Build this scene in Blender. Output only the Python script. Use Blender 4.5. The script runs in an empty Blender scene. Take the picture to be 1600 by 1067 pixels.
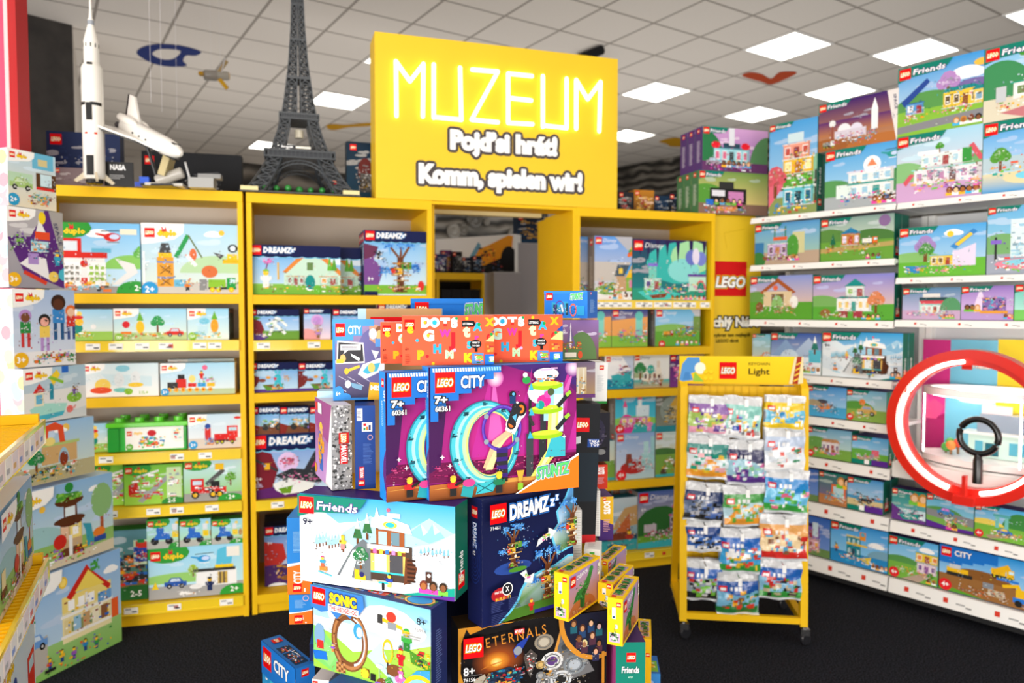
import bpy, math, random
from mathutils import Vector, Matrix
C = bpy.context.scene.collection
# ---------------------------------------------------------------- camera, world, lights, exposure
F = 1145.0; TILT = math.radians(2.5); CZ = 1.5
sc = bpy.context.scene
cd = bpy.data.cameras.new('camera'); cam = bpy.data.objects.new('camera', cd); C.objects.link(cam)
cam.location = (0, 0, CZ); cam.rotation_euler = (math.pi/2 - TILT, 0, 0)
cd.sensor_width = 36; cd.lens = F*36/1600; cd.clip_start = .05
cd.dof.use_dof = True; cd.dof.focus_distance = 1.66; cd.dof.aperture_fstop = 3.4
sc.camera = cam
sc.view_settings.view_transform = 'Standard'; sc.view_settings.look = 'None'
sc.view_settings.gamma = 1; sc.view_settings.exposure = 0.27; sc.view_settings.use_curve_mapping = False
w = bpy.data.worlds.new('daylight'); sc.world = w; w.use_nodes = True
w.node_tree.nodes['Background'].inputs[0].default_value = (1, .98, .96, 1)
w.node_tree.nodes['Background'].inputs[1].default_value = 1.0
def area(name, loc, tgt, sx, sy, power, col=(1, 1, 1)):
    l = bpy.data.lights.new(name, 'AREA'); l.shape = 'RECTANGLE'; l.size = sx; l.size_y = sy; l.energy = power; l.color = col
    o = bpy.data.objects.new(name, l); C.objects.link(o); o.location = loc
    o.rotation_euler = (Vector(tgt)-Vector(loc)).to_track_quat('-Z', 'Y').to_euler()
    return o
area('shop_window_daylight', (-3.7, -2.2, 1.3), (-1.0, 3.5, 1.2), 6.0, 2.0, 205, (1, .965, .93))
area('right_fill', (3.2, -2.8, 1.1), (1.6, 5, 2.4), 4.0, 2.0, 18, (1, .965, .93))  # weak fill from behind the camera at right; no door is modelled
area('added_ceiling_uplight', (0, -3.4, .35), (0, 1.6, 4.0), 11.0, 1.4, 285, (1, .94, .87))  # added uplight without a visible source, brightens the near ceiling
area('added_rear_uplight', (-.5, 8.2, 1.3), (-.5, 8.3, 4.0), 9.0, 4.0, 95, (1, .95, .9))  # added area light hidden behind the bookcases, lifts the far ceiling
area('front_ceiling_lamps', (0, .2, 3.9), (0, .25, 0), 4.0, 3.0, 26)
# ---------------------------------------------------------------- projection helpers (pixel of the 1600x1067 photo -> ray)
def ray(x, y):
    a = (x-800)/F; b = (y-533.5)/F; c, s = math.cos(TILT), math.sin(TILT)
    return Vector((a, c-s*b, -s-c*b))
def onz(x, y, z):
    r = ray(x, y); k = (z-CZ)/r.z
    return Vector((0, 0, CZ))+r*k
class Pl:                                   # a vertical plane with direction d (to the right) and normal n (away)
    def __init__(s, P, ang):
        s.ang = math.radians(ang); s.P = Vector((P[0], P[1])); s.d = Vector((math.cos(s.ang), math.sin(s.ang))); s.n = Vector((-s.d.y, s.d.x))
    def at(s, x, y, off=0):
        r = ray(x, y); k = (s.P+off*s.n).dot(s.n)/r.xy.dot(s.n); p = r.xy*k
        return (p-s.P).dot(s.d), r.z*k+CZ
    def pt(s, u, z=0, off=0):
        q = s.P+u*s.d+off*s.n; return Vector((q.x, q.y, z))
# ---------------------------------------------------------------- colours and materials
_lc = {}
def lin(h):
    if not isinstance(h, str): return h
    if h not in _lc:
        q = h if len(h) == 6 else ''.join(ch*2 for ch in h)
        v = [int(q[i:i+2], 16)/255 for i in (0, 2, 4)]
        _lc[h] = tuple((t/12.92 if t <= .04045 else ((t+.055)/1.055)**2.4) for t in v)+(1.0,)
    return _lc[h]
def mat(name, col=None, rough=.5, metal=0, spec=.5, emit=0, trans=0, noise=0, scale=20, bump=0, coat=0, alpha=1):
    m = bpy.data.materials.new(name); m.use_nodes = True; nt = m.node_tree; b = nt.nodes['Principled BSDF']
    b.inputs['Roughness'].default_value = rough; b.inputs['Metallic'].default_value = metal
    b.inputs['Specular IOR Level'].default_value = spec; b.inputs['Transmission Weight'].default_value = trans
    b.inputs['Coat Weight'].default_value = coat; b.inputs['Alpha'].default_value = alpha
    src = None
    if col is None:
        a = nt.nodes.new('ShaderNodeAttribute'); a.attribute_name = 'Col'; src = a.outputs['Color']
        nt.links.new(src, b.inputs['Base Color'])
    else: b.inputs['Base Color'].default_value = lin(col)
    if noise or bump:
        tc = nt.nodes.new('ShaderNodeTexCoord'); n = nt.nodes.new('ShaderNodeTexNoise'); n.inputs['Scale'].default_value = scale; n.inputs['Detail'].default_value = 4
        nt.links.new(tc.outputs['Object'], n.inputs['Vector'])
        if noise and col is not None:
            r = nt.nodes.new('ShaderNodeValToRGB'); l = lin(col)
            r.color_ramp.elements[0].color = tuple(v*(1-noise) for v in l[:3])+(1,); r.color_ramp.elements[1].color = tuple(min(1, v*(1+noise)) for v in l[:3])+(1,)
            r.color_ramp.elements[0].position = .3; r.color_ramp.elements[1].position = .7
            nt.links.new(n.outputs['Fac'], r.inputs[0]); nt.links.new(r.outputs[0], b.inputs['Base Color'])
        if bump:
            bp = nt.nodes.new('ShaderNodeBump'); bp.inputs['Strength'].default_value = bump; bp.inputs['Distance'].default_value = .01
            nt.links.new(n.outputs['Fac'], bp.inputs['Height']); nt.links.new(bp.outputs[0], b.inputs['Normal'])
    if emit:
        b.inputs['Emission Color'].default_value = lin(col); b.inputs['Emission Strength'].default_value = emit
    return m
PRINT = mat('printed_card', None, .48, spec=.16, bump=.02, scale=300)
MATTE = mat('matte_print', None, .65, spec=.15, bump=.02, scale=200)
GLOSS = mat('glossy_plastic', None, .22, spec=.5, noise=.01, scale=50)
FOIL = mat('polybag_foil', None, .16, spec=.6, bump=.5, scale=55, coat=.5)
YEL = mat('yellow_laminate', 'f0bf0c', .5, spec=.25, noise=.03, scale=3, bump=.03)
BACK = mat('grey_beige_back_board', 'b9aea2', .7, noise=.04, scale=4)
WHITE = mat('white_powder_coat', 'f2f1ee', .4, noise=.02, scale=6)
STEEL = mat('chrome_steel', 'c8c8c8', .2, metal=1, noise=.05, scale=30)
CLEAR = mat('clear_acrylic', 'ffffff', .03, trans=1, noise=.005, scale=10)
_nt = CLEAR.node_tree; _b = _nt.nodes['Principled BSDF']; _b.inputs['IOR'].default_value = 1.06
LAMP = mat('lamp_diffuser', 'fffaf0', .5, emit=4)
NEON = mat('neon_tube', 'fff3b8', .4, emit=2.2)
LEDW = mat('led_strip', 'fff4ea', .4, emit=8)
# ---------------------------------------------------------------- mesh builder
class M:
    def __init__(s): s.v = []; s.f = []; s.c = []
    def face(s, pts, c):
        n = len(s.v); s.v.extend(tuple(p) for p in pts); s.f.append(tuple(range(n, n+len(pts))))
        if isinstance(c, list): s.c.extend(lin(q) for q in c)
        else: s.c.extend([lin(c)]*len(pts))
        return s
    def box(s, x0, x1, y0, y1, z0, z1, c='fff', X=None):
        v = [Vector((x, y, z)) for z in (z0, z1) for y in (y0, y1) for x in (x0, x1)]
        if X is not None: v = [X @ p for p in v]
        n = len(s.v); s.v.extend(tuple(p) for p in v); s.c.extend([lin(c)]*8)
        s.f.extend(tuple(n+i for i in q) for q in ((0, 2, 3, 1), (4, 5, 7, 6), (0, 1, 5, 4), (2, 6, 7, 3), (0, 4, 6, 2), (1, 3, 7, 5)))
        return s
    def tube(s, pts, r, c='fff', n=8, cap=True, closed=False):
        pts = [Vector(p) for p in pts]; rs = r if isinstance(r, (list, tuple)) else [r]*len(pts)
        b = len(s.v); K = len(pts)
        for i, p in enumerate(pts):
            a = pts[i-1] if (i or closed) else p; q = pts[(i+1) % K] if (i < K-1 or closed) else p
            t = (q-a).normalized(); e = Vector((0, 0, 1)) if abs(t.z) < .9 else Vector((1, 0, 0))
            u = t.cross(e).normalized(); w_ = t.cross(u)
            for k in range(n):
                an = 2*math.pi*(k+.5)/n; s.v.append(tuple(p+rs[i]*(math.cos(an)*u+math.sin(an)*w_))); s.c.append(lin(c))
        for i in range(K if closed else K-1):
            j = (i+1) % K
            for k in range(n):
                k2 = (k+1) % n; s.f.append((b+i*n+k, b+i*n+k2, b+j*n+k2, b+j*n+k))
        if cap and not closed:
            s.f.append(tuple(b+k for k in range(n))); s.f.append(tuple(b+(K-1)*n+k for k in range(n)))
        return s
    def lathe(s, prof, c='fff', n=24, X=None, cap=True):
        b = len(s.v); cl = c if isinstance(c, list) else [c]*len(prof)
        for i, (r, z) in enumerate(prof):
            for k in range(n):
                a = 2*math.pi*k/n; p = Vector((r*math.cos(a), r*math.sin(a), z))
                s.v.append(tuple(X @ p if X is not None else p)); s.c.append(lin(cl[i]))
        for i in range(len(prof)-1):
            for k in range(n):
                k2 = (k+1) % n; s.f.append((b+i*n+k, b+i*n+k2, b+(i+1)*n+k2, b+(i+1)*n+k))
        if cap:
            s.f.append(tuple(b+k for k in range(n))); s.f.append(tuple(b+(len(prof)-1)*n+k for k in range(n)))
        return s
    def prism(s, pts, z0, z1, c='fff', X=None):           # pts: 2D outline, extruded along z
        X = X if X is not None else Matrix()
        lo = [X @ Vector((x, y, z0)) for x, y in pts]; hi = [X @ Vector((x, y, z1)) for x, y in pts]
        s.face(lo[::-1], c); s.face(hi, c); k = len(pts)
        for i in range(k): s.face((lo[i], lo[(i+1) % k], hi[(i+1) % k], hi[i]), c)
        return s
    def ball(s, p, r, c='fff', n=10, sz=1, sx=1):
        p = Vector(p); pr = [(max(1e-4, r*sx*math.sin(math.pi*i/(n//2+1))), -r*sz*math.cos(math.pi*i/(n//2+1))) for i in range(n//2+2)]
        return s.lathe(pr, c, n, Matrix.Translation(p), cap=False)
    def build(s, name, mat_, parent=None, smooth=False, loc=None, rotz=0, bevel=0):
        me = bpy.data.meshes.new(name); me.from_pydata(s.v, [], s.f); me.update()
        a = me.color_attributes.new('Col', 'FLOAT_COLOR', 'POINT')
        a.data.foreach_set('color', [q for col in s.c for q in col])
        me.materials.append(mat_)
        if smooth:
            me.polygons.foreach_set('use_smooth', [True]*len(me.polygons))
            try: me.set_sharp_from_angle(angle=math.radians(40))
            except Exception: pass
        o = bpy.data.objects.new(name, me); C.objects.link(o)
        if parent: o.parent = parent
        if loc is not None: o.location = loc
        o.rotation_euler.z = rotz
        if bevel:
            bm = o.modifiers.new('bevel', 'BEVEL'); bm.width = bevel; bm.segments = 2; bm.limit_method = 'ANGLE'
        return o
def tag(o, label=None, cat=None, group=None, kind=None):
    if label: o['label'] = label
    if cat: o['category'] = cat
    if group: o['group'] = group
    if kind: o['kind'] = kind
    return o
def thing(name, label, cat, loc=(0, 0, 0), rotz=0, group=None):
    o = bpy.data.objects.new(name, None); o.empty_display_size = .05; C.objects.link(o)
    o.location = loc; o.rotation_euler.z = rotz
    return tag(o, label, cat, group)
# ---------------------------------------------------------------- lettering
_gl = {}
def glyph(s, off=0.0, shear=0.0, res=2, sp=1.0):
    k = (s, off, shear, res, sp)
    if k not in _gl:
        cu = bpy.data.curves.new('lettering', 'FONT'); cu.body = s; cu.size = 1; cu.offset = off; cu.shear = shear; cu.resolution_u = res; cu.space_character = sp
        o = bpy.data.objects.new('lettering', cu); me = bpy.data.meshes.new_from_object(o)
        vs = [(v.co.x, v.co.y) for v in me.vertices]; fs = [tuple(p.vertices) for p in me.polygons]
        bpy.data.objects.remove(o); bpy.data.curves.remove(cu); bpy.data.meshes.remove(me)
        _gl[k] = (vs, fs, min(v[0] for v in vs), max(v[0] for v in vs))
    return _gl[k]
CAP = .69
def clip(pts, x0, y0, x1, y1):
    for ax, lim, sg in ((0, x0, 1), (0, x1, -1), (1, y0, 1), (1, y1, -1)):
        out = []
        for i in range(len(pts)):
            a, b = pts[i-1], pts[i]; da = (a[ax]-lim)*sg; db = (b[ax]-lim)*sg
            if (da >= 0) != (db >= 0):
                t = da/(da-db); out.append(tuple(a[j]+t*(b[j]-a[j]) for j in range(len(a))))
            if db >= 0: out.append(b)
        pts = out
        if len(pts) < 3: return []
    return pts
class Cv:                                    # flat printing on one face: x in 0..A, y in 0..1
    def __init__(s, m, o, ux, uy, S, A, e=2.5e-5, seed=1, layer=1):
        s.m = m; s.o = Vector(o); s.ux = Vector(ux); s.uy = Vector(uy); s.n = s.ux.cross(s.uy); s.S = S; s.A = A; s.e = e; s.k = layer; s.r = random.Random(seed); s.log = []
    def P(s, pts, c, keep=False):
        cl = c if isinstance(c, list) else None
        if cl: pts = [tuple(p)+lin(q)[:3] for p, q in zip(pts, cl)]
        if any(p[0] < 0 or p[0] > s.A or p[1] < 0 or p[1] > 1 for p in pts): pts = clip(pts, 0, 0, s.A, 1)
        if len(pts) >= 3:
            if not keep: s.k += 1
            z = s.n*(s.k*s.e)
            if not cl and not keep: s.log.append((sum(p[0] for p in pts)/len(pts), sum(p[1] for p in pts)/len(pts), c))
            s.m.face([s.o+s.ux*(p[0]*s.S)+s.uy*(p[1]*s.S)+z for p in pts], [p[2:5]+(1.0,) for p in pts] if cl else c)
        return s
    def R(s, x, y, w, h, c, c2=None):
        return s.P([(x, y), (x+w, y), (x+w, y+h), (x, y+h)], c if c2 is None else [c, c, c2, c2])
    def O(s, x, y, r, c, ry=None, n=14, a0=0, a1=360):
        ry = ry or r; q = [math.radians(a0+(a1-a0)*i/n) for i in range(n+(a1-a0 < 360))]
        return s.P([(x+r*math.cos(t), y+ry*math.sin(t)) for t in q], c)
    def ring(s, x, y, r, t, c, ry=None, n=24, a0=0, a1=360):
        ry = ry or r; s.k += 1; k = (r-t)/r
        for i in range(n):
            p, q = (math.radians(a0+(a1-a0)*(i+j)/n) for j in (0, 1))
            s.P([(x+r*math.cos(p), y+ry*math.sin(p)), (x+r*math.cos(q), y+ry*math.sin(q)), (x+r*k*math.cos(q), y+ry*k*math.sin(q)), (x+r*k*math.cos(p), y+ry*k*math.sin(p))], c, True)
        return s
    def L(s, x0, y0, x1, y1, w, c):
        d = math.hypot(x1-x0, y1-y0) or 1; a, b = -(y1-y0)/d*w/2, (x1-x0)/d*w/2
        return s.P([(x0+a, y0+b), (x1+a, y1+b), (x1-a, y1-b), (x0-a, y0-b)], c)
    def T(s, t, x, y, h, c, w=None, ol=(), b=.02, sh=0, res=2, rot=0, sp=1.0):
        # text with cap height h, baseline at y; ol: outlines as (offset, colour), widest first
        vs, fs, x0, x1 = glyph(t, b, sh, res, sp); k = h/CAP; kx = (w/(x1-x0)) if w else k; cr, sr = math.cos(rot), math.sin(rot)
        for off, col in list(ol)+[(0, c)]:
            vs, fs, _, _ = glyph(t, b+off, sh, res, sp); s.k += 1
            for f in fs:
                q = [((vs[i][0]-x0)*kx, vs[i][1]*k) for i in f]
                s.P([(x+a*cr-d*sr, y+a*sr+d*cr) for a, d in q], col, True)
        return s
    # ---- pictures
    def mix(s, c1, c2, t):
        a, b = lin(c1), lin(c2); return tuple(p+(q-p)*t for p, q in zip(a, b))
    def sky(s, c1, c2):
        s.R(0, 0, s.A, 1, c1, c2)
        for i in range(5): x, y, z, c = s.r.random()*s.A, s.r.uniform(.45, .85), s.r.uniform(.08, .2), s.mix(c2, 'fff', .35); s.O(x, y, z, c, z*.22, 10); s.O(x+z*.5, y+z*.14, z*.5, c, z*.2, 8)
        return s
    def lego(s, x, y, z, big=0):
        n0 = len(s.log); s.R(x, y, z, z, 'e3000b'); del s.log[n0:]
        ol = [(.075, 'ffd500'), (.04, '111')] if big else [(.06, 'ffd92e')]
        return s.T('LEGO', x+z*.1, y+z*.33, z*.34, 'fff', w=z*.8, ol=ol, b=.03, sh=.2, res=4 if big else 1)
    def hill(s, x, y, w, h, c): return s.O(x, y, w, c, h, 16, 0, 180)
    def cloud(s, x, y, z, c='fff'):
        s.O(x, y, z, c, z*.45); s.O(x-z*.6, y-z*.1, z*.6, c, z*.3); return s.O(x+z*.6, y-z*.12, z*.7, c, z*.32)
    def tree(s, x, y, h, c='4a9a2e', t='7a4a22'):
        s.R(x-h*.05, y, h*.1, h*.5, t)
        for dx, dy, q in ((0, .7, .26), (-.18, .55, .2), (.18, .57, .2)): s.O(x+dx*h, y+dy*h, q*h, c, None, 9)
        for i in range(14): a, d = s.r.random()*6.28, s.r.random()*.26; s.O(x+d*h*math.cos(a)*1.1, y+(.62+d*math.sin(a))*h, h*s.r.uniform(.03, .07), s.mix(c, s.r.choice(('fff', '052', '0a0')), s.r.uniform(.1, .35)), None, 6)
        return s
    def pine(s, x, y, h, c='1f6b4a', snow=None):
        s.R(x-h*.05, y, h*.1, h*.3, '6a3a1a')
        s.P([(x-h*.2, y+h*.25), (x+h*.2, y+h*.25), (x, y+h)], c)
        return s.P([(x-h*.1, y+h*.6), (x+h*.1, y+h*.6), (x, y+h)], snow) if snow else s
    def G(s, x, y, rx, ry, c0, c1, n=22):        # round colour blend
        s.k += 1; q = [(x+rx*math.cos(6.2832*i/n), y+ry*math.sin(6.2832*i/n)) for i in range(n)]
        for i in range(n): s.P([(x, y), q[i], q[(i+1) % n]], [c0, c1, c1], True)
        return s
    def band(s, x, y, rx, ry, x2, y2, rx2, ry2, c, n=36):
        s.k += 1; f = lambda a, b, p, q, i: (a+p*math.cos(6.2832*i/n), b+q*math.sin(6.2832*i/n))
        for i in range(n): s.P([f(x, y, rx, ry, i), f(x, y, rx, ry, i+1), f(x2, y2, rx2, ry2, i+1), f(x2, y2, rx2, ry2, i)], c, True)
        return s
    def bk(s, x, y, w, h, pal, n, z=.03):        # a heap of coloured bricks
        q = pal.split(); z *= .74
        for i in range(int(n*1.7)):
            bw = z*s.r.choice((.6, 1, 1, 1.6, 2.4)); s.R(x+s.r.random()*max(0, w-bw), y+s.r.random()*max(0, h-z*.6), bw, z*s.r.uniform(.4, .95), s.r.choice(q))
        return s
    def house(s, x, y, w, h, wall, roof, win='7fc4e8', nx=3, ny=2, rh=.3, door='a33', trim='fff'):
        s.R(x, y, w, h, wall)
        if rh: s.P([(x-w*.06, y+h), (x+w*1.06, y+h), (x+w*.86, y+h+rh*h), (x+w*.14, y+h+rh*h)] if rh < .5 else [(x-w*.08, y+h), (x+w*1.08, y+h), (x+w/2, y+h*(1+rh))], roof)
        else: s.R(x-w*.04, y+h*.94, w*1.08, h*.08, roof)
        cw, ch = w/nx, h/ny
        for i in range(nx):
            for j in range(ny):
                if j == 0 and i == nx//2: s.R(x+i*cw+cw*.2, y, cw*.6, ch*.75, door); continue
                s.R(x+i*cw+cw*.18, y+j*ch+ch*.2, cw*.64, ch*.6, trim); s.R(x+i*cw+cw*.25, y+j*ch+ch*.26, cw*.5, ch*.48, win)
        for i in range(1, 7): s.R(x, y+h*i/7, w, h*.012, s.mix(wall, '000', .22))
        if rh: [s.R(x+w*(.12+.76*i/8), y+h*1.02, w*.012, h*rh*.75*(1 if rh < .5 else .4), s.mix(roof, '000', .3)) for i in range(9)]
        for i in range(int(6+nx*3)): s.R(x+s.r.random()*w, y+s.r.choice((0, h/ny*.1, h*.5, h*.93))+s.r.random()*h*.06, w*.04, h*.06, s.r.choice('3a9a40 e8508a f2c030 fff 8a5a3a 4ab0d0'.split()))
        s.R(x-w*.05, y-h*.03, w*1.1, h*.05, s.mix(trim, '555', .35)); s.R(x+w*.93, y, w*.07, h, s.mix(wall, '000', .25))
        return s
    def fig(s, x, y, h, c1='d33', c2='24a', hair='532', skin='fc3'):
        s.R(x-h*.16, y, h*.32, h*.36, c2); s.P([(x-h*.2, y+h*.36), (x+h*.2, y+h*.36), (x+h*.14, y+h*.66), (x-h*.14, y+h*.66)], c1)
        s.R(x-h*.28, y+h*.4, h*.1, h*.22, c1); s.R(x+h*.18, y+h*.4, h*.1, h*.22, c1)
        s.O(x, y+h*.78, h*.15, skin, None, 8); return s.O(x, y+h*.86, h*.16, hair, h*.12, 8, 0, 180)
    def figs(s, x0, x1, y, h, n, skins='fc9 a63 fca 853'):
        for i in range(n):
            x = x0+(x1-x0)*(i+.5)/n; s.R(x-h*.4, y, h*.8, h*.35, s.r.choice('e4a 4be fb3 7c4 fff'.split()))
            s.O(x, y+h*.62, h*.34, s.r.choice('321 732 111 c83'.split()), h*.38, 10); s.O(x, y+h*.54, h*.23, s.r.choice(skins.split()), h*.28, 10)
        return s
    def car(s, x, y, w, c='2a6fd0', g='bfe6f5', wh='111'):
        s.R(x, y+w*.1, w, w*.22, c); s.P([(x+w*.15, y+w*.32), (x+w*.85, y+w*.32), (x+w*.7, y+w*.52), (x+w*.28, y+w*.52)], c)
        s.P([(x+w*.24, y+w*.33), (x+w*.74, y+w*.33), (x+w*.66, y+w*.48), (x+w*.32, y+w*.48)], g)
        for q in (.22, .78): s.O(x+w*q, y+w*.1, w*.12, wh, None, 10); s.O(x+w*q, y+w*.1, w*.05, 'ccc', None, 8)
        return s
    def truck(s, x, y, w, c, c2, wh='111'):
        s.R(x, y+w*.12, w, w*.1, '333'); s.R(x, y+w*.2, w*.62, w*.3, c2); s.R(x+w*.66, y+w*.14, w*.32, w*.42, c); s.R(x+w*.76, y+w*.36, w*.2, w*.14, 'cef')
        for q in (.14, .36, .82): s.O(x+w*q, y+w*.1, w*.1, wh, None, 10); s.O(x+w*q, y+w*.1, w*.045, 'dd3', None, 8)
        return s
    def heli(s, x, y, w, c, c2='fff'):
        s.O(x, y, w*.3, c, w*.17); s.O(x+w*.08, y+w*.02, w*.18, 'cdf', w*.1); s.P([(x-w*.25, y), (x-w*.6, y+w*.1), (x-w*.6, y+w*.16), (x-w*.2, y+w*.1)], c)
        s.L(x-w*.4, y+w*.24, x+w*.45, y+w*.27, w*.03, '222'); return s.L(x-w*.2, y-w*.2, x+w*.25, y-w*.2, w*.03, c2)
    def micro(s, n=150, y0=.06, y1=.66, z=.03):   # fine brick texture in the colours already printed round about
        lg = [q for q in s.log if y0 < q[1] < y1]
        if not lg: return s
        for i in range(n):
            x, y, c = s.r.choice(lg); x += s.r.gauss(0, .05); y += s.r.gauss(0, .04)
            if not (y0*.5 < y < y1+.04): continue
            k = s.r.random(); c = s.mix(c, '101018', s.r.uniform(.25, .6)) if k < .4 else s.mix(c, 'fff', s.r.uniform(.3, .7)) if k < .72 else c
            w, h = z*s.r.uniform(.25, 1), z*s.r.uniform(.2, .7)
            if s.r.random() < .35: w, h = h*.6, w*.9
            s.R(x, y, w, h, c)
        return s
    def flower(s, x, y, z, c, d='fd3'):
        for i in range(5): s.O(x+z*.6*math.cos(i*1.256), y+z*.6*math.sin(i*1.256), z*.45, c, None, 7)
        return s.O(x, y, z*.35, d, None, 7)
    def age(s, t, x, y, z, c, col='fff'):
        n0 = len(s.log); s.O(x, y, z, c, None, 18); del s.log[n0:]; return s.T(t, x-z*.55, y-z*.35, z*.75, col, w=z*1.1, b=.03, res=1)
    def txt(s, x, y, w, h, n, c='fff'):          # block of small print, too small to read
        for i in range(n): s.R(x, y+h*i/n, w*s.r.uniform(.6, 1), h/n*.45, c)
        return s
# ---------------------------------------------------------------- toy boxes: one mesh each (card + printing)
def toybox(label, W, H, D, art=None, P=(0, 0, 0), ang=0, side='f4f2ef', top=None, lart=None, rart=None, tart=None, group=None, seed=1, rx=0, ry=0, name='toy_box', front='fff', m=PRINT, cat='box', micro=0):
    b = M(); top = top or side
    b.face([(0, 0, 0), (W, 0, 0), (W, 0, H), (0, 0, H)], front); b.face([(W, D, 0), (0, D, 0), (0, D, H), (W, D, H)], side)
    b.face([(0, D, 0), (0, 0, 0), (0, 0, H), (0, D, H)], side); b.face([(W, 0, 0), (W, D, 0), (W, D, H), (W, 0, H)], side)
    b.face([(0, 0, H), (W, 0, H), (W, D, H), (0, D, H)], top); b.face([(0, D, 0), (W, D, 0), (W, 0, 0), (0, 0, 0)], side)
    if art:
        v = Cv(b, (0, 0, 0), (1, 0, 0), (0, 0, 1), H, W/H, seed=seed); art(v)
        if micro: v.micro(micro, z=.05 if H < .12 else .032)
    if lart: lart(Cv(b, (0, D, 0), (0, -1, 0), (0, 0, 1), H, D/H, seed=seed))
    if rart: rart(Cv(b, (W, 0, 0), (0, 1, 0), (0, 0, 1), H, D/H, seed=seed))
    if tart: tart(Cv(b, (0, 0, H), (1, 0, 0), (0, 1, 0), D, W/D, seed=seed))
    o = b.build(name, m); o.location = P; o.rotation_euler = (rx, ry, ang)
    return tag(o, label, cat, group)
def dup(o, off, label, ang=0, group=None):
    c = o.copy(); C.objects.link(c); c.location = Vector(o.location)+Vector(off); c.rotation_euler.z += ang; c['label'] = label
    if group: c['group'] = group
    return c
def pbox(label, a, b, c, z, D, art, zref=None, right=False, grow=(0, 0), hfix=None, **k):
    """front face from the two ends a,b of one horizontal edge (at height z) and the other end c of an upright edge"""
    A = onz(*a, z); B = onz(*b, z); r = ray(*c); q = B if right else A; z2 = CZ+(q.y/r.y)*r.z
    if hfix: z2 = z+math.copysign(hfix, z2-z)
    d = (B-A); ang = math.atan2(d.y, d.x); W = d.length; u = d.normalized(); A = A-u*grow[0]; W += grow[0]+grow[1]; z0 = min(z, z2)
    return toybox(label, W, abs(z2-z), D, art, (A.x, A.y, z0), ang, **k), z2
TH = {'fr': dict(side='0d6a55', top='4b2a80'), 'dz': dict(side='121c52', top='0b1440'), 'dp': dict(side='f6f4f1', top='a9cdf0'), 'dg': dict(side='3a9c3a', top='3a9c3a'), 'ct': dict(side='1d76cf', top='1d76cf'), 'dy': dict(side='27a3b8', top='1c7f9a')}
def shelfbox(pl, label, x0, x1, y, z, art, th='fr', off=.03, D=.09, n=0, group=None, ym=None, **k):
    u0 = pl.at(x0, y, off)[0]; u1 = pl.at(x1, y, off)[0]; z1 = pl.at((x0+x1)/2, ym or y, off)[1]
    kw = dict(micro=170 if z1-z > .14 else 110, **TH[th]); kw.update(k)
    o = toybox(label, u1-u0, z1-z, D, art, pl.pt(u0, z, off), pl.ang, group=group, seed=int(x0+y), **kw)
    for i in range(n):
        q = pl.n*((D+.003)*(i+1)); dup(o, (q.x, q.y, 0), label+(' (one behind it)' if i == 0 else ' (rearmost one)'), group=group)
    return o
# ---- theme headings
def fr(v, s=.16, t='Friends'):
    z = min(1, v.A/1.05); s *= z
    v.P([(0, 1), (s*4.6, 1), (s*4.2, 1-s*.55), (s*3.4, 1-s*.9), (s*1.2, 1-s*1.0), (0, 1-s*1.35)], '0b7f6c'); v.lego(s*.12, 1-s*1.12, s)
    return v.T(t, s*1.3, 1-s*.82, s*.48, 'fff', w=s*2.7, ol=[(.05, '4b2a80')], b=.02, sh=.1, res=1)
def dz(v, s=.16, wave=1):
    z = min(1, v.A/.95); s *= z
    if wave:
        v.R(0, 1-s*1.15, v.A, s*1.2, '0c1648')
        for i in range(7): v.O(v.A*(i+.5)/7, 1-s*1.1, v.A/11, '7fd0f5', s*.3, 10)
        for i in range(7): v.O(v.A*(i+.5)/7, 1-s*1.02, v.A/11, '0c1648', s*.3, 10)
    v.lego(s*.15, 1-s*1.08, s)
    v.T('DREAMZ', s*1.35, 1-s*.82, s*.56, 'fff', w=s*2.9, ol=[(.07, '3fa0e8'), (.04, '0c1648')], b=.04, sh=.1, res=1)
    v.T('z', s*4.12, 1-s*.7, s*.4, 'fff', w=s*.35, ol=[(.07, '3fa0e8')], b=.04, res=1); return v.T('z', s*4.42, 1-s*.5, s*.3, 'fff', w=s*.25, b=.04, res=1)
def bunny(v, x, y, s):
    v.O(x, y, s*.42, 'd8202a', s*.3); v.P([(x-s*.1, y), (x-s*.5, y+s*.75), (x-s*.1, y+s*.5)], 'd8202a'); return v.P([(x, y+s*.1), (x+s*.25, y+s*.8), (x+s*.4, y+s*.1)], 'd8202a')
def dp(v, s=.15, w=.52):
    z = min(1, v.A/.95); s *= z
    v.P([(0, 1), (w*v.A, 1), (w*v.A-s*.1, 1-s*.9), (w*v.A-s*.9, 1-s*1.5), (s, 1-s*1.9), (0, 1-s*2)], 'fbfaf7')
    v.lego(s*.3, 1-s*1.35, s*.9); bunny(v, s*2.0, 1-s*.75, s*.6)
    return v.T('duplo', s*1.4, 1-s*1.15, s*.5, 'ffd21c', w=s*1.7, ol=[(.05, 'c89a00')], b=.04, res=1)
def dg(v, s=.16):
    z = min(1, v.A/.95); s *= z
    v.O(s*1.7, 1-s*.5, s*2, '2f9a36', s*1.0); v.lego(s*.2, 1-s*1.2, s*.9); bunny(v, s*2.0, 1-s*.5, s*.5)
    return v.T('duplo', s*1.3, 1-s*1.05, s*.5, 'ffd21c', w=s*1.9, b=.04, res=1)
def dy(v, s=.16, c='fff'):
    z = min(1, v.A/.85); s *= z
    v.lego(s*.15, 1-s*1.15, s)
    return v.T('Disney', s*1.35, 1-s*.85, s*.52, c, w=s*2.2, b=-.004, sh=.3, res=2)
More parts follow.
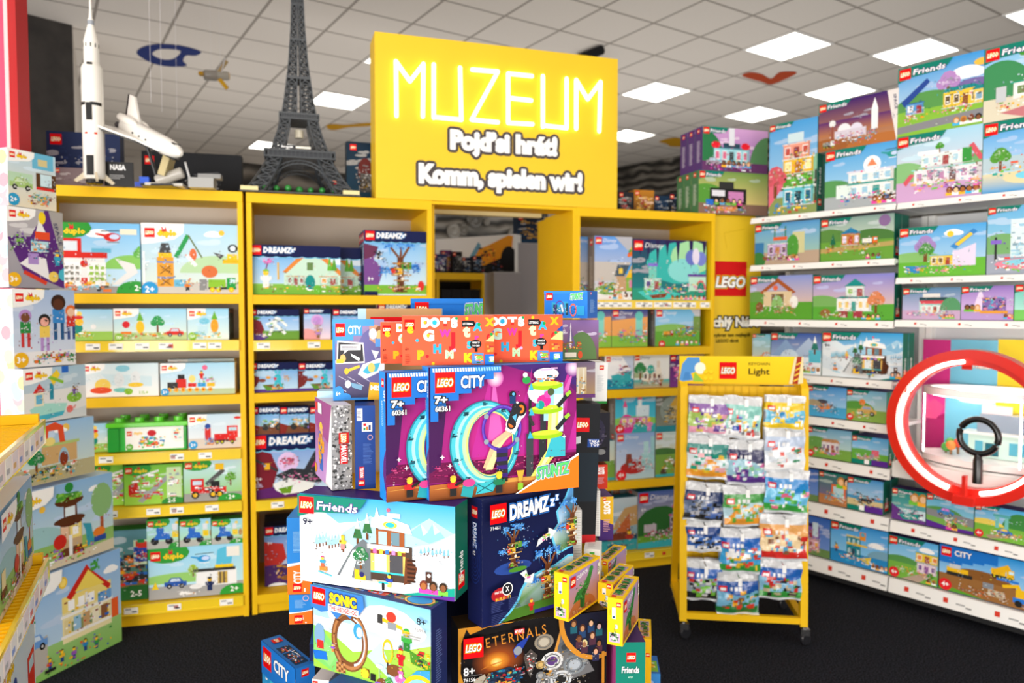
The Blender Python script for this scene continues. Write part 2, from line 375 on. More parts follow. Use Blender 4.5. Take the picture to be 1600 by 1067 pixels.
def ct(v, s=.17, st=5):
    for i in range(st): v.R(0, 1-s*1.35-s*.28*(i-1), s*(5.4-i*1.05), s*.3, '1d76cf')
    v.R(0, 1-s*1.1, s*5.6, s*1.1, '1d76cf'); v.lego(s*.2, 1-s*1.2, s)
    return v.T('CITY', s*1.5, 1-s*.95, s*.56, 'fff', w=s*1.7, ol=[(.05, '114a90')], b=.03, res=2)
def stz(v, x, y, w, h, rot=.06):
    return v.T('STUNTZ', x, y, h, '5fd06a', w=w, ol=[(.075, 'fff'), (.04, '1a4fb0')], b=.045, sh=.25, res=2, rot=rot)
# ---- spines and tops
def sp_fr(v):
    v.lego(v.A*.25, .08, v.A*.5); return v.T('Friends', v.A*.62, .2, v.A*.3, 'fff', w=.28, rot=math.pi/2, res=1)
def sp_dz(v):
    v.lego(v.A*.2, .88-v.A*.2, v.A*.6); return v.T('DREAMZ', v.A*.3, .8, v.A*.4, 'fff', w=.34, rot=-math.pi/2, ol=[(.06, '3fa0e8')], res=1)
def sp_dp(v):
    v.R(0, 0, v.A, 1, 'fbf9f7'); r = v.r
    for i in range(9): v.O(r.random()*v.A, .05+.1*i, v.A*.22, r.choice('f7b9c0 fbe3a0 bfe4f2 f5a8b4 d9efc0'.split()), None, 8)
    return v
def sp_txt(bg, fg='8fb4dd'):
    def f(v): v.R(0, 0, v.A, 1, bg); v.lego(v.A*.3, .86, min(v.A*.4, .1)); return v.txt(v.A*.25, .2, v.A*.5, .5, 16, fg)
    return f
def tp_pics(bg, pal):
    def f(v):
        v.R(0, 0, v.A, 1, bg)
        for i in range(4):
            x = v.A*(.35+.15*i); v.R(x, .2, v.A*.11, .6, v.r.choice(pal.split())); v.bk(x, .25, v.A*.1, .45, 'c33 fb3 ddd 456 6a3', 8, .14)
        return v
    return f
# ---------------------------------------------------------------- pictures: green-cornered boxes (houses, shops, animals)
GR = ('8fd0f0', 'dff0e0')
def f_pop(v): v.sky('8a5aa8', 'd9a6d8'); v.hill(.1, .1, .5, .8, '2f7a4a'); v.hill(v.A, .1, .5, .75, '5a8a5a'); v.R(0, 0, v.A, .22, '6a3a6a'); v.house(.3, .2, .95, .34, 'a8e0ea', '1f7f90', 'e86a90', 5, 1, 0, '333'); v.R(.55, .55, .45, .1, '2a4a5a'); v.R(.7, .6, .15, .4, 'e8e8f0'); v.O(.35, .6, .12, 'e23', .08); v.O(1.15, .6, .12, 'e23', .08); v.car(.1, .12, .35, 'a9a'); v.figs(.5, 1.3, .1, .16, 6); v.bk(.2, .02, 1.1, .14, 'c3a e8c 48c fff 734', 24, .05); fr(v, .15)
def f_bus(v): v.sky('f3d48a', '7aa050'); v.hill(.2, .2, .7, .5, '5a9a3a'); v.R(0, 0, v.A, .25, '8a6a5a'); v.R(.3, .25, 1.0, .36, '222'); v.R(.36, .42, .35, .14, 'e8e8f0'); v.R(.8, .3, .42, .24, 'd48ac0'); v.R(.55, .6, .4, .16, '333'); v.R(.2, .2, .2, .14, '2a6fd0'); v.O(.5, .22, .07, '111'); v.O(1.1, .22, .07, '111'); v.R(.5, .08, .55, .1, 'e89a50'); v.figs(.4, 1.2, .22, .16, 5); v.bk(.1, .02, 1.2, .2, '48c d33 6a3 eee e8a', 26, .05); fr(v, .15)
def f_apart(v):
    v.sky('b8dcf0', '4aa0e0'); v.hill(.65, .15, .3, .5, '8ac0a0'); v.R(0, 0, v.A, .2, '8a9a5a'); v.P([(0, .1), (.2, .35), (0, .5)], 'e06a80')
    v.house(.17, .1, .34, .2, '6cc8d8', 'fff', '1f5f80', 3, 1, 0, '134'); v.R(.17, .3, .34, .14, '5aa03a'); v.bk(.17, .3, .34, .14, '3a7a2a 7c4 eee a33', 16, .04); v.house(.17, .44, .34, .16, 'f2c230', 'fff', 'fff4b0', 3, 1, 0, 'b62'); v.house(.17, .6, .3, .16, 'f0a08a', 'f6d0c0', 'c54a40', 3, 1, 0, '823'); v.R(.22, .77, .18, .1, 'cfe6ee')
    v.tree(.08, .2, .36, 'd85a6a'); v.R(.53, .1, .02, .35, '333'); v.bk(.05, .02, .6, .12, 'fc3 6a3 c33 48c', 18, .035); fr(v, .12)
def f_mars(v):
    v.sky('c88a50', '3a1a6a'); v.R(0, .3, v.A, .3, 'b8784a', '5a2a70'); v.hill(.3, 0, .9, .25, 'a06030'); v.hill(1.3, 0, .7, .2, 'b87038'); v.P([(v.A-.22, 1), (v.A, 1), (v.A, 0), (v.A-.03, 0)], 'e8e2e0')
    v.O(.55, .38, .14, 'f0eef4'); v.O(.8, .36, .13, 'e4dff0'); v.R(.35, .22, .65, .16, 'd8d0de'); v.R(1.1, .3, .13, .4, 'f2f2f5'); v.P([(1.1, .7), (1.23, .7), (1.165, .92)], 'fff'); v.O(.3, .55, .07, 'eee'); v.R(.28, .2, .04, .3, '954'); v.truck(.1, .06, .25, 'eee', '888'); v.bk(.3, .1, .9, .2, 'fff d68 86a 4ac e8c090', 30, .04); fr(v, .15); v.T('SPACE', v.A-.1, .9, .05, '446', w=.3, rot=-1.45, res=1)
def f_hosp(v): v.sky('b8e0f0', '4aa4e4'); v.hill(.1, .2, .5, .3, '5a9a5a'); v.hill(1.3, .2, .4, .4, '4a8f50'); v.R(0, 0, v.A, .22, 'a9b0b4'); v.house(.4, .18, .72, .42, 'f2f4f2', 'dde', '9fd0e8', 4, 2, 0, '2a9a90'); v.R(.2, .18, .24, .22, 'e4f2ee'); v.R(.4, .38, .72, .03, '1a9a90'); v.O(.78, .68, .14, 'fff'); v.P([(.7, .66), (.86, .66), (.78, .78)], 'f08a60'); v.heli(1.1, .8, .3, '2a9a90'); v.figs(.8, 1.35, .04, .14, 7); v.bk(.2, .1, 1.0, .15, 'fff c44 f6c 48c 222', 22, .04); fr(v, .15)
def f_mall(v): v.sky('f4d8d8', 'a8d8f0'); v.hill(.1, .3, .4, .3, '8ac080'); v.hill(1.25, .3, .4, .35, '7ab070'); v.R(0, 0, v.A, .3, 'cfa6d0'); v.house(.25, .25, .9, .22, 'f4eef2', '9fe0d8', 'c58ab8', 6, 1, 0, '755'); v.house(.35, .5, .66, .18, 'e8f4f0', 'fff', 'b0d8e8', 5, 1, 0); v.R(.3, .68, .3, .05, 'fff'); v.P([(.1, .3), (.2, .42), (.26, .4), (.14, .24)], 'd85a68'); v.P([(.98, .72), (1.12, .5), (1.18, .52), (1.04, .76)], 'd85a68'); v.R(.9, .5, .12, .2, '3a9a40'); v.tree(.6, .68, .16); v.figs(.7, 1.3, .04, .13, 7); v.bk(.2, .14, 1.0, .14, 'f6c fff 7c4 fb3 a6c', 30, .04); v.bk(.35, .28, .8, .16, 'eee 888 c8a 69a', 24, .04); fr(v, .15)
def f_fam(v): v.sky('d8ecf0', '3a9ae0'); v.cloud(.9, .75, .2); v.hill(1.0, .3, .5, .35, '7a6aa8'); v.hill(.4, .3, .5, .3, '5a9a50'); v.R(0, 0, v.A, .35, '8ac040'); v.P([(0, .14), (v.A, .22), (v.A, .1), (0, .04)], '8a8a90'); v.tree(.68, .42, .42, 'b88ac8'); v.house(.62, .3, .45, .22, 'f2cc40', '1f8f90', '5a4a3a', 4, 1, .25, '843'); v.house(1.0, .3, .28, .18, 'f0d060', '1f8f90', '7ac', 2, 1, .3); v.P([(.05, .5), (.4, .78), (.44, .72), (.1, .42)], '2a4a9a'); v.house(.12, .3, .24, .16, '5aa0d8', '2a4a9a', 'fff', 2, 1, 0); v.figs(.75, 1.3, .03, .12, 6); v.bk(.1, .22, 1.1, .1, 'f6c c33 fb3 fff', 20, .03); v.O(1.1, .85, .1, 'f2c04a', .05); fr(v, .16)
def f_vila(v): v.sky('d4ecf4', '7ac0ec'); v.hill(.2, .3, .4, .5, '3f8f5a'); v.R(0, 0, v.A, .3, 'e0d8c0'); v.P([(.2, .1), (v.A, .25), (v.A, 0), (.5, 0)], 'c87a80'); v.house(.35, .26, .9, .22, 'f5f2ec', '1fa08a', '6a8a4a', 5, 1, 0); v.house(.5, .5, .7, .22, 'f0f4ee', '1fa08a', 'e8c04a', 4, 1, 0); v.tree(.5, .72, .25); v.R(.15, .25, .12, .2, 'c8ccd0'); v.bk(.1, .1, 1.1, .15, 'fb3 c44 7a4 fff', 22, .04); fr(v, .16)
def f_pool(v): v.sky('cdeaf4', '3a9ee4'); v.R(0, .3, v.A, .2, 'b8cfd8'); v.R(0, 0, v.A, .28, '3a9ad8', 'e8dcb0'); v.O(.6, .2, .35, 'e8d8a8', .1); v.O(.6, .22, .2, '7ad4ec', .06); v.tree(.22, .3, .35, '5aa03a'); v.tree(.7, .4, .35, '5aa03a'); v.P([(1.1, .6), (1.4, .8), (1.3, .5)], '1fa090'); v.house(.9, .25, .4, .25, 'f2c0a8', 'fff', '4a6', 3, 1, .3); v.bk(.1, .22, 1.1, .2, 'e86a50 fff 3a9 7c4 fb3', 26, .05); fr(v, .16)
def f_boat(v): v.sky('a8c8a0', '5aa0d8'); v.R(0, 0, v.A, .3, 'b8a08a'); v.R(0, .15, .25, .4, '3a7ab0'); v.O(.1, .12, .2, '3a7a3a'); v.R(1.0, .25, .3, .5, 'd0cc98'); v.O(1.0, .4, .16, '4f9a3a', .3); v.P([(.25, .12), (.95, .12), (1.02, .2), (.22, .2)], '8a4a2a'); v.house(.36, .2, .5, .3, 'c8a0d8', 'f0f0f0', '5a3a5a', 3, 1, 0, 'c82'); v.R(.5, .58, .36, .08, 'e86030'); v.R(.52, .66, .03, .25, '3a7a3a'); v.R(.8, .66, .03, .25, '3a7a3a'); v.bk(.5, .8, .34, .06, 'fb3 e44 6cf', 10, .03); v.figs(.9, 1.15, .08, .14, 4); v.bk(.3, .1, .6, .15, 'c84 fff a6c 7a4', 18, .04); fr(v, .16)
def f_tiny(v): v.sky('dfe8d0', '8aa8a0'); v.hill(.2, .4, .6, .35, '5a8a40'); v.hill(1.2, .4, .6, .3, '4a7a3a'); v.R(0, 0, v.A, .45, '6aa03a'); v.P([(0, .3), (v.A, .4), (v.A, .3), (0, .2)], 'b8a060'); v.house(.5, .36, .42, .26, 'c8823a', '2a80b0', 'f0e0ff', 3, 1, .55, 'c33'); v.truck(.98, .32, .34, 'e8702a', 'f0efe8'); v.pine(.3, .3, .35); v.O(v.A-.2, .86, .13, '8a6a9a'); v.figs(1.05, 1.4, .03, .12, 3); v.bk(.1, .15, 1.1, .18, 'a33 fff e86 fb3 7c4', 18, .035); fr(v, .16)
def f_barn(v): v.sky('f4c890', '8a9ad8'); v.hill(.2, .3, .5, .35, '6a9a4a'); v.R(0, 0, v.A, .4, '5aa030'); v.P([(.25, .62), (.7, .95), (1.15, .62), (1.05, .58), (.7, .84), (.32, .58)], 'a8582a'); v.R(.35, .3, .7, .34, 'e0c8a0'); v.R(.55, .3, .3, .28, '7a5a3a'); v.hill(.7, .3, .15, .25, '8fc070'); v.O(1.1, .4, .1, 'f2f0ec', .14); v.O(.25, .28, .1, '8a5a30', .12); v.bk(.1, .12, 1.1, .2, 'c86 fff 843 e94', 20, .04); v.O(.65, .72, .06, 'e86a40'); fr(v, .16)
def f_tealh(v): v.sky('f6cfa8', '8a8ad8'); v.R(0, 0, v.A, .35, '5aa838'); v.hill(.2, .3, .5, .25, '7ab060'); v.house(.55, .2, .75, .28, 'f2f4f4', '18908c', 'f2d070', 5, 1, .16, '2a9a8a'); v.house(.75, .52, .4, .22, 'e4f0ec', '18908c', '9ad06a', 2, 1, .75); v.tree(1.4, .15, .5, 'e0885a'); v.R(.6, .06, .2, .14, 'a83a48'); v.R(.92, .06, .2, .14, 'a83a48'); v.O(.3, .15, .12, '9a6a3a', .1); v.figs(1.1, 1.5, .02, .12, 4); v.bk(.1, .05, 1.2, .12, 'fff 843 7c4 e84', 20, .04); fr(v, .16)
def f_ice(v): v.sky('c8dcf0', '3a5aa8'); v.P([(0, .4), (.4, .85), (.8, .4)], '8aa8d0'); v.P([(.5, .4), (1.0, .9), (1.4, .4)], 'b0c4e0'); v.R(0, 0, v.A, .42, 'eef4fa'); v.hill(.5, .35, .25, .25, 'cfe2f2'); v.R(1.0, .3, .3, .3, '5ac0d8'); v.pine(1.15, .5, .45, '2a7a6a', 'fff'); v.figs(.7, 1.3, .05, .14, 5); v.bk(.2, .1, .9, .2, 'e6a 4bd fff 954', 20, .05); fr(v, .16)
def f_sun(v): v.sky('c8e4f0', '4aa8e8'); v.cloud(1.0, .85, .14); v.O(.95, .82, .06, 'ffd040'); v.R(0, 0, v.A, .35, '6ab83a'); v.hill(.3, .3, .6, .2, '8ac070'); v.house(.6, .22, .5, .2, 'f2d050', '6ab8d8', '7a5a3a', 4, 1, 0); v.P([(1.0, .2), (1.4, .2), (1.4, .62), (1.1, .5), (1.0, .5)], 'e8dcf4'); v.P([(.95, .58), (1.35, .9), (1.42, .84), (1.05, .52)], '3a8ad0'); v.P([(1.03, .62), (1.3, .83), (1.35, .79), (1.1, .58)], 'f2d040'); v.tree(.5, .3, .55, 'a88ac8'); v.tree(.52, .3, .4, '4a9a3a'); v.R(.15, .08, .25, .14, '2a8ac8'); v.bk(.1, .08, 1.3, .14, 'fb3 fff 48c 7c4 e8a', 26, .04); fr(v, .16)
def f_tallpk(v): v.sky('a8dce8', '6ab4e4'); v.hill(.2, .3, .4, .3, '7ab070'); v.R(0, 0, v.A, .3, 'a0a8b8'); v.R(.3, .25, .4, .55, 'dff0f4'); v.bk(.3, .25, .45, .5, '9fd0e8 fff b8e0ea 8ab', 26, .06); v.O(.5, .15, .4, 'e88aa0', .08); v.O(.5, .17, .3, '8ad4e8', .05); v.R(.1, .2, .03, .35, '333'); v.R(.05, .45, .14, .06, '8a6ad0'); v.bk(.1, .05, .8, .2, 'e44 fff 7c4', 20, .04); fr(v, .13)
def f_diner(v): v.sky('d4c8e8', '5a8ab0'); v.R(0, 0, v.A, .3, 'c8a8c8'); v.R(.5, .25, .75, .35, 'bfe4dc'); v.R(.5, .6, .8, .1, '2a4a50'); v.R(.6, .7, .5, .12, 'e8e4e0'); v.P([(.5, .6), (1.3, .6), (1.25, .5), (.55, .5)], 'd84a58'); v.house(.55, .22, .65, .26, 'dff4ee', '5aa', 'e8b0b0', 4, 1, 0); v.hill(1.4, .3, .3, .4, '5a9a6a'); v.figs(1.1, 1.5, .04, .14, 5); v.bk(.15, .1, 1.2, .2, 'e48 fff 3a9 fb3 84a', 30, .05); fr(v, .18)
def f_dance(v): v.sky('e8c8f0', '9a7ac8'); v.R(0, 0, v.A, .3, 'b89ad0'); v.P([(.5, .95), (.3, .3), (.7, .3)], 'f2dcf8'); v.R(.55, .25, .6, .4, '8a6ab0'); v.bk(.55, .28, .6, .4, '2a3a8a e8a 4bd fb3 333', 30, .06); v.R(.5, .2, .7, .08, 'e8a040'); v.figs(.1, .5, .25, .22, 3); v.figs(1.1, 1.4, .05, .15, 3); fr(v, .18)
def f_ski(v):
    v.sky('d4eefa', '35a4e0'); v.P([(0, .75), (.2, .88), (.5, .7), (.8, .75), (.9, .5), (0, .3)], 'e8f4fb'); v.P([(.55, .6), (.9, .82), (1.2, .6), (1.6, .85), (1.9, .7), (1.9, .4), (.5, .4)], 'a8d4ee')
    v.P([(0, .8), (.35, .62), (.7, .45), (1.1, .42), (1.5, .5), (1.9, .72), (1.9, 0), (0, 0)], 'e9f1f7'); v.P([(0, .5), (.3, .36), (.5, .2), (.3, .12), (0, .2)], 'dbe8f2'); v.P([(1.3, .5), (1.9, .64), (1.9, .4), (1.5, .36)], 'd4e4f0'); v.P([(1.45, .3), (1.9, .34), (1.9, .2), (1.6, .2)], 'cfe0ee'); v.P([(1.35, .66), (1.5, .78), (1.58, .7), (1.64, .8), (1.78, .66), (1.6, .58)], '86bfe2'); v.P([(1.5, .78), (1.58, .7), (1.53, .66)], 'dceefa'); v.P([(1.64, .8), (1.72, .72), (1.66, .68)], 'dceefa'); [v.pine(1.5+.045*i, .44+.01*(i % 3), .1, '7fb8d8') for i in range(8)]; [v.pine(.22+.04*i, .4+.012*(i % 4), .16, '9ccfe6') for i in range(9)]; v.R(0, 0, 0.001, 0.001, 'fff')
    for x, y, h in ((.56, .38, .2), (.74, .48, .3), (.86, .55, .3), (.98, .62, .3)): v.pine(x, y, h, '2f6b3a', 'f4fbff')
    v.G(.9, .12, .5, .12, 'b8b0a8', 'e9f1f7'); v.P([(.48, .12), (.66, .42), (.8, .55), (.9, .5), (.92, .1)], '6a7278'); v.P([(.5, .1), (.68, .42), (.76, .44), (.66, .1)], 'd4d8dc')
    v.R(.9, .12, .5, .4, '4a3a30'); v.R(.9, .2, .42, .26, 'f6c860'); v.R(.95, .22, .14, .2, 'eef6fa'); v.R(1.13, .22, .16, .2, '4a4a50'); v.R(.86, .46, .5, .05, 'fdfdff'); v.R(.9, .41, .42, .04, '7a3a20'); v.R(.9, .2, .4, .02, '3ac0c8')
    for i, c in enumerate(('e86ab0', 'f2d040', '3a7ac8', 'c08ad0', 'a8d840')): v.R(.93+i*.075, .415, .045, .05, c)
    v.R(.97, .51, .34, .17, '9a5226'); v.R(1.0, .52, .1, .14, 'a8d8e8'); v.R(1.15, .52, .1, .14, '6a8a98'); v.P([(.9, .7), (1.4, .66), (1.36, .76), (1.05, .84), (.92, .8)], 'fcfeff'); v.O(1.14, .74, .085, 'f0d440', .04); v.O(1.14, .74, .055, '2fb4c0', .028); v.R(1.1, .82, .16, .05, 'f2f6f8'); v.O(1.12, .9, .022, 'e8607a')
    v.P([(1.36, .4), (1.46, .3), (1.42, .16), (1.3, .1), (1.32, .4)], '6a3a22')
    for i in range(6): v.R(1.34, .14+i*.045, .1, .022, '3a1f12')
    v.R(.7, .1, .14, .05, 'f0c020'); v.R(.7, .14, .06, .07, 'f0c020'); v.O(.79, .16, .03, '2a2a6a'); v.tree(.78, .22, .26, '2f7a4a'); v.bk(.72, .26, .12, .16, 'e8f4f4 cfe8ea', 12, .02)
    v.fig(.56, .42, .16, 'f0c23a', 'e88', 'f2b030'); v.R(.26, .15, .1, .05, 'e88a3a'); v.fig(.3, .19, .13, '3aa0c8', 'c64', 'c38'); v.L(.24, .14, .42, .1, .012, '3ac0e0')
    v.fig(1.13, .06, .15, '2a4ab0', 'f2e060', '321'); v.R(1.0, .09, .12, .02, '3ac8d0'); v.R(1.04, .02, .03, .08, '222'); v.R(1.56, .16, .07, .12, '4a2c20'); v.O(1.6, .24, .02, 'eee'); v.O(1.58, .34, .05, 'e4ecf0', .025); v.O(1.72, .36, .05, 'e4ecf0', .025)
    v.P([(1.28, 0), (1.9, .14), (1.9, 0)], '0fa08a'); v.P([(1.35, 0), (1.9, .05), (1.9, 0)], '5b2a90'); v.figs(1.48, 1.82, .045, .14, 3)
    v.micro(170, .04, .6, .02); fr(v, .19); v.T('9+', .07, .66, .075, '1a1a3a', w=.12, res=2); v.T('41756', .07, .6, .03, '9aa', w=.12, b=0)
def f_otter(v): v.sky('b8e0f4', '4a9ae0'); v.R(0, 0, v.A, .35, '4aa8d8'); v.O(.6, .35, .25, 'e88a3a', .1); v.O(.5, .5, .2, '4a4a58', .07); v.hill(.2, .35, .3, .2, 'b0a080'); v.bk(.2, .15, .8, .3, 'e86 fff 333 4bd', 22, .06); fr(v, .16)
def f_jeep(v): v.sky('cfe4d0', '7ab8d8'); v.hill(.3, .35, .6, .3, '5a9a40'); v.R(0, 0, v.A, .38, '8ab050'); v.car(.35, .2, .6, 'd8b060', '9ac', '222'); v.O(.5, .62, .1, 'e84'); v.bk(.1, .1, .6, .2, 'e44 7c4 fff fb3', 18, .05); v.age('4+', .12, .12, .11, 'e2252c'); fr(v, .16)
def f_dogs(v): v.sky('d0e4d0', '7ab4d8'); v.hill(.3, .3, .6, .4, '6aa050'); v.R(0, 0, v.A, .35, '7aa848'); v.house(.5, .2, .6, .35, 'e8e0e4', 'c88a50', '7a5a8a', 4, 1, .3); v.figs(.2, 1.0, .15, .2, 4); v.bk(.1, .1, 1.0, .25, 'c86 fff 7c4 a6c e44', 26, .05); v.age('4+', .13, .12, .11, 'e2252c'); fr(v, .16)
def f_park(v): v.sky('bfe4f4', '5ab0e8'); v.hill(.3, .35, .7, .2, '6ab050'); v.R(0, 0, v.A, .42, '6ab040'); v.P([(.2, .2), (.9, .4), (1.0, .3), (.3, .15)], 'c8b090'); v.R(.7, .35, .25, .2, 'e86a80'); v.bk(.1, .2, .9, .2, 'e84 4bd fff a6c', 22, .05); v.R(0, 0, v.A*.55, .16, '0b7f6c'); v.R(v.A*.55, 0, v.A*.45, .2, '5b2a90'); v.R(v.A*.36, .02, .16, .16, 'fff'); fr(v, .16)
def f_class(v): v.sky('8a6a9a', '2a7a70'); v.R(0, 0, v.A, .3, 'b87a4a'); v.R(.4, .2, .45, .45, 'e8703a'); v.R(.46, .26, .33, .33, 'bfe0ea'); v.figs(.6, 1.0, .55, .36, 2); v.bk(.2, .1, .7, .35, 'e84 fff 4bd fb3 7c4', 26, .06); fr(v, .16)
def f_beach(v): v.sky('cfe8f0', '4a9ad8'); v.R(0, .3, v.A, .15, '4a9ac8'); v.R(0, 0, v.A, .35, 'd8c490'); v.car(.3, .25, .45, '333', '9cd'); v.bk(.2, .15, .8, .4, '222 fff e84 4bd', 26, .05); v.R(0, 0, v.A*.5, .15, '0b7f6c'); v.R(v.A*.5, 0, v.A*.5, .2, '5b2a90'); v.R(v.A*.35, .02, .15, .15, 'fff'); fr(v, .16)
def f_tower(v): v.sky('7a9ad8', '3a6ac0'); v.R(0, 0, v.A, .2, '6a8a50'); v.house(.08, .12, .45, .28, 'f0c0d0', 'c86a90', 'fb3', 3, 1, 0); v.house(.08, .42, .45, .3, '8a5ab8', '3a2a6a', 'f4a0c0', 3, 1, .3); v.R(.35, .5, .15, .35, 'cfe4ee'); v.bk(.05, .05, .5, .2, 'fb3 e6a fff', 18, .05)
def f_dock(v): v.sky('9ad8f4', '3a9ae4'); v.R(0, 0, v.A, .3, '2a8ac8'); v.cloud(1.1, .6, .16); v.hill(1.3, .3, .4, .2, '7aa8c0'); v.house(.4, .22, .34, .5, '1f8a9a', 'e8d080', 'bfe4ea', 3, 2, 0, '345', '1a6a7a'); v.R(.4, .5, .5, .05, 'f2c840'); v.R(.72, .66, .14, .2, 'e8902a'); v.O(.79, .8, .05, '5ac'); v.fig(.15, .25, .2, 'e84', '357', '321'); v.P([(.7, .2), (1.0, .3), (.95, .1)], 'f2d040'); v.figs(1.0, 1.4, .03, .13, 4); v.bk(.2, .08, .9, .16, 'fff fb3 4bd e84', 24, .05); fr(v, .17)
def f_yelh(v): v.sky('bfe4f4', '5ab4ec'); v.cloud(.85, .8, .14); v.hill(.3, .3, .5, .25, '5a9a50'); v.R(0, 0, v.A, .38, '7ab848'); v.P([(.3, 0), (.8, .25), (.95, .2), (.7, 0)], 'b8a090'); v.house(.65, .25, .42, .24, 'f0d8e8', '1f9aa0', '7a4a9a', 3, 1, 0, '8a3a9a'); v.house(.62, .5, .5, .22, 'f2d040', '1f9aa0', 'e84', 3, 1, 0); v.tree(.95, .1, .2); v.bk(.1, .15, .9, .15, 'e44 fff 7c4 fb3', 20, .04); v.figs(.85, 1.2, .03, .12, 3); v.age('4+', .14, .12, .12, 'e2252c'); fr(v, .18)
def f_snow(v): v.sky('7ab8c8', '0b8a78'); v.R(0, 0, v.A, .4, 'cfe4ea'); v.P([(0, .5), (.5, .2), (v.A, .1), (v.A, 0), (0, 0)], '6a3a8a'); v.figs(.55, 1.05, .55, .4, 2, 'f2c8a0 8a5030'); v.P([(.2, .2), (.9, .3), (.8, .1), (.35, .05)], '1f9a90'); v.bk(.15, .1, .8, .3, 'fff e6a 234 3bb', 24, .06); fr(v, .16)
def f_race(v): v.sky('a8dce8', '5ab4dc'); v.hill(.4, .4, .6, .25, '5a9a50'); v.R(0, 0, v.A, .45, '7ab050'); v.P([(0, .55), (v.A, .45), (v.A, .2), (0, .35)], '8a8a90'); v.car(.3, .4, .45, '3a8ad0', 'e8d', '222'); v.bk(.5, .2, .6, .2, 'e84 fff 7c4', 20, .05); v.P([(0, 0), (0, .2), (.6, .1), (v.A, .1), (v.A, 0)], '5b2a90'); v.figs(.55, .85, .02, .2, 2); fr(v, .16)
def f_vet(v): v.sky('c8e8f4', '4ab0e4'); v.hill(1.2, .3, .5, .6, '3f8a40'); v.hill(.3, .4, .5, .2, 'f2d860'); v.R(0, 0, v.A, .42, '7ab840'); v.P([(.3, .1), (1.2, .3), (1.2, .2), (.4, 0)], 'a8907a'); v.R(.55, .38, .1, .4, '7ac8c0'); v.R(.8, .38, .1, .35, '7ac8c0'); v.R(.5, .72, .45, .08, '5ab0b0'); v.car(.6, .18, .4, '2a6ad0', 'fd4', '222'); v.bk(.4, .1, .9, .2, 'e84 fff 7c4 fb3', 20, .05); v.age('4+', .13, .12, .12, 'e2252c'); fr(v, .15)
def f_small(v): v.sky('e8d8b0', '7ac0d8'); v.R(0, 0, v.A, .3, 'd8b080'); v.car(.2, .25, .5, 'e8803a', 'cef'); v.age('4+', .14, .14, .13, 'e2252c'); fr(v, .17)
def f_slide(v): v.sky('c8f0e4', '5ac8b8'); v.R(0, 0, v.A, .3, '7ac860'); v.P([(.2, .7), (.3, .7), (.8, .25), (.7, .2)], 'e06aa0'); v.bk(.2, .1, .8, .4, 'fff 7c4 e6a 4bd', 20, .06); fr(v, .18)
# ---------------------------------------------------------------- construction boxes for the pile and base row
def c_works(v): v.sky('b8e0f4', '2a9ae4'); v.hill(.8, .3, .7, .3, '8a5a2a'); v.R(0, 0, v.A, .38, '9a6a38'); v.P([(0, .12), (.9, 0), (0, 0)], '5aa030'); v.R(.15, .4, .42, .14, 'f2c01c'); v.R(.2, .52, .22, .14, 'cfd4d8'); v.R(.15, .36, .5, .08, '2a2a2a'); v.truck(1.0, .52, .42, 'f2c01c', 'f2c01c'); v.P([(.98, .68), (1.3, .86), (1.36, .76), (1.05, .58)], 'f0b81a'); v.R(1.1, .5, .4, .05, '2a7ad8'); v.P([(1.2, .42), (1.5, .5), (1.6, .3), (1.54, .28), (1.46, .42), (1.22, .36)], 'f2c01c'); v.R(1.45, .2, .4, .2, 'f2c01c'); v.R(1.4, .12, .45, .1, '2a7ad8'); v.R(.85, .26, .2, .12, '8a9098'); v.R(.95, .12, .3, .14, 'c8b898'); v.O(1.5, .1, .07, '222'); v.O(1.7, .1, .07, '222'); v.bk(.4, .06, .9, .2, 'e8703a 8a5a30 e8e0d0 555', 30, .04); ct(v, .2, 4); v.age('4+', .13, .13, .13, 'e2252c')
# ---------------------------------------------------------------- pictures: navy boxes with a cloud border
def z_barn(v): v.sky('cfe8f4', '4aa0e0'); v.cloud(1.6, .75, .3, 'e8f4fc'); v.R(0, 0, v.A, .22, '6aa838', '8ac048'); v.P([(.65, .48), (1.0, .8), (1.2, .85), (1.45, .75), (1.8, .42), (1.8, .2), (.65, .2)], 'c8e4d0'); v.P([(.62, .46), (1.0, .84), (1.2, .9), (1.45, .8), (1.85, .42), (1.75, .4), (1.4, .72), (1.2, .8), (1.02, .74), (.7, .44)], 'e0883a'); v.R(1.1, .5, .12, .16, '6a8a50'); v.O(1.16, .25, .1, '18908c', .16); v.house(.7, .2, .35, .18, 'b8dcc8', 'e0883a', '8a5a3a', 3, 1, 0); v.house(1.35, .2, .35, .18, 'b8dcc8', 'e0883a', 'e8a040', 2, 1, 0); v.P([(1.5, .5), (1.55, .85), (1.6, .5)], '6ab83a'); v.P([(1.58, .5), (1.64, .8), (1.7, .5)], '5aa030'); v.L(.3, .5, .36, .72, .025, '8a4a7a'); v.bk(.24, .62, .22, .18, 'e06ab8 c84a9a f09ad0', 16, .05); v.fig(.3, .14, .38, 'f0f4f0', 'e8ece8', '8ac840'); v.R(.52, .3, .03, .35, 'f2b830'); v.bk(1.75, .18, .25, .3, '1f90a8 222 2a6a80 843', 16, .06); v.bk(.2, .06, 1.7, .14, '843 fb3 8c4 fff', 26, .04); v.O(1.3, .1, .07, '6ab83a', .1); dz(v, .19)
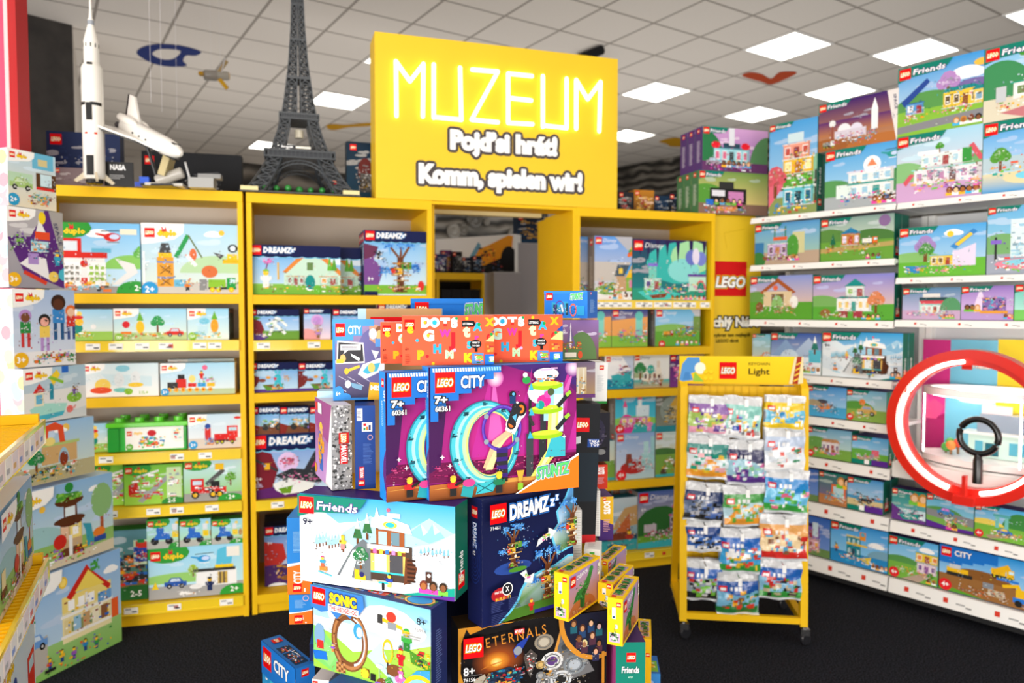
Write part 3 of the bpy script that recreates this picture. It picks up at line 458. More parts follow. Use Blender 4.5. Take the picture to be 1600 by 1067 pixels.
def z_tree(v, big=0):
    v.sky('d8eef6', '5aa8e4'); v.P([(0, .8), (.22, .75), (.15, .55), (.3, .4), (.2, .1), (0, .1)], '7a4a90'); v.P([(0, .8), (.22, .75), (.15, .6), (0, .55)], '6a3050'); v.R(0, .02, v.A, .14, '7ab838'); lego_tree(v, .56, .05, .78); v.bk(.15, .55, .15, .14, '333 222 eee', 10, .04); v.O(.88, .15, .05, 'd8302a', .08); v.bk(.2, .06, .7, .08, 'fff c44 fb3', 12, .03)
    dz(v, .14); v.R(0, 0, .2, .06, '0c1648'); v.T('9+', .05, .22, .06, 'fff', res=1)
def lego_tree(v, x, y, h, leaf='4a9ae8', tr='6a3a20'):
    v.P([(x-h*.14, y), (x+h*.14, y), (x+h*.07, y+h*.15), (x+h*.06, y+h*.7), (x-h*.06, y+h*.7), (x-h*.07, y+h*.15)], tr)
    for a, b, c_, d in ((-.05, .5, -.3, .42), (.05, .55, .32, .5), (-.04, .7, -.22, .92), (.04, .68, .2, .95), (0, .7, .03, .95)): v.L(x+a*h, y+b*h, x+c_*h, y+d*h, h*.045, '7a4a2a'); v.bk(x+c_*h-h*.1, y+d*h-h*.05, h*.2, h*.12, leaf+' 2a6ac8 7ab8f0', 12, h*.05); v.P([(x+c_*h-h*.014, y+d*h), (x+c_*h+h*.014, y+d*h), (x+c_*h+h*.02*v.r.random(), y+d*h-h*v.r.uniform(.1, .24))], '5aa8e8'); [v.O(x+c_*h+h*v.r.uniform(-.13, .13), y+d*h+h*v.r.uniform(-.09, .09), h*.02, v.r.choice('3a86d8 6ab4f0 2a68b8'.split()), None, 6) for _ in range(9)]
    v.R(x-h*.13, y+h*.36, h*.17, h*.12, 'e8b838'); v.R(x-h*.1, y+h*.38, h*.05, h*.07, '543'); v.R(x+h*.02, y+h*.46, h*.2, h*.14, '5a9a38'); v.R(x+h*.05, y+h*.48, h*.06, h*.06, '2a4a30'); v.R(x-h*.18, y+h*.33, h*.4, h*.03, 'b8905a'); v.R(x-h*.16, y+h*.56, h*.34, h*.03, 'a88050'); v.R(x-h*.14, y+h*.22, h*.3, h*.025, 'b8905a'); v.O(x+h*.04, y+h*.27, h*.035, 'e8e0d0'); v.O(x-h*.14, y+h*.42, h*.05, 'd83a2a')
    v.bk(x-h*.16, y+h*.02, h*.32, h*.12, '8a5030 5a2a18 7ab838 c8a070', 16, h*.05); return v.bk(x-h*.2, y+h*.3, h*.4, h*.32, 'd8a040 5a8a38 c84a30 eee 8a5a30', 18, h*.035)
def z_robot(v): v.sky('d8ecf8', '4a9ae0'); v.P([(0, .75), (.35, .6), (.5, .2), (.3, 0), (0, 0)], '7a1f2a'); v.R(.4, 0, v.A, .3, '6a9a38'); v.P([(0, .25), (.6, .1), (.4, 0), (0, 0)], '5a3a8a'); v.L(.85, .75, .75, .5, .12, 'f4f6f4'); v.L(.75, .6, .5, .5, .08, 'eef2ee'); v.L(.9, .7, 1.15, .45, .08, 'eef2ee'); v.L(.75, .5, .6, .15, .09, 'f4f6f4'); v.L(.8, .5, 1.1, .2, .09, 'f4f6f4'); v.bk(.55, .2, .5, .5, '7ac040 333 fff', 20, .05); v.P([(0, .8), (.35, .72), (.2, .65)], '4a9a3a'); v.bk(.2, .1, .3, .12, 'f2c030 5a3a8a fff', 10, .05); dz(v, .18)
def z_fairy(v): v.sky('f4d8e4', '6ab0e8'); v.hill(.1, 0, .4, .35, 'e8a0a0'); v.O(.42, .62, .2, 'd8a8e0'); v.O(.42, .62, .13, 'c890d8'); v.P([(.3, .5), (.2, .6), (.35, .4)], 'f4eef4'); v.bk(.32, .2, .25, .3, 'f0a8c8 8a4a3a fff c88', 20, .05); v.fig(.45, .05, .3, 'b88ad0', '864', '432'); dz(v, .15)
def z_castle(v): v.sky('cfe4f4', '3a8ad8'); v.R(0, 0, v.A, .3, '6aa040'); v.bk(.3, .1, .7, .5, '5a3a8a e84 fff 2a8aa0', 24, .07); dz(v, .18)
def z_bunny(v): v.sky('c8e4f4', '4a9ae0'); v.P([(0, .8), (.28, .7), (.32, .4), (.2, .2), (0, .1)], '7a2a28'); v.R(0, 0, v.A, .1, '5a3a8a'); v.cloud(.5, .65, .3, 'b8d8f0'); v.P([(.4, .25), (1.1, .28), (1.0, .08), (.55, .05)], '5a9030'); v.P([(.45, .24), (1.05, .26), (.9, .1)], '7a5030'); v.O(.9, .45, .12, '3abccc', .16); v.L(.85, .62, .8, .95, .07, '4ac4d4'); v.L(.95, .62, 1.02, .92, .07, '4ac4d4'); v.L(.85, .35, .78, .1, .08, '3abccc'); v.L(.95, .35, 1.05, .12, .08, '3abccc'); v.O(.82, .45, .05, 'e03a50'); v.bk(.7, .08, .45, .1, 'e86a90 fb3 3abccc', 10, .06); v.O(.6, .5, .08, 'e8a030', .05); v.O(.4, .4, .12, '843', .06); v.bk(1.1, .35, .2, .2, 'e8a030 f2c050', 6, .06); dz(v, .2)
def z_shark(v):
    v.sky('cfe6f4', '5a8ad8'); v.P([(0, .8), (.3, .7), (.4, .45), (.3, .1), (0, 0)], '7a1a2a'); v.R(0, 0, v.A, .12, '6a2a70'); v.P([(0, .12), (.5, .2), (v.A, .1), (v.A, 0), (0, 0)], '5a1f68'); v.O(.55, .55, .16, 'e8c8f0'); v.bk(.42, .5, .25, .12, 'd83a5a 8a2a4a e86a8a', 12, .04)
    v.P([(.78, .4), (.95, .7), (1.2, .85), (1.15, .55), (1.0, .4)], '34343c'); v.P([(.9, .45), (1.05, .7), (1.2, .8), (1.12, .5)], 'b8307a'); v.P([(.35, .35), (.6, .45), (1.1, .38), (1.05, .2), (.6, .2)], '2e3238'); v.P([(.32, .22), (.55, .3), (.95, .2), (.9, .08), (.5, .04), (.36, .12)], 'eef0ee'); v.P([(.4, .14), (.62, .18), (.58, .06), (.46, .06)], '6a9a20'); v.L(0, .65, .4, .42, .035, '3a3a3a'); v.R(.2, .45, .08, .1, 'e8b020'); v.bk(.4, .22, .7, .16, '222 444 888 e6a', 24, .04)
    dz(v, .2); v.T('10+', .04, .28, .06, 'fff', res=1); v.txt(.04, .18, .16, .07, 4, 'cbd')
def z_car(v): v.sky('bfe0f4', '4a9ae0'); v.R(0, 0, v.A, .3, '7a4a30'); v.P([(0, .4), (.3, .3), (.2, 0), (0, 0)], '8a2a20'); v.bk(.3, .2, .8, .35, '7ac040 fff 555 5a8a3a fb3', 24, .08); v.O(.5, .25, .12, '333'); v.O(.95, .25, .12, '333'); v.O(1.2, .2, .2, '8a6ac8', .1); dz(v, .22)
def z_night(v): v.sky('d8e4f0', '3a7ac8'); v.P([(0, .75), (.3, .7), (.35, .45), (.2, .3), (0, .3)], 'b8302a'); v.R(0, 0, v.A, .35, '4a2a6a'); v.bk(.15, .1, .6, .25, 'c89030 8a4a20 e8b040 333', 24, .05); v.O(.5, .12, .25, '8a5a2a', .06); v.bk(.4, .4, .2, .15, '234 e86', 8, .04); dz(v, .13); v.T('9+', .05, .7, .05, 'fff', res=1); v.O(.2, 0, .15, 'e8f0f8', .05); v.O(.6, 0, .2, 'e8f0f8', .05)
# ---------------------------------------------------------------- pictures: toddler bricks
def d_car(v): v.sky('e8dcc0', 'b8d8ea'); v.R(.5*v.A, .72, .45*v.A, .28, '6ab8d8'); v.R(.62*v.A, .78, .2*v.A, .12, 'd8c890'); v.R(0, .35, .5*v.A, .25, 'b8d8b8'); v.car(.03, .3, .42, 'a8c878', 'd8e8c0'); v.R(.52, .35, .4, .3, '5a3a20'); v.R(.6, .42, .22, .22, 'cfe8f0'); v.R(.52, .35, .35, .05, 'd8302a'); v.bk(.3, .06, .55, .2, 'f2c030 4ab0c0 843 e86 7ac 4a9a30', 14, .07); dp(v, .12, .55); v.age('2+', .09, .12, .11, '2a9ac8')
def d_space(v): v.sky('9a96a0', 'b8b4b8'); v.P([(.0, .62), (.3, .65), (.5, 1), (.6, 1), (.8, .1), (.75, 0), (.2, .2)], '5a2a7a'); v.P([(.55, 1), (.85, 1), (.85, .1), (.8, .1)], 'a8a4a0'); v.P([(.42, .9), (.55, .62), (.35, .62)], 'f0f0ee'); v.O(.46, .9, .05, 'f2d020', .08); v.R(.36, .62, .2, .1, 'e8502a'); v.R(.3, .46, .24, .14, 'b8e0ea'); v.bk(.3, .46, .24, .14, 'e89030 fff 4ac', 8, .06); v.P([(.15, .3), (.3, .42), (.5, .38), (.55, .1)], 'f0eef0'); v.R(.26, .3, .14, .14, 'b090d0'); v.L(.2, .2, .5, .06, .05, 'd8402a'); v.fig(.66, .3, .18, '3aa8c8', '3aa8c8', '2a90b0'); v.O(.6, .15, .07, 'f2d060'); v.O(.75, .18, .08, '4ab8d0'); v.bk(.05, .5, .2, .12, '7a4ab0 5a2a7a fff 7ac040', 10, .06); dp(v, .12, .5); v.age('3+', .07, .1, .09, 'f2b820'); v.T('SPACE', v.A-.14, .85, .05, '4a4a6a', w=.3, rot=-1.3, res=1)
def d_people(v):
    v.sky('dfe6f2', 'a8c0e4'); v.R(0, 0, v.A, .2, 'f0eef0')
    for x, y, h, c1, c2, hr, sk in ((.16, .26, .5, '2a8a40', 'c83a3a', 'b890d0', '7a4a30'), (.42, .2, .5, 'f2d060', 'b890d0', '222', 'f2b0a0'), (.62, .34, .62, '3a8ad0', '2a5a8a', '3a2218', '5a3220'), (.8, .34, .48, 'd83a30', '2a4a8a', 'e8702a', 'f4c8a8')): v.R(x-h*.12, y, h*.08, h*.4, c2); v.R(x+h*.04, y, h*.08, h*.4, c2); v.R(x-h*.14, y+h*.36, h*.28, h*.3, c1); v.O(x, y+h*.8, h*.17, hr); v.O(x, y+h*.76, h*.12, sk)
    v.bk(.25, .04, .6, .12, 'f2c030 2a8a40 d83a30 4ab0d0 e8702a b890d0', 14, .07); dp(v, .13, .5); v.age('3+', .09, .1, .1, 'f2b820')
def d_boat(v): v.sky('d8dcdc', 'a8c8dc'); v.P([(0, .55), (v.A, .6), (v.A, .2), (0, 0)], 'e8e8e6'); v.P([(.1, .25), (.3, .35), (.85, .3), (.8, .15), (.35, .05), (.18, .12)], 'a8e0d4'); v.P([(.2, .12), (.8, .16), (.75, .08), (.35, .03)], '4ab4c8'); v.R(.2, .3, .18, .25, 'f0e8c8'); v.R(.23, .34, .12, .17, '6ab8d8'); v.P([(.17, .54), (.42, .56), (.3, .72)], 'd8302a'); v.R(.5, .4, .08, .3, '2a90a8'); v.P([(.5, .8), (.65, .95), (.72, .85), (.58, .65)], 'f2d030'); v.L(.42, .85, .78, .7, .06, '8ac040'); v.O(1.0, .4, .16, '8ac040', .1); v.fig(1.0, .45, .15, '8a5ab0', '8a5ab0', '422'); v.O(.9, .18, .07, 'e8706a'); v.R(.75, .88, .14, .12, '2a6ac8'); dp(v, .15, .45); v.age('2+', .12, .05, .12, '2a9ac8')
def d_farm(v): v.sky('d8e4d0', '9ac4ea'); v.O(1.0, .88, .07, 'f2c860'); v.cloud(.9, .85, .1); v.R(0, 0, v.A, .28, 'b8b088'); v.R(.55, .3, .65, .32, 'cfa870'); v.R(.55, .6, .7, .05, 'b0c878'); v.O(.95, .3, .1, '9ac4da', .25, 14, 0, 180); v.P([(.55, .64), (.62, .95), (.8, 1), (.95, .92), (.98, .64), (.88, .64), (.85, .86), (.68, .86), (.66, .64)], 'e0502a'); v.O(.7, .68, .1, 'f0dc80', .07); v.O(.95, .36, .08, '8a3a20', .12); v.bk(.1, .06, 1.1, .25, 'e8502a fff 2a8a4a f2c030 333 4ab0d0', 30, .07); v.tree(.45, .2, .4, '2a8a4a'); dp(v, .14, .4)
def d_treeh(v0): v = Cv(v0.m, v0.o, v0.ux*(v0.A/1.42), v0.uy, v0.S, 1.42, seed=9); v.sky('d8e8dc', '8ab8e4'); v.O(.42, .75, .04, 'f2c040'); v.cloud(1.15, .85, .08); v.hill(.3, .25, .5, .3, '9ac4c8'); v.R(0, 0, v.A, .3, '9ac070', '8ab860'); v.P([(0, .06), (v.A, .14), (v.A, 0), (0, 0)], 'd8ccb0'); v.R(1.22, .25, .05, .4, 'a8583a'); v.O(1.25, .68, .16, '8ab878', .22); v.P([(.62, .1), (.98, .1), (.9, .3), (.88, .85), (.7, .85), (.7, .3)], '6a3a22'); v.R(.65, .2, .3, .28, 'c8a880'); v.R(.66, .3, .1, .2, 'e8c0a0'); v.R(.78, .3, .16, .2, 'f2dc80'); v.R(.82, .34, .08, .1, 'fff'); v.O(.8, .5, .16, '5a2a1a', .04); v.R(.72, .55, .14, .15, 'dfeef4'); v.O(.78, .54, .22, '5a3018', .05); v.O(.78, .78, .2, '5a3018', .07); v.bk(.6, .78, .36, .12, '7ab830 4a9a3a 8ac850', 14, .08); v.O(.78, .94, .06, '2a8a3a'); v.O(.64, .3, .09, 'c82a20'); v.R(.76, .1, .05, .25, 'eee'); v.P([(.96, .45), (1.08, .42), (1.12, .18), (1.02, .14), (1.0, .35)], '3a9ab0'); v.R(.08, .25, .14, .18, 'e8d8a0'); v.R(.06, .18, .2, .08, '6a3a20'); v.O(1.2, .28, .09, 'e8802a', .06); v.R(1.12, .16, .18, .07, '2a4a9a'); v.bk(.05, .04, 1.1, .18, 'f2d040 d83a2a 7ac040 843 fff 9a6ac8', 36, .04); v.micro(140, .05, .85, .026); dp(v, .13, .4)
def d_house(v0):
    v = Cv(v0.m, v0.o, v0.ux*(v0.A/1.45), v0.uy, v0.S, 1.45, seed=7)
    v.sky('c8e0f0', '88b4e4'); v.O(.62, .86, .06, 'f2c840'); v.O(.62, .86, .04, 'ffe070'); v.cloud(1.3, .82, .09); v.R(0, 0, v.A, .3, '8ac060', '9ac878'); v.P([(0, .3), (.4, .42), (.4, .1), (0, 0)], 'b8b4ac'); v.R(.6, .25, .7, .46, 'f0e4b0'); v.R(.6, .55, .7, .16, 'f2dc80'); v.R(.58, .5, .74, .03, 'f8f6f0'); v.R(.58, .3, .74, .03, 'f8f6f0'); v.P([(.66, .7), (.95, .96), (1.0, .9), (1.3, .66), (1.26, .62), (.98, .84), (.72, .66)], 'c8281e'); v.P([(.78, .72), (.97, .9), (1.2, .7)], 'f2d860'); v.bk(1.0, .86, .14, .12, '2a8a3a 4aa040', 8, .05)
    for x in (.68, .82, .96): v.R(x, .56, .09, .1, 'fff'); v.R(x+.02, .34, .08, .1, '8a9a60')
    v.R(1.1, .52, .2, .1, '6aa0d8'); v.R(.92, .3, .03, .38, 'eee'); v.R(.05, .48, .2, .14, 'e8ecee'); v.bk(.04, .56, .22, .14, '2a8a3a 3a9a48', 12, .06); v.car(.1, .3, .3, '6a9ad8', 'cde'); v.R(1.3, .3, .1, .2, 'e8602a'); [v.R(.62+.13*i, .34, .1, .14, c) for i, c in enumerate(('e8d8a0', '9ac4e0', 'c8a070', 'f4ecd0', '8a5a3a'))]; v.bk(.62, .32, .66, .34, 'c8281e 2a6ac8 843 f2c030 fff 2a8a8a', 26, .035); [v.fig(.42+.16*i, .06+.03*(i % 2), .13, c, '2a4a8a') for i, c in enumerate(('d8302a', 'f2c030', '9a5ab8', '2a8ac8', '3a9a48'))]; v.bk(.3, .02, 1.0, .2, '2a8a3a f2c030 e8602a 3a5ac0 9a5ab8', 22, .03); dp(v, .12, .42); v.age('3+', .07, .06, .09, 'f2b030'); v.R(.35, .05, .14, .03, '222')
def d_fire(v): v.sky('d4ecf6', '7ac0ee'); v.cloud(.65, .85, .14); v.hill(1.05, .35, .35, .2, '8ac860'); v.R(0, 0, v.A, .1, '9a9a98'); v.tree(1.2, .4, .3, '6ab850'); v.R(.12, .1, .6, .42, 'f0f0ee'); v.R(.1, .5, .65, .08, 'd8281e'); v.R(.12, .56, .3, .22, 'd8281e'); v.R(.17, .6, .2, .14, 'dfe8ee'); v.R(.12, .1, .6, .12, 'd8281e')
def d_fire2(v):
    d_fire(v)
    for x in (.2, .52):
        v.R(x-.03, .1, .24, .34, 'f8f8f6')
        for i in range(3):
            for j in range(3): v.R(x+i*.07, .18+j*.08, .045, .045, '9ac84a' if x > .4 else '8a8a80')
    v.R(.4, .34, .1, .14, 'f8f4ea'); v.O(.45, .42, .05, 'd8281e'); v.heli(.82, .8, .36, 'd8281e', '555'); v.R(.55, .58, .25, .06, '6ab8d8'); v.P([(.85, .5), (1.1, .42), (1.15, .3), (.9, .12), (.8, .12), (1.0, .3)], 'e8e8e6'); v.O(1.1, .02, .24, '2f9a36', .16); v.T('2+', 1.1, .04, .08, 'fff', res=1); v.bk(.2, .02, .6, .14, 'e87a2a 8ac8e0 d8281e f2c030 333', 16, .06); v.R(v.A-.26, .84, .22, .08, 'f4e8d0'); dg(v, .15)
def d_constr(v): v.sky('e0e8d8', 'a8d4f0'); v.cloud(.95, .86, .1); v.O(1.07, .88, .04, 'f2c040'); v.R(0, 0, v.A, .16, 'c8c4bc'); v.hill(1.0, .3, .5, .25, 'b8d8a8'); v.R(.2, .1, .22, .42, 'e8a030'); v.R(.2, .22, .22, .02, '4a8ac8'); v.R(.2, .44, .22, .02, '4a8ac8'); v.L(.24, .12, .38, .22, .015, '8a5a20'); v.L(.38, .12, .24, .22, .015, '8a5a20'); v.L(.24, .28, .38, .4, .015, '8a5a20'); v.L(.38, .28, .24, .4, .015, '8a5a20'); v.R(.22, .52, .18, .06, 'f2c020'); v.P([(.23, .58), (.39, .58), (.36, .72), (.26, .72)], '444'); v.L(.45, .52, .62, .84, .06, '2a9a50'); v.L(.62, .84, .8, .52, .02, '6a7a40'); v.O(.68, .56, .05, 'e07040', .09); v.L(.72, .4, .6, .55, .05, 'eee'); v.truck(.88, .02, .38, '1f9a40', '8ac030', 'e8b818'); v.O(.9, .32, .11, 'd8703a', .09); v.R(1.08, .44, .24, .06, 'e8b818'); v.R(1.14, .5, .14, .08, 'f2c828'); v.O(1.22, .66, .07, '222', .06); v.O(1.22, .66, .04, 'def'); v.P([(.95, .6), (1.1, .56), (1.05, .5)], '555'); v.R(.42, .1, .2, .1, '6ab8d8'); v.fig(.6, .04, .16, 'e8802a', '333', 'fff'); v.R(.76, .05, .1, .16, '8a8a8a'); v.R(.02, .1, .02, .5, 'fff'); dp(v, .15, .44); v.age('2+', .1, .06, .11, '2a9ad8')
def d_rooster(v): v.sky('f0eed8', '9ad0ee'); v.O(.7, .85, .08, 'f2d060'); v.R(0, 0, v.A, .3, '9ac858'); v.O(.6, .4, .2, '1f8a78', .16); v.O(.7, .6, .12, 'f2c030'); v.O(.68, .74, .14, 'd8302a', .06); v.O(.4, .3, .14, 'e8702a'); v.bk(.1, .08, 1.0, .2, 'd8302a 7ac040 f2c030 fff', 20, .07); v.O(1.1, .45, .08, 'f0f0ee'); dp(v, .16, .4)
def d_tractor(v): v.sky('e8f0dc', '9ad4f0'); v.R(0, 0, v.A, .25, 'b8cc90'); v.O(.35, .5, .11, 'd8202a'); v.R(.2, .2, .3, .08, 'e8802a'); v.O(.75, .42, .12, 'f2c020', .2); v.P([(.65, .62), (.75, .9), (.85, .62)], '6ab030'); v.tree(1.25, .25, .55, '2a9a50'); v.car(1.5, .12, .5, 'd8302a', 'cde', '333'); v.bk(.1, .05, 1.4, .18, '7ac040 f2c030 d8302a fff 8a5', 24, .07); dp(v, .17, .35); v.age('1½+', .15, .1, .13, '8ac030')
def d_pine(v): v.sky('e4f0e4', '9ad4f0'); v.O(.5, .6, .16, '7ac8e0', .1); v.R(.3, .2, .3, .25, 'bfe0ea'); v.O(.8, .45, .12, 'f2a020', .22); v.P([(.7, .65), (.8, .92), (.9, .65)], '6ab030'); v.bk(.1, .05, .9, .2, 'f2c030 7ac8e0 fff 8ac030', 16, .08); dp(v, .18, .45); v.age('1½+', .14, .12, .13, '8ac030')
def d_bath(v): v.sky('f2f0ec', 'd4e8ee'); v.P([(.5, .7), (1.9, .6), (1.9, .3), (.8, .35)], 'cfe4ea'); v.O(.55, .35, .22, 'f2d060', .2); v.O(.5, .2, .3, 'e8502a', .1); v.O(1.0, .5, .14, 'dfe4e6', .22); v.O(1.05, .2, .22, '7ac8c0', .07); v.O(1.45, .55, .14, 'e4e8ea', .22); v.O(1.45, .35, .22, 'f2c830', .07); v.O(1.25, .15, .12, '8ac030', .1); v.O(1.1, .85, .2, '8ac8d8', .1); dp(v, .16, .3); v.T('1½+', 1.55, .06, .1, '8ac030', res=1)
def d_train(v): v.sky('e8f0ee', 'a8d8f0'); v.R(0, 0, v.A, .18, 'b8c8a0'); v.R(.45, .22, .3, .28, 'd8281e'); v.R(.5, .5, .2, .14, '222'); v.R(.2, .2, .3, .2, '333'); v.R(.8, .25, .24, .12, 'd8281e'); v.O(.92, .5, .1, 'f2dc80', .12); v.R(1.08, .25, .24, .12, '2a9ad8'); v.R(1.35, .25, .24, .12, 'f2c020'); v.bk(1.1, .36, .5, .2, 'e86ab0 4ab0d0 7ac040 fff', 10, .07)
def d_train2(v):
    d_train(v)
    for i in range(7): v.O(.25+i*.2, .16, .07, 'f2b820'); v.O(.25+i*.2, .16, .03, 'd8281e')
    v.fig(1.2, .5, .26, 'd8281e', 'd8281e', '333'); v.O(1.3, .85, .08, 'e86a90'); dp(v, .16, .34); v.age('2+', .13, .1, .12, '2a9ad8')
def d_mack(v): v.sky('f0f0f0', 'c8e0ee'); v.R(0, 0, v.A, .3, 'd8ccc0'); v.truck(.7, .12, .6, 'd8201e', 'd8201e'); v.R(1.05, .3, .3, .35, 'e02a20'); v.R(1.1, .5, .22, .1, 'bfe0ee'); v.R(.45, .25, .16, .35, 'd8302a'); v.O(.53, .65, .08, '2a4a9a'); v.bk(.4, .1, .3, .2, '2a6ac8 d83 7bd', 10, .07); v.O(1.35, .88, .1, 'd8302a', .04); dp(v, .16, .36); v.age('2+', .13, .12, .12, '2a9ad8')
def d_track(v): v.sky('9ad04a', '7ac040'); v.P([(.3, .1), (1.0, .75), (1.1, .7), (.42, .05)], '9aa0a4'); v.P([(.2, .4), (.9, .3), (.9, .22), (.2, .3)], 'a8acb0'); v.P([(.1, .5), (.3, .6), (.35, .3), (.1, .25)], 'c8281e'); v.L(.3, .7, .8, .85, .05, 'e8e8e8'); v.bk(.1, .1, .8, .7, 'd8302a 9aa0a4 fff d8302a', 30, .08); v.R(.98, .12, .34, .8, 'c8e0b0'); v.bk(1.0, .15, .28, .7, 'fff d8302a 9aa', 12, .08); v.O(1.15, .03, .3, '2f8a36', .14); v.T('2-5', 1.0, .03, .1, 'fff', res=1); dg(v, .17)
def d_ftruck(v): v.sky('8ac850', 'c8e8f4'); v.R(0, 0, v.A, .2, '9a9a98'); v.tree(1.05, .35, .35, '6ab030'); v.R(.15, .2, .3, .35, 'd8201e'); v.R(.2, .4, .2, .1, 'cde'); v.R(.45, .2, .5, .14, 'd8201e'); v.L(.5, .4, .9, .75, .1, '555'); v.R(.7, .75, .2, .15, 'f2c020'); v.R(.6, .34, .2, .14, '222'); v.bk(.15, .2, .8, .15, 'fff d8201e 333', 14, .06)
def d_ftruck2(v):
    d_ftruck(v)
    for x in (.25, .65, .8): v.O(x, .16, .09, '222'); v.O(x, .16, .05, 'f2c020')
    v.O(1.05, .02, .3, '2f9a36', .15); v.T('2+', 1.0, .03, .1, 'fff', res=1); dg(v, .17)
def d_moto(v): v.sky('b8e0a0', '9ad8f4'); v.O(.95, .85, .06, 'f2d040'); v.R(0, 0, v.A, .25, 'b8b8b0'); v.O(.25, .25, .13, '222'); v.O(.7, .25, .13, '222'); v.P([(.2, .3), (.75, .3), (.7, .5), (.35, .55)], '2a6ac8'); v.O(.42, .62, .12, '2a6ac8', .16); v.O(.42, .8, .11, 'f0f0f0'); v.O(.45, .74, .06, 'e8b890'); v.R(.8, .35, .2, .22, 'f2d020'); v.R(.8, .6, .16, .22, 'dfe4ea'); v.O(1.1, .45, .07, 'b8905a', .14); v.O(1.0, 0, .34, '2f9a36', .2); v.T('2+', .92, .04, .12, 'fff', res=1); dg(v, .2)
def d_police(v): v.sky('c8e8f0', '9ad8f4'); v.hill(.6, .3, .9, .2, '9ad070'); v.R(0, 0, v.A, .25, 'a8a8a8'); v.tree(.8, .4, .25, 'b0d040'); v.R(.85, .2, .75, .3, 'f4f4f4'); v.R(.8, .48, .78, .06, '333'); v.R(1.25, .22, .18, .24, 'c8a850'); v.R(1.28, .22, .03, .24, '654'); v.R(1.35, .22, .03, .24, '654'); v.R(1.2, .54, .34, .06, 'f2d020'); v.P([(1.22, .6), (1.5, .6), (1.54, .85), (1.4, .95), (1.25, .9)], '5ac0e0'); v.heli(1.0, .74, .4, '2a9ad8', 'fff'); v.car(.28, .2, .4, '2a5ab0', 'cde'); v.P([(.05, .2), (.18, .2), (.12, .35)], 'f2d020'); v.fig(1.1, .1, .28, '1a2a5a', '1a2a5a', '222'); v.O(.85, .2, .12, 'eee', .05); v.bk(.55, .04, .3, .1, 'fff eee c83', 8, .06); v.R(1.42, .75, .24, .2, 'f0ece4'); v.O(1.6, .02, .32, '2f9a36', .18); v.T('2+', 1.48, .05, .1, 'fff', res=1); dg(v, .2)
def d_digger(v): v.sky('4a7a4a', '5a8a98'); v.R(0, 0, v.A, .3, '8a6a40'); v.bk(.2, .2, .6, .5, 'e8a020 d83a2a 2a6ac8 333 e8802a', 26, .1); v.R(.55, .5, .25, .35, 'cdb'); v.bk(.55, .5, .22, .35, 'd83a2a f2c030 2a4ab0 2a8a4a', 8, .12); v.O(.6, .05, .4, '2a6a30', .16); v.T('2-5', .5, .05, .08, 'fff', res=1)
# ---------------------------------------------------------------- pictures: storybook boxes
def y_house(v): v.sky('e8dcd0', '5a9ae4'); v.P([(v.A-.3, 1), (v.A, 1), (v.A, .72)], 'b8b8c0'); v.R(0, .3, v.A, .3, 'c8c0b8'); v.R(0, 0, v.A, .14, 'e8e8e8'); v.O(.25, .16, .25, '8ab060', .08); v.R(.38, .14, .2, .26, 'c8a078'); v.P([(.34, .38), (.4, .56), (.62, .56), (.62, .38)], '4a5a68'); v.R(.42, .42, .07, .08, 'f2d050'); v.R(.55, .14, .26, .24, '8ab848'); v.P([(.52, .36), (.68, .64), (.84, .36)], 'f2c020'); v.L(.53, .37, .68, .65, .03, '4a9ad8'); v.L(.83, .37, .68, .65, .03, '4a9ad8'); v.R(.6, .2, .08, .12, 'd88aa8'); v.R(.7, .2, .08, .12, 'd88aa8')
def y_house2(v):
    y_house(v)
    v.R(.655, .6, .02, .12, '7a5a3a')
    for i in range(16): v.O(.66+v.r.uniform(-.07, .07), .76+v.r.uniform(-.06, .06), .03, v.r.choice('d8202a f2c020 3aa040 5ab848 e8702a'.split()), None, 8)
    v.bk(.04, .12, .4, .16, 'd8302a 3aa040 f2c030 fff 2a8ad8 843', 24, .04); v.figs(.3, .8, .02, .09, 5); dy(v, .14)
def y_forest(v): v.sky('1f8a88', '2a2a5a'); v.O(.9, .62, .65, '3ab8b0', .35); v.O(1.1, .72, .4, 'a8e0a8', .28); v.O(.95, .5, .3, '8adcd8', .2); [v.P([(x, 1), (x+.08, 1), (x+.04, .72-.1*(i % 3))], '2a1f50') for i, x in enumerate((.1, .25, .42, .6, .8, 1.05, 1.3))]; v.P([(1.35, 1), (v.A, 1), (v.A, .6), (1.6, .85)], '9a98a8'); v.R(0, 0, v.A, .2, '2f9a80'); v.P([(.1, .14), (.5, .22), (.9, .1), (.6, 0), (.3, 0)], '4ac8c0'); v.P([(.6, .02), (1.6, .08), (1.6, 0)], 'd8e4e8'); v.house(.22, .18, .3, .18, 'bfe8d8', 'e8f0ee', '5a3a8a', 2, 1, 0); v.R(.3, .36, .14, .2, '7ad0c0'); v.R(.28, .56, .18, .05, '8a7ad8'); v.R(1.05, .16, .55, .24, 'bfe8d4'); v.R(1.03, .4, .58, .04, '6a3a9a'); v.O(1.28, .18, .1, 'e86a70', .16, 14, 0, 180); v.O(1.28, .18, .07, '1f8a80', .13, 14, 0, 180); v.O(1.1, .72, .12, '6a78c8', .13); v.O(1.28, .7, .1, '7a88d8', .12); v.O(1.18, .74, .07, 'e8e0f4', .14); v.P([(.3, .08), (.65, .12), (.6, .05), (.38, .03)], '8a3a20'); v.bk(.2, .12, 1.4, .16, 'e86ab0 fff 5a3a8a fb3 7c4', 30, .045); v.figs(.7, 1.55, .02, .07, 10); dy(v, .16)
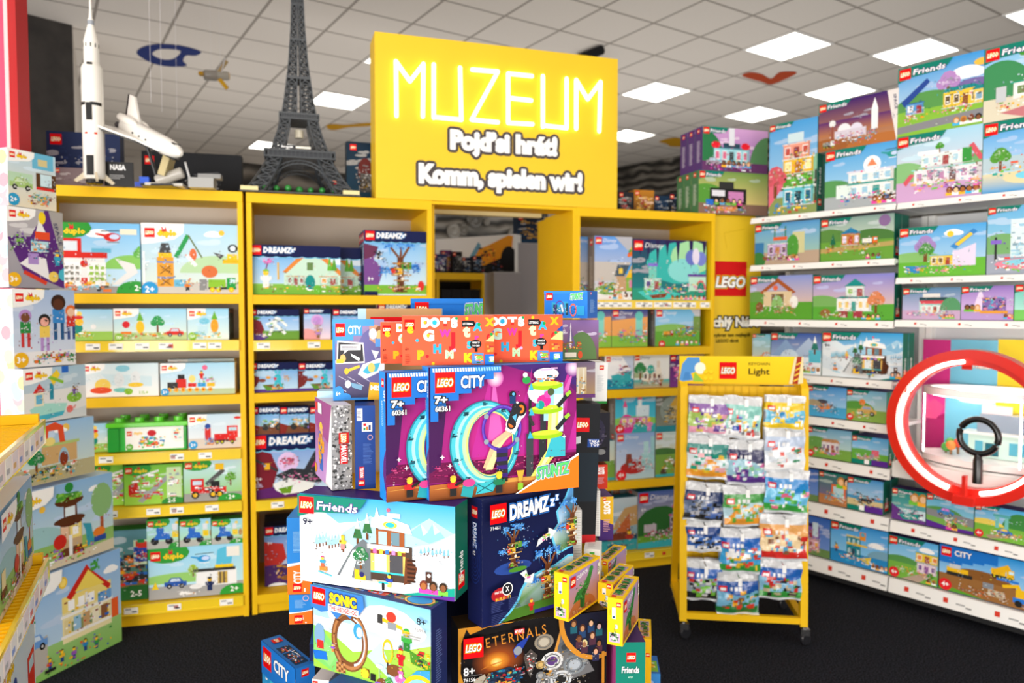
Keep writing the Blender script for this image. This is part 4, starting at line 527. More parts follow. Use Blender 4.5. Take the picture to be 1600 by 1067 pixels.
def y_cass(v): v.sky('f2c070', '2a4a9a'); v.P([(0, .7), (v.A, .8), (v.A, 0), (0, 0)], 'f0a860', ); v.R(0, 0, v.A, .3, '8ac048'); v.R(.7, .3, .2, .5, '8ad8c8'); v.O(.8, .82, .12, '6ac8c0'); v.bk(.15, .1, .9, .35, 'e86ab0 4ac0c0 fff 7a4ab0 7ac040', 28, .06); dy(v, .17)
def y_train(v): v.sky('c8e4f0', '6ab8e8'); v.hill(.5, .3, .8, .3, '8ac060'); v.P([(v.A-.3, 1), (v.A, 1), (v.A, .6)], 'c8c8d0'); v.R(0, 0, v.A, .4, '6ab040'); v.truck(.25, .25, .3, 'c8302a', 'e8a030'); v.bk(.6, .25, .9, .3, 'b8502a e8a030 4a7ac8 843 fff', 30, .06); v.R(1.15, .4, .25, .4, '7a9a50'); v.figs(.6, 1.6, .02, .14, 7, 'fff fc9 eee'); v.age('4+', .2, .06, .1, 'e2252c'); dy(v, .18)
def y_ship(v): v.sky('f4f6f8', 'fbfcfd'); v.R(0, 0, v.A, .3, '1f90b0'); v.P([(.55, 1), (v.A, 1), (v.A, .2), (.9, .5)], 'c8d4e8'); v.P([(.2, .4), (.9, .55), (.85, .15), (.3, .1)], '3ab0b8'); v.bk(.45, .4, .4, .3, 'e86a90 fff 8a5ab0 843', 18, .07); v.bk(.1, .05, .9, .2, '1f7090 3ac0c8 2a5a8a', 14, .08); v.lego(.05, .82, .14); v.T('Disney', .23, .86, .07, 'aac', w=.35, b=0, sh=.3)
def y_moor(v): v.sky('f0eee8', 'e8ece8'); v.hill(.3, .3, .5, .2, 'a8b890'); v.R(0, 0, v.A, .25, 'c8a878', '3ab8b8'); v.house(.3, .2, .6, .3, 'f2ecd8', 'fff', '5a3a20', 4, 1, 0, '843'); v.O(.55, .55, .12, '3ab0a0', .14); v.O(.8, .5, .1, 'f0e8d8', .12); v.tree(.2, .25, .55, '3a8a50'); v.R(.75, .6, .1, .2, 'e0d4c0'); v.fig(.88, .05, .2, 'b85a2a', '843', '311'); v.bk(.2, .1, .8, .18, 'c83 843 fff a33', 20, .05); dy(v, .15, '4a4a5a')
def y_purp(v): v.sky('7a3a8a', '4a2a6a'); v.bk(.1, .1, .5, .6, 'e86ab0 fff c88 d4a', 20, .08); dy(v, .17)
def y_aur(v): v.sky('5ad0e0', '2aa0c8'); v.hill(.5, .2, .8, .2, '8ad060'); v.R(0, 0, v.A, .2, '3ab0b8'); v.R(.55, .3, .35, .35, 'd8ecf4'); v.R(.6, .6, .1, .2, 'e8f2f4'); v.P([(.58, .8), (.72, .8), (.65, .97)], 'e0508a'); v.P([(.2, .62), (.32, .62), (.26, .8)], 'e0508a'); v.R(.22, .3, .09, .32, 'bfe4f0'); v.O(.3, .2, .2, 'e0409a', .25); v.house(.15, .2, .7, .18, 'e88ac8', '4ab050', 'f4e060', 4, 1, 0); v.fig(.9, .02, .34, 'e88ac8', 'e88ac8', 'f2d050'); v.bk(.1, .12, .7, .15, '5ac840 e0409a fff', 20, .05); v.age('4+', .12, .1, .12, 'e2252c'); dy(v, .15)
def y_dark(v): v.sky('8a9080', '5a6058'); v.O(.5, .5, .4, '8a9890', .35); v.R(.4, .3, .3, .3, 'c8b070'); v.P([(.35, .6), (.55, .85), (.75, .6)], 'c8a040'); v.bk(.2, .15, .5, .4, 'b89030 555 d8c080 343', 26, .06); v.R(0, 0, v.A, .14, '2a8a98'); dy(v, .15)
def y_icec(v): v.sky('dfe8f4', '8ab0e0'); v.R(0, 0, v.A, .2, 'b8d8e4'); v.O(.4, .25, .3, 'b8302a', .14); v.R(.6, .2, .35, .35, 'a8dce0'); v.R(.65, .5, .12, .3, 'b8e4e8'); v.R(.82, .5, .1, .4, 'a0d4dc'); v.P([(.22, .3), (.38, .3), (.36, .55), (.24, .55)], '8a4a3a'); v.bk(.2, .2, .7, .25, 'd83a30 fff a8dce0 e8a0a0 7ac', 24, .05); v.fig(1.0, .02, .2, '2a3a6a', '234', '732'); v.age('4+', .12, .1, .12, 'e2252c'); dy(v, .15)
def y_wagon(v): v.sky('f0e0b0', 'bfd8d8'); v.hill(.2, .4, .5, .25, '4a7a40'); v.R(0, 0, v.A, .5, '7aa848'); v.bk(.15, .1, .6, .3, 'b8802a e8b040 8a5a2a fff', 22, .06); v.O(.2, .1, .08, '543'); v.R(0, 0, v.A, .06, '3ab0b8'); dy(v, .14)
def y_sea(v): v.sky('5a98a8', 'c8d8e0'); v.P([(.2, .4), (.5, .8), (.8, .85), (1.0, .5)], 'c8a068'); v.R(0, 0, v.A, .3, '1f4a68'); v.P([(.1, .3), (.6, .38), (.5, .15), (.2, .15)], '7a3a28'); v.P([(.3, .35), (.6, .7), (.62, .35)], 'c86a3a'); v.fig(.6, .1, .3, 'b83a2a', 'a33', '211'); v.R(0, 0, v.A, .2, '3aa0a8'); v.bk(.15, .03, .4, .1, '1f5a70 843', 6, .1); v.lego(.04, .82, .12)
def y_hill(v): v.sky('e8d8a8', '4a68b0'); v.O(.45, .35, .5, '2f6a30', .38); v.R(0, 0, v.A, .22, '6aa838'); v.P([(0, .1), (.9, .14), (.9, 0), (0, 0)], '3ab0c0'); v.R(.12, .28, .24, .14, 'c8c0c8'); v.house(.62, .2, .36, .36, '8a7a90', 'd85a9a', '3a2a4a', 3, 2, 0); v.R(.7, .5, .08, .2, 'b8a8b8'); v.P([(.66, .68), (.8, .68), (.74, .85)], 'd8408a'); v.R(.84, .55, .1, .26, '9a8a90'); v.P([(.82, .8), (.96, .8), (.89, 1)], 'd8408a'); v.bk(.1, .12, .9, .2, 'd85a9a fff 6aa838 e8a0c0 555 c33', 36, .04); dy(v, .17); v.T('6+', .06, .66, .06, 'fff', res=1)
# ---------------------------------------------------------------- pictures for the central pile
def p_stunt(v):
    A = v.A; v.R(0, 0, A, 1, '8a1668', '3a1a5e'); v.G(.62, .42, .75, .6, 'd02a90', '7a1468'); v.P([(0, .72), (.3, .8), (.6, 1), (0, 1)], '3a1450'); v.R(0, .13, A, .15, '6a1048'); v.P([(0, .75), (.14, .72), (.09, .25), (0, .2)], '40124e'); v.P([(.6, 1), (A, .82), (A, 1)], '40226e')
    for x, y in ((.38, .3), (.72, .3), (1.05, .5), (1.2, .3)): v.P([(x+.12, .97), (x-.05, y), (x+.09, y)], 'b82a92')
    v.P([(.52, .93), (.47, .42), (.6, .42)], 'd860b4'); v.P([(1.21, .96), (1.02, .6), (1.1, .54)], 'd860b4'); v.G(.53, .9, .07, .07, 'fff8fc', 'c040a0'); v.G(1.2, .96, .07, .07, 'fbe0f4', '7a2a88'); v.bk(.02, .16, A-.05, .12, '9a205e c83a7a 7a144e d8508a a82a68', 120, .016)
    v.R(0, 0, A, .12, '6e3814', 'b86a30'); v.P([(0, .085), (.6, .12), (A, .115), (A, .09)], 'd09848')
    v.band(.44, .4, .285, .335, .45, .4, .255, .305, '1a7f96'); v.band(.443, .4, .275, .325, .47, .4, .215, .275, '4ac0d0'); v.band(.45, .4, .25, .302, .462, .4, .235, .29, 'a8ecee'); v.band(.47, .4, .215, .275, .478, .4, .195, .255, 'b8e8b0'); v.band(.478, .4, .195, .255, .484, .4, .182, .24, 'e0ec7a'); v.band(.5, .4, .2, .262, .49, .4, .185, .25, '2a98ac')
    for a in range(20, 370, 36): x, y = .446+.258*math.cos(math.radians(a)), .4+.308*math.sin(math.radians(a)); v.bk(x-.025, y-.02, .05, .04, '0f3a48 1a6274 0f3a48', 4, .02)
    v.P([(.42, .22), (.5, .42), (.62, .5), (.66, .46), (.56, .38), (.48, .2)], 'f4b890'); v.P([(.44, .2), (.53, .38), (.64, .46), (.56, .36), (.5, .2)], 'f0e49a')
    v.ring(.575, .515, .165, .026, '4a2a9a', .18, 36); v.ring(.575, .515, .162, .012, '6a48c0', .176, 36)
    for a in (35, 145, 215, 325): v.O(.575+.155*math.cos(math.radians(a)), .515+.17*math.sin(math.radians(a)), .02, '8aa0a8')
    for i in range(8): v.R(.53, .1+i*.032, .095, .034, '3a1f78' if i % 2 else '2a2a2e')
    v.P([(.24, .02), (.33, .0), (.36, .12), (.27, .15)], '2aa0a8'); v.P([(.36, .02), (.5, .03), (.55, .12), (.38, .1)], '3ab8c4'); v.L(.37, .03, .52, .11, .008, '1a6a74'); v.L(.37, .1, .5, .03, .008, '1a6a74')
    # bike and rider
    v.O(.66, .54, .052, 'fff', .06); v.O(.72, .64, .06, 'fff', .066); v.P([(.6, .5), (.7, .72), (.78, .66), (.68, .46)], 'fff'); v.O(.655, .54, .04, '222'); v.O(.655, .54, .025, 'e8702a'); v.O(.735, .655, .048, '1a1a1a', .055); v.O(.735, .655, .028, 'f07a20', .034); v.O(.735, .655, .012, '333'); v.P([(.62, .56), (.68, .72), (.74, .66), (.68, .52)], '26262a'); v.P([(.66, .6), (.7, .62), (.69, .56)], '5ab4e4'); v.O(.665, .77, .03, '222'); v.R(.64, .7, .05, .06, '1a3a6a'); v.O(.672, .775, .012, '5ab4e4')
    # jump tower
    v.R(.8, .12, .025, .72, '23262a'); v.R(.9, .12, .05, .6, '2e3236'); v.R(.78, .12, .06, .34, '3a3f44'); v.R(.89, .14, .06, .3, '2a2d30'); v.O(.93, .78, .14, 'd8dcde', .1); v.R(.93, .55, .17, .3, '9fd4ea'); v.R(1.02, .46, .08, .3, 'cfeaf4'); v.P([(.97, .62), (1.06, .62), (1.05, .3), (.9, .12), (.82, .12), (.96, .32)], 'd8e06a'); v.P([(1.0, .62), (1.04, .62), (1.02, .32), (.88, .12), (.86, .12), (.99, .34)], 'f0f0b0'); v.P([(1.0, .42), (1.12, .42), (1.12, .26), (.94, .26)], '3ab4c4')
    for y in (.44, .64, .83): v.O(.95, y, .15, '9ac818', .035); v.O(.95, y+.016, .125, 'c8e83a', .02)
    v.O(.95, .92, .11, 'e8ecee', .05); v.bk(.85, .86, .2, .05, 'e86a2a 333 4ab0d8 fff', 14, .02); v.R(.9, .95, .1, .012, 'e8a8d8'); v.R(.99, .96, .06, .012, 'e8a8d8'); v.O(.78, .88, .035, '2a9a4a', .03); v.O(.77, .92, .02, 'fff'); v.P([(.8, .8), (.84, .8), (.82, .86)], '3ab0d0'); v.P([(.8, .6), (.85, .6), (.82, .66)], '3ab0d0'); v.P([(.79, .42), (.84, .42), (.81, .48)], '3ab0d0')
    for x, y in ((1.05, .66), (1.04, .48)): v.L(x, y, x+.1, y+.1, .035, '24282c'); v.L(x+.075, y+.085, x+.115, y+.115, .03, '9ac83a')
    v.O(.93, .71, .06, 'd82a90', .05); v.O(.9, .68, .035, '1a9a90'); v.O(.96, .76, .03, 'e848a8'); v.O(.99, .78, .03, '4a5a3a'); v.R(.86, .66, .03, .03, '3ac0c8'); v.L(.8, .6, .84, .52, .025, '333')
    v.micro(150, .1, .9, .012)
    v.fig(.175, .03, .16, 'c8282a', '222', 'e8b838'); v.L(.19, .11, .26, .14, .02, '222'); v.O(.3, .12, .05, 'd8408a', .03); v.fig(.545, .02, .17, '1f7a50', '23262a', 'f0c030'); v.R(.7, .03, .045, .05, '8ac030'); v.R(.712, .08, .02, .03, 'a8803a'); v.P([(.69, .18), (.755, .18), (.735, .1), (.71, .1)], 'd8a838')
    for x, y in ((.09, .33), (.15, .26), (1.1, .42)): v.P([(x-.02, y), (x, y+.006), (x+.02, y), (x, y-.006)], 'fff'); v.P([(x, y-.02), (x+.006, y), (x, y+.02), (x-.006, y)], 'fff')
    v.P([(.68, 0), (.86, .1), (1.0, .15), (1.12, .22), (A, .28), (A, 0)], 'fff'); v.P([(.7, 0), (.87, .085), (1.01, .135), (1.13, .205), (A, .262), (A, 0)], 'f07818'); stz(v, .86, .1, .3, .085, .1)
    # blue brick corner
    for i, (x, y) in enumerate(((0, .6), (.06, .65), (.12, .7), (.22, .75), (.32, .8), (.42, .85), (.5, .9), (.56, .95))): v.R(0, y, x, .4, '1c72cc'); v.R(max(0, x-.06), y, .06, .06, '1c72cc')
    for i in range(26): v.P([(.02+i*.021, .965), (.034+i*.021, .965), (.03+i*.021, .993), (.016+i*.021, .993)], '8fd0f4' if i > 15 else 'e8f4fc')
    v.lego(.035, .81, .155, 1); v.T('CITY', .235, .845, .085, 'fff', w=.19, ol=[(.06, '0e4a94')], b=.03, sh=.04, res=4); v.T('7+', .03, .735, .05, 'fff', w=.1, ol=[(.08, '111')], b=.05, res=3); v.R(.035, .722, .115, .004, '111'); v.T('60361', .035, .675, .036, 'fff', w=.115, ol=[(.08, '111')], b=.03, res=2)
def p_stuntL(v):
    v.R(0, 0, v.A, 1, '1f8ae0'); v.P([(v.A, .08), (v.A, .4), (v.A*.8, .36), (v.A*.62, .3), (v.A*.58, .2), (v.A*.8, .12)], '5a2078'); v.lego(v.A*.4, .88, v.A*.38); v.T('CITY', v.A*.72, .86, v.A*.22, 'fff', w=.09, rot=-math.pi/2, res=1); v.txt(v.A*.35, .58, v.A*.4, .16, 12, '8cc4f0'); return v.txt(v.A*.35, .74, v.A*.3, .04, 3, 'bde')
DOTP = [('e', .1, .66, .16, 'f2c81e'), ('G', .42, .5, .2, 'bfe8d8'), ('W', .74, .58, .13, 'd83aa0'), ('J', .93, .4, .24, 'd8202a'), ('t', 1.22, .58, .22, 'c8e8b0'), ('A', 1.42, .7, .15, '2ab0d8'), ('X', 1.66, .79, .15, 'f2b01e'), ('H', .62, .25, .16, '2aa8d8'), ('M', .86, .14, .15, 'b8e4b0'), ('S', 1.3, .34, .13, '2ab8d0'), ('P', .3, .12, .17, 'e8b01e'), ('K', 1.24, .06, .17, 'f0c81e'), ('r', 1.46, .5, .12, 'd83aa0'), ('O', 1.7, .5, .12, 'd8202a')]
def p_dots(v):
    v.R(0, 0, v.A, 1, 'ef5d3d'); v.lego(.05, .72, .2, 1)
    for t, x, y, h, c in DOTP: v.T(t, x, y, h, c, b=.07, res=4)
    for x, y, c in ((.3, .5, '2ab0e0'), (.5, .82, 'ef5d3d'), (.52, .6, 'f2b81e'), (.5, .18, 'd8202a'), (1.05, .3, 'c8a8d8'), (1.55, .82, '1f9a4a'), (1.3, .94, 'f0c01e'), (.62, .03, 'f0c01e'), (1.8, .62, '1f9a4a')): v.O(x, y, .033, c)
    v.T('D', .38, .78, .16, 'fff', b=.09, res=4); v.O(.455, .86, .032, 'f2b01e'); v.O(.65, .86, .1, 'fff', .1, 20); v.O(.65, .86, .05, '2ab0e0'); v.R(.76, .9, .2, .055, 'fff'); v.R(.83, .8, .065, .12, 'fff'); v.R(.83, .78, .065, .06, 'd8302a'); v.T('S', .98, .77, .17, 'fff', b=.08, res=4); v.O(1.09, .94, .03, '1f9a5a')
    v.P([(1.2, .77), (1.44, .77), (1.48, .83), (1.44, .9), (1.2, .9)], '1a1a1c'); v.T('LETTERING', 1.22, .81, .045, 'fff', w=.2, res=1)
    v.O(1.48, .42, .12, '1a1a1c', .09); v.R(1.46, .26, .06, .12, '1a1a1c'); v.T('WHAT IF', 1.41, .43, .04, 'fff', w=.15, res=1); v.T('YOU CAN?', 1.4, .37, .035, 'fff', w=.16, res=1)
    v.R(1.4, .02, .24, .22, '5a8ac0'); v.bk(1.4, .03, .24, .18, '7ac040 f2c81e fff 2a6a3a e86a2a', 16, .06); v.R(1.66, .22, .3, .22, 'e8582a'); v.bk(1.7, .23, .2, .16, 'f2c030 a33 d84', 8, .06); v.R(1.66, 0, .3, .21, '1f6fd0'); v.bk(1.74, .05, .16, .12, '8ad080 fff 5ab060', 8, .06); v.P([(1.68, .48), (1.95, .7), (1.95, .46)], 'c8e088'); v.P([(1.8, .66), (1.95, .78), (1.95, .64)], '2a4a9a')
    v.T('6+', .06, .3, .06, '111', w=.07, res=1); v.txt(.06, .04, .1, .2, 6, 'a8402a')
def p_space(v0):
    v = Cv(v0.m, v0.o, v0.ux*.72, v0.uy, v0.S, v0.A/.72, seed=4)
    v.sky('3a3a5a', '9a8ab8'); v.O(.7, .55, .3, '6a68a0', .35); v.P([(.62, .95), (.9, .9), (.9, .6), (.62, .75)], 'c89a80'); v.R(0, .8, .5, .2, '4a9ae4'); v.R(0, .74, .35, .1, '4a9ae4'); v.R(0, 0, .04, 1, '3a90e0'); v.R(0, .92, .7, .08, '4a9ae4'); v.R(.05, .7, .02, .1, '4a9ae4'); v.lego(.05, .79, .16); v.T('CITY', .26, .82, .1, 'fff', w=.22, b=.02, res=2)
    v.P([(.06, .45), (.08, .74), (.52, .71), (.54, .46)], 'f4f4f6'); v.P([(.08, .47), (.1, .72), (.5, .69), (.52, .48)], '3a3a40'); v.R(.13, .62, .34, .07, 'fff'); v.txt(.15, .63, .28, .05, 3, '556'); v.P([(.2, .62), (.26, .62), (.18, .57)], 'fff'); v.O(.17, .52, .05, 'e8b870'); v.P([(.3, .58), (.46, .52), (.44, .48), (.32, .54)], 'dfe6ee'); v.R(.06, .46, .12, .05, 'f2c040')
    v.L(.22, .36, .45, .42, .035, 'f2c848'); v.O(.23, .36, .04, 'f0c040'); v.P([(.42, .32), (.5, .44), (.9, .55), (.95, .4), (.55, .26)], 'e8ecf0'); v.P([(.5, .35), (.6, .44), (.8, .46), (.75, .36), (.58, .32)], '4ab8d8'); v.O(.65, .4, .06, 'f2d070'); v.O(.8, .82, .1, '8a5a40'); v.O(.8, .8, .07, 'f2c080'); v.R(.72, .66, .16, .1, '5a9ae0'); v.O(.68, .82, .07, 'cfd4dc'); v.P([(.65, .62), (.78, .6), (.72, .5)], 'e4e8ee')
    v.O(.25, .2, .05, 'cfd8e4'); v.P([(.3, .22), (.5, .18), (.48, .12), (.32, .16)], '7aa8c8'); [v.L(x, y, x+.12, y-.05, .006, 'dde') for x, y in ((.1, .3), (.25, .29), (.4, .22), (.1, .16), (.5, .28))]
    v.R(0, 0, .16, .12, '3a90e0'); v.O(.1, .1, .08, '3a90e0'); v.O(.2, .04, .1, '3a90e0', .05); v.R(0, 0, v.A, .03, '3a90e0'); v.T('6+', .05, .06, .05, 'fff', res=2); v.P([(.58, 0), (.62, .22), (.9, .2), (v.A, 0)], 'f2b830'); v.T('MISSIONS', .63, .12, .06, 'fff', w=.5, b=.04, rot=-.05, res=2)
def p_stz2(v):
    v.R(0, 0, v.A, 1, '1f78d8'); v.P([(.3, .6), (.3, .2), (.9, .2), (.95, .6), (.7, .62), (.65, .45), (.5, .55)], '2a9ac8'); v.R(.36, .1, .16, .4, '16465a'); v.R(.86, .1, .1, .45, '16465a'); v.ring(.62, .35, .2, .03, '5a3aa0', .3, 20); v.ring(1.15, .3, .13, .03, 'f06a2a', .24, 20); v.P([(.65, .5), (.72, .2), (.78, .25), (.72, .5)], 'e8f0f4'); v.bk(.3, .05, 1.3, .4, '3ac0e0 fff 2a5a8a 1a2a3a', 40, .05); v.R(1.3, .1, .3, .35, '2a9ad0'); v.R(0, .9, v.A, .1, '2a80dc'); v.lego(.08, .66, .27); stz(v, 1.05, .68, .5, .2)
def p_mini(v): v.R(0, 0, v.A, 1, 'c89a68'); v.R(0, 0, .1, 1, 'bfe0ee'); v.lego(.15, .5, .4); v.bk(.6, .6, 1.3, .3, 'f2c040 c83 8a5a30 fff 3a6ac0', 40, .07); v.T('MINIFIGURES', 1.35, .45, .18, 'f2c020', w=.7, ol=[(.06, '8a5a20')], res=1)
def p_magic(v): v.sky('6a4a38', '8a6aa8'); v.hill(.1, 0, .3, .6, '4a6a40'); v.hill(.8, 0, .4, .7, '5a7a48'); v.P([(.42, .3), (.5, .95), (.58, .3)], 'e8e4e8'); v.P([(.36, .3), (.5, .85), (.64, .3)], '6a5a8a'); v.P([(.47, .3), (.5, .95), (.53, .3)], 'f2eef0'); v.R(.35, .06, .3, .12, 'e8e0d0'); v.bk(.2, .25, .6, .2, 'c84a2a f2c040 8a5a30 4a8a4a', 26, .05); v.lego(-.06, .55, .15); v.T('Friends', .14, .68, .12, 'f0e8f4', w=.22, res=1); v.O(.75, .12, .06, 'd8502a', .1)
def p_gold(v): v.sky('b09060', '7a6a88'); v.R(.1, .1, .8, .75, 'c8a868', 'e8dcc0'); [v.R(.15+i*.16, .12, .05, .7, 'f2ecd8') for i in range(5)]; v.bk(.1, .1, .8, .5, 'd8a048 f2e8d0 8ab0c0 a87040', 30, .07); v.R(0, 0, v.A, .1, '6a3a78')
def p_robot(v): v.R(0, 0, v.A, 1, '121418', '16191e'); v.R(0, .3, v.A, .35, '16242f'); v.lego(.06, .8, .1); v.P([(.0, .7), (.1, .72), (.1, .77), (.0, .75)], 'd8dce0'); v.R(.15, .69, .14, .06, '1f4a9a'); v.T('TAKARA', .16, .722, .02, 'fff', w=.12, res=1); v.T('TOMY', .17, .697, .022, 'fff', w=.1, b=.03, res=1); v.R(0, 0, v.A, .06, 'b8181c')
def p_black(v): v.R(0, 0, v.A, 1, '1c1a26'); v.O(.1, .6, .2, '2e2a44', .3); v.bk(.02, .15, v.A*.8, .6, '3a3248 22202c 5a5268 111', 30, .06); v.O(.2, .2, .1, '888', .06)
def p_dz(v):
    v.R(0, 0, v.A, 1, '141c4e', '10173f'); v.P([(.86, 1), (.8, .88), (.72, .8), (.74, .7), (.66, .62), (.7, .5), (.74, .44), (.9, .48), (1.0, .55), (1.0, 1)], '6ad0f8'); v.P([(.88, 1), (.82, .88), (.74, .8), (.76, .7), (.68, .62), (.72, .52), (.76, .46), (.9, .5), (1.0, .57), (1.0, 1)], ['5a9ad8', '6aa4dc', '9cc4e4', 'b8d4e8', 'd8e8ea', 'c0d8a0', '5a8a30', '4a7a28', '7aa850', '5a9ad8'])
    v.P([(.15, 0), (.25, .07), (.33, .15), (.36, .22), (.42, .3), (.55, .34), (.7, .36), (.85, .42), (1.0, .4), (1.0, 0)], '6ad0f8'); v.P([(.17, 0), (.27, .06), (.35, .14), (.38, .21), (.44, .28), (.56, .32), (.7, .34), (.85, .4), (1.0, .38), (1.0, 0)], ['3a6a20', '4a7a2a', '5a8a38', '8ab0a0', 'c8dcd8', 'd4e4ea', 'c8dcea', 'b8d4e8', 'c8dcd8', '3a6a20']); v.P([(.2, .0), (.3, .08), (.6, .1), (1.0, .16), (1.0, 0)], '4a7a28'); v.R(.5, 0, .5, .03, '2a2a8a')
    v.O(.29, .42, .18, '2a4a9a', .05); lego_tree(v, .29, .42, .34); lego_tree(v, .62, .1, .42); lego_tree(v, .86, .5, .4); v.O(.3, .42, .09, '4a8a28', .02); v.P([(.48, .56), (.5, .62), (.6, .66), (.6, .7), (.68, .66), (.62, .6), (.61, .63)], 'eef0f0'); v.P([(.32, .38), (.38, .4), (.4, .34), (.46, .36), (.44, .28), (.36, .3), (.37, .33)], 'e4ecec'); v.bk(.5, .6, .12, .06, '7ac040 f2c040 e06ab0', 5, .025); v.bk(.36, .32, .07, .05, '7ac040 f2c040 e06ab0', 5, .025); v.fig(.43, .06, .1, 'c8302a', 'b02020', 'a33'); v.fig(.95, .52, .09, 'c8302a', '7ac', 'a33')
    v.micro(160, .06, .8, .014); v.O(.13, .26, .09, 'b01f28', .055); v.O(.19, .29, .05, '1c1c22'); v.ring(.19, .29, .05, .008, 'eee'); v.T('X', .172, .272, .04, 'fff', w=.035, res=1); v.T('BUILD IT!', .08, .215, .022, 'f2d040', w=.14, res=1); v.T('WHAT WILL', .07, .27, .018, 'fff', w=.08, res=1)
    v.txt(.04, .13, .13, .09, 7, '3a4478'); v.txt(.2, .13, .12, .09, 7, '3a4478'); v.txt(.04, .02, .15, .1, 8, '2e3868')
    v.lego(.03, .82, .15, 1); v.T('DREAMZ', .21, .83, .11, 'fff', w=.39, ol=[(.075, '2a7ad8'), (.035, '0c1440')], b=.05, sh=.1, res=3, rot=.06); v.T('z', .6, .88, .08, 'fff', w=.05, ol=[(.06, '2a7ad8')], b=.04, res=3); v.T('z', .655, .92, .06, 'fff', w=.035, ol=[(.06, '2a7ad8')], b=.04, res=3); v.T('71461', .03, .775, .026, 'fff', w=.09, b=.01, res=2)
def p_dzL(v): v.R(0, 0, v.A, 1, '131b4c'); v.lego(v.A*.28, .84, v.A*.42); v.T('DREAMZ', v.A*.38, .8, v.A*.24, 'fff', w=.2, rot=-math.pi/2, ol=[(.06, '2a7ad8')], res=2); v.T('zz', v.A*.38, .58, v.A*.2, 'fff', w=.04, rot=-math.pi/2, res=1); [v.ring(v.A*.5, .5, v.A*(.1+.07*i), v.A*.015, '1f3a8a', .03+.03*i) for i in range(6)]
def p_loop(v):
    v.sky('f4f8fa', '7ac4ec'); v.P([(0, .5), (.3, .45), (.6, .3), (1.0, .42), (v.A, .55), (v.A, 0), (0, 0)], '9ad048'); v.P([(0, .5), (.15, .46), (.5, .18), (.3, 0), (0, .1)], '7ac86a'); v.P([(.1, .4), (.35, .2), (.25, .05), (0, .2)], '8ad078'); v.P([(1.0, .5), (.8, .3), (1.3, 0), (1.5, 0), (1.1, .3)], 'b8dcf0'); v.P([(1.1, .4), (v.A, .6), (v.A, .2)], 'a8d850'); v.cloud(1.1, .75, .4, 'fbfcfd'); v.cloud(.3, .62, .25, 'e4f2f8'); [v.P([(x, .62), (x+.08, .78), (x+.16, .62)], 'a8d0ea') for x in (.02, .1, .42)]
    v.ring(.55, .42, .27, .085, '7a4a2a', .36, 30); v.ring(.55, .42, .25, .03, 'b07848', .34, 30); v.ring(.58, .42, .2, .02, 'c8d4e4', .29, 30, -80, 80); [v.bk(.55+.23*math.cos(a)-.02, .42+.31*math.sin(a)-.02, .05, .05, '5a3018 8a5a38', 2, .03) for a in (1.2, 1.8, 2.4, 3, 3.6, 4.2)]; v.R(.35, .02, .14, .12, '7a4a28'); [v.R(.35+.035*(i % 4), .02+.03*(i//4), .035, .03, 'c89058') for i in (0, 2, 5, 7, 8, 10, 13, 15)]; v.R(.72, .05, .12, .1, '7a4a28')
    v.O(.68, .56, .07, '3a9ad8', .09); v.O(.7, .55, .045, 'cfe8f4', .06); v.O(.1, .4, .08, '7aa4c8', .14); v.R(.06, .24, .1, .1, 'd8302a'); v.P([(.0, .2), (.2, .22), (.22, .12), (.02, .1)], '1f6fd0'); v.fig(.3, .24, .1, '8a5ad0', 'e84', '86c')
    v.L(.98, .78, 1.3, .72, .04, 'f2b820'); v.R(.96, .72, .07, .1, '3a3a3a'); v.O(1.15, .82, .07, 'd83a2a', .06); v.R(1.1, .68, .12, .08, '8a9098'); v.R(1.3, .66, .1, .05, 'e8b020'); v.L(1.33, .66, 1.3, .5, .025, '9aa0a8'); v.O(1.28, .5, .03, '555')
    v.ring(1.1, .42, .075, .018, 'f2b81e', .14); v.R(1.09, .16, .02, .14, '333'); v.fig(1.36, .48, .26, '3aa040', '2a7a30', '3aa040'); v.fig(1.28, .3, .2, 'c8202a', 'c8202a', 'c8202a'); v.O(1.2, .22, .12, '7a4a2a', .07); v.P([(1.4, .5), (1.7, .4), (1.68, .32), (1.42, .36)], '4a8a28'); v.bk(1.45, .34, .25, .18, 'd8302a 333 f2b820', 12, .04); v.O(1.28, .14, .08, 'e86ab0', .05); v.fig(1.28, .16, .13, 'e86ab0', 'fff', 'd8408a'); v.O(.78, .1, .06, 'f2d030'); v.R(.86, .04, .07, .08, '222'); v.R(.98, .06, .01, .16, 'ccc'); v.O(.985, .23, .05, 'f4f4f4', .025); v.O(1.04, .05, .09, '7a4a2a', .05); v.tree(1.12, .0, .14, '3a9a3a'); v.bk(.9, .0, .5, .08, '8a5ac0 3a9a3a fff', 10, .04)
    v.P([(1.3, .12), (1.5, .3), (v.A, .34), (v.A, 0), (1.28, 0)], '3a9ad8'); v.ring(1.55, .0, .26, .05, 'f2c020', .26, 24); v.O(1.55, 0, .21, '8ac8f0')
    v.micro(200, .02, .6, .018); v.P([(0, 1), (.78, 1), (.8, .86), (.72, .76), (.66, .8), (.6, .7), (.5, .76), (.4, .66), (.3, .74), (.16, .7), (0, .74)], '3a7cc8'); v.lego(.03, .78, .2, 1); v.T('SONIC', .29, .84, .11, 'ffd91e', w=.4, ol=[(.1, '1f4aa8'), (.05, '1a2a6a')], b=.06, res=3); v.P([(.27, .74), (.72, .74), (.72, .82), (.27, .82)], 'fff'); v.T('THE HEDGEHOG', .285, .755, .05, 'd8202a', w=.42, b=.03, res=2)
    v.T('8+', 1.52, .83, .07, '1a1a1a', w=.12, b=.01, res=3); v.T('76994', 1.49, .75, .034, '333', w=.15, b=0, res=2); v.txt(1.34, .65, .3, .06, 2, '9a9a9a')
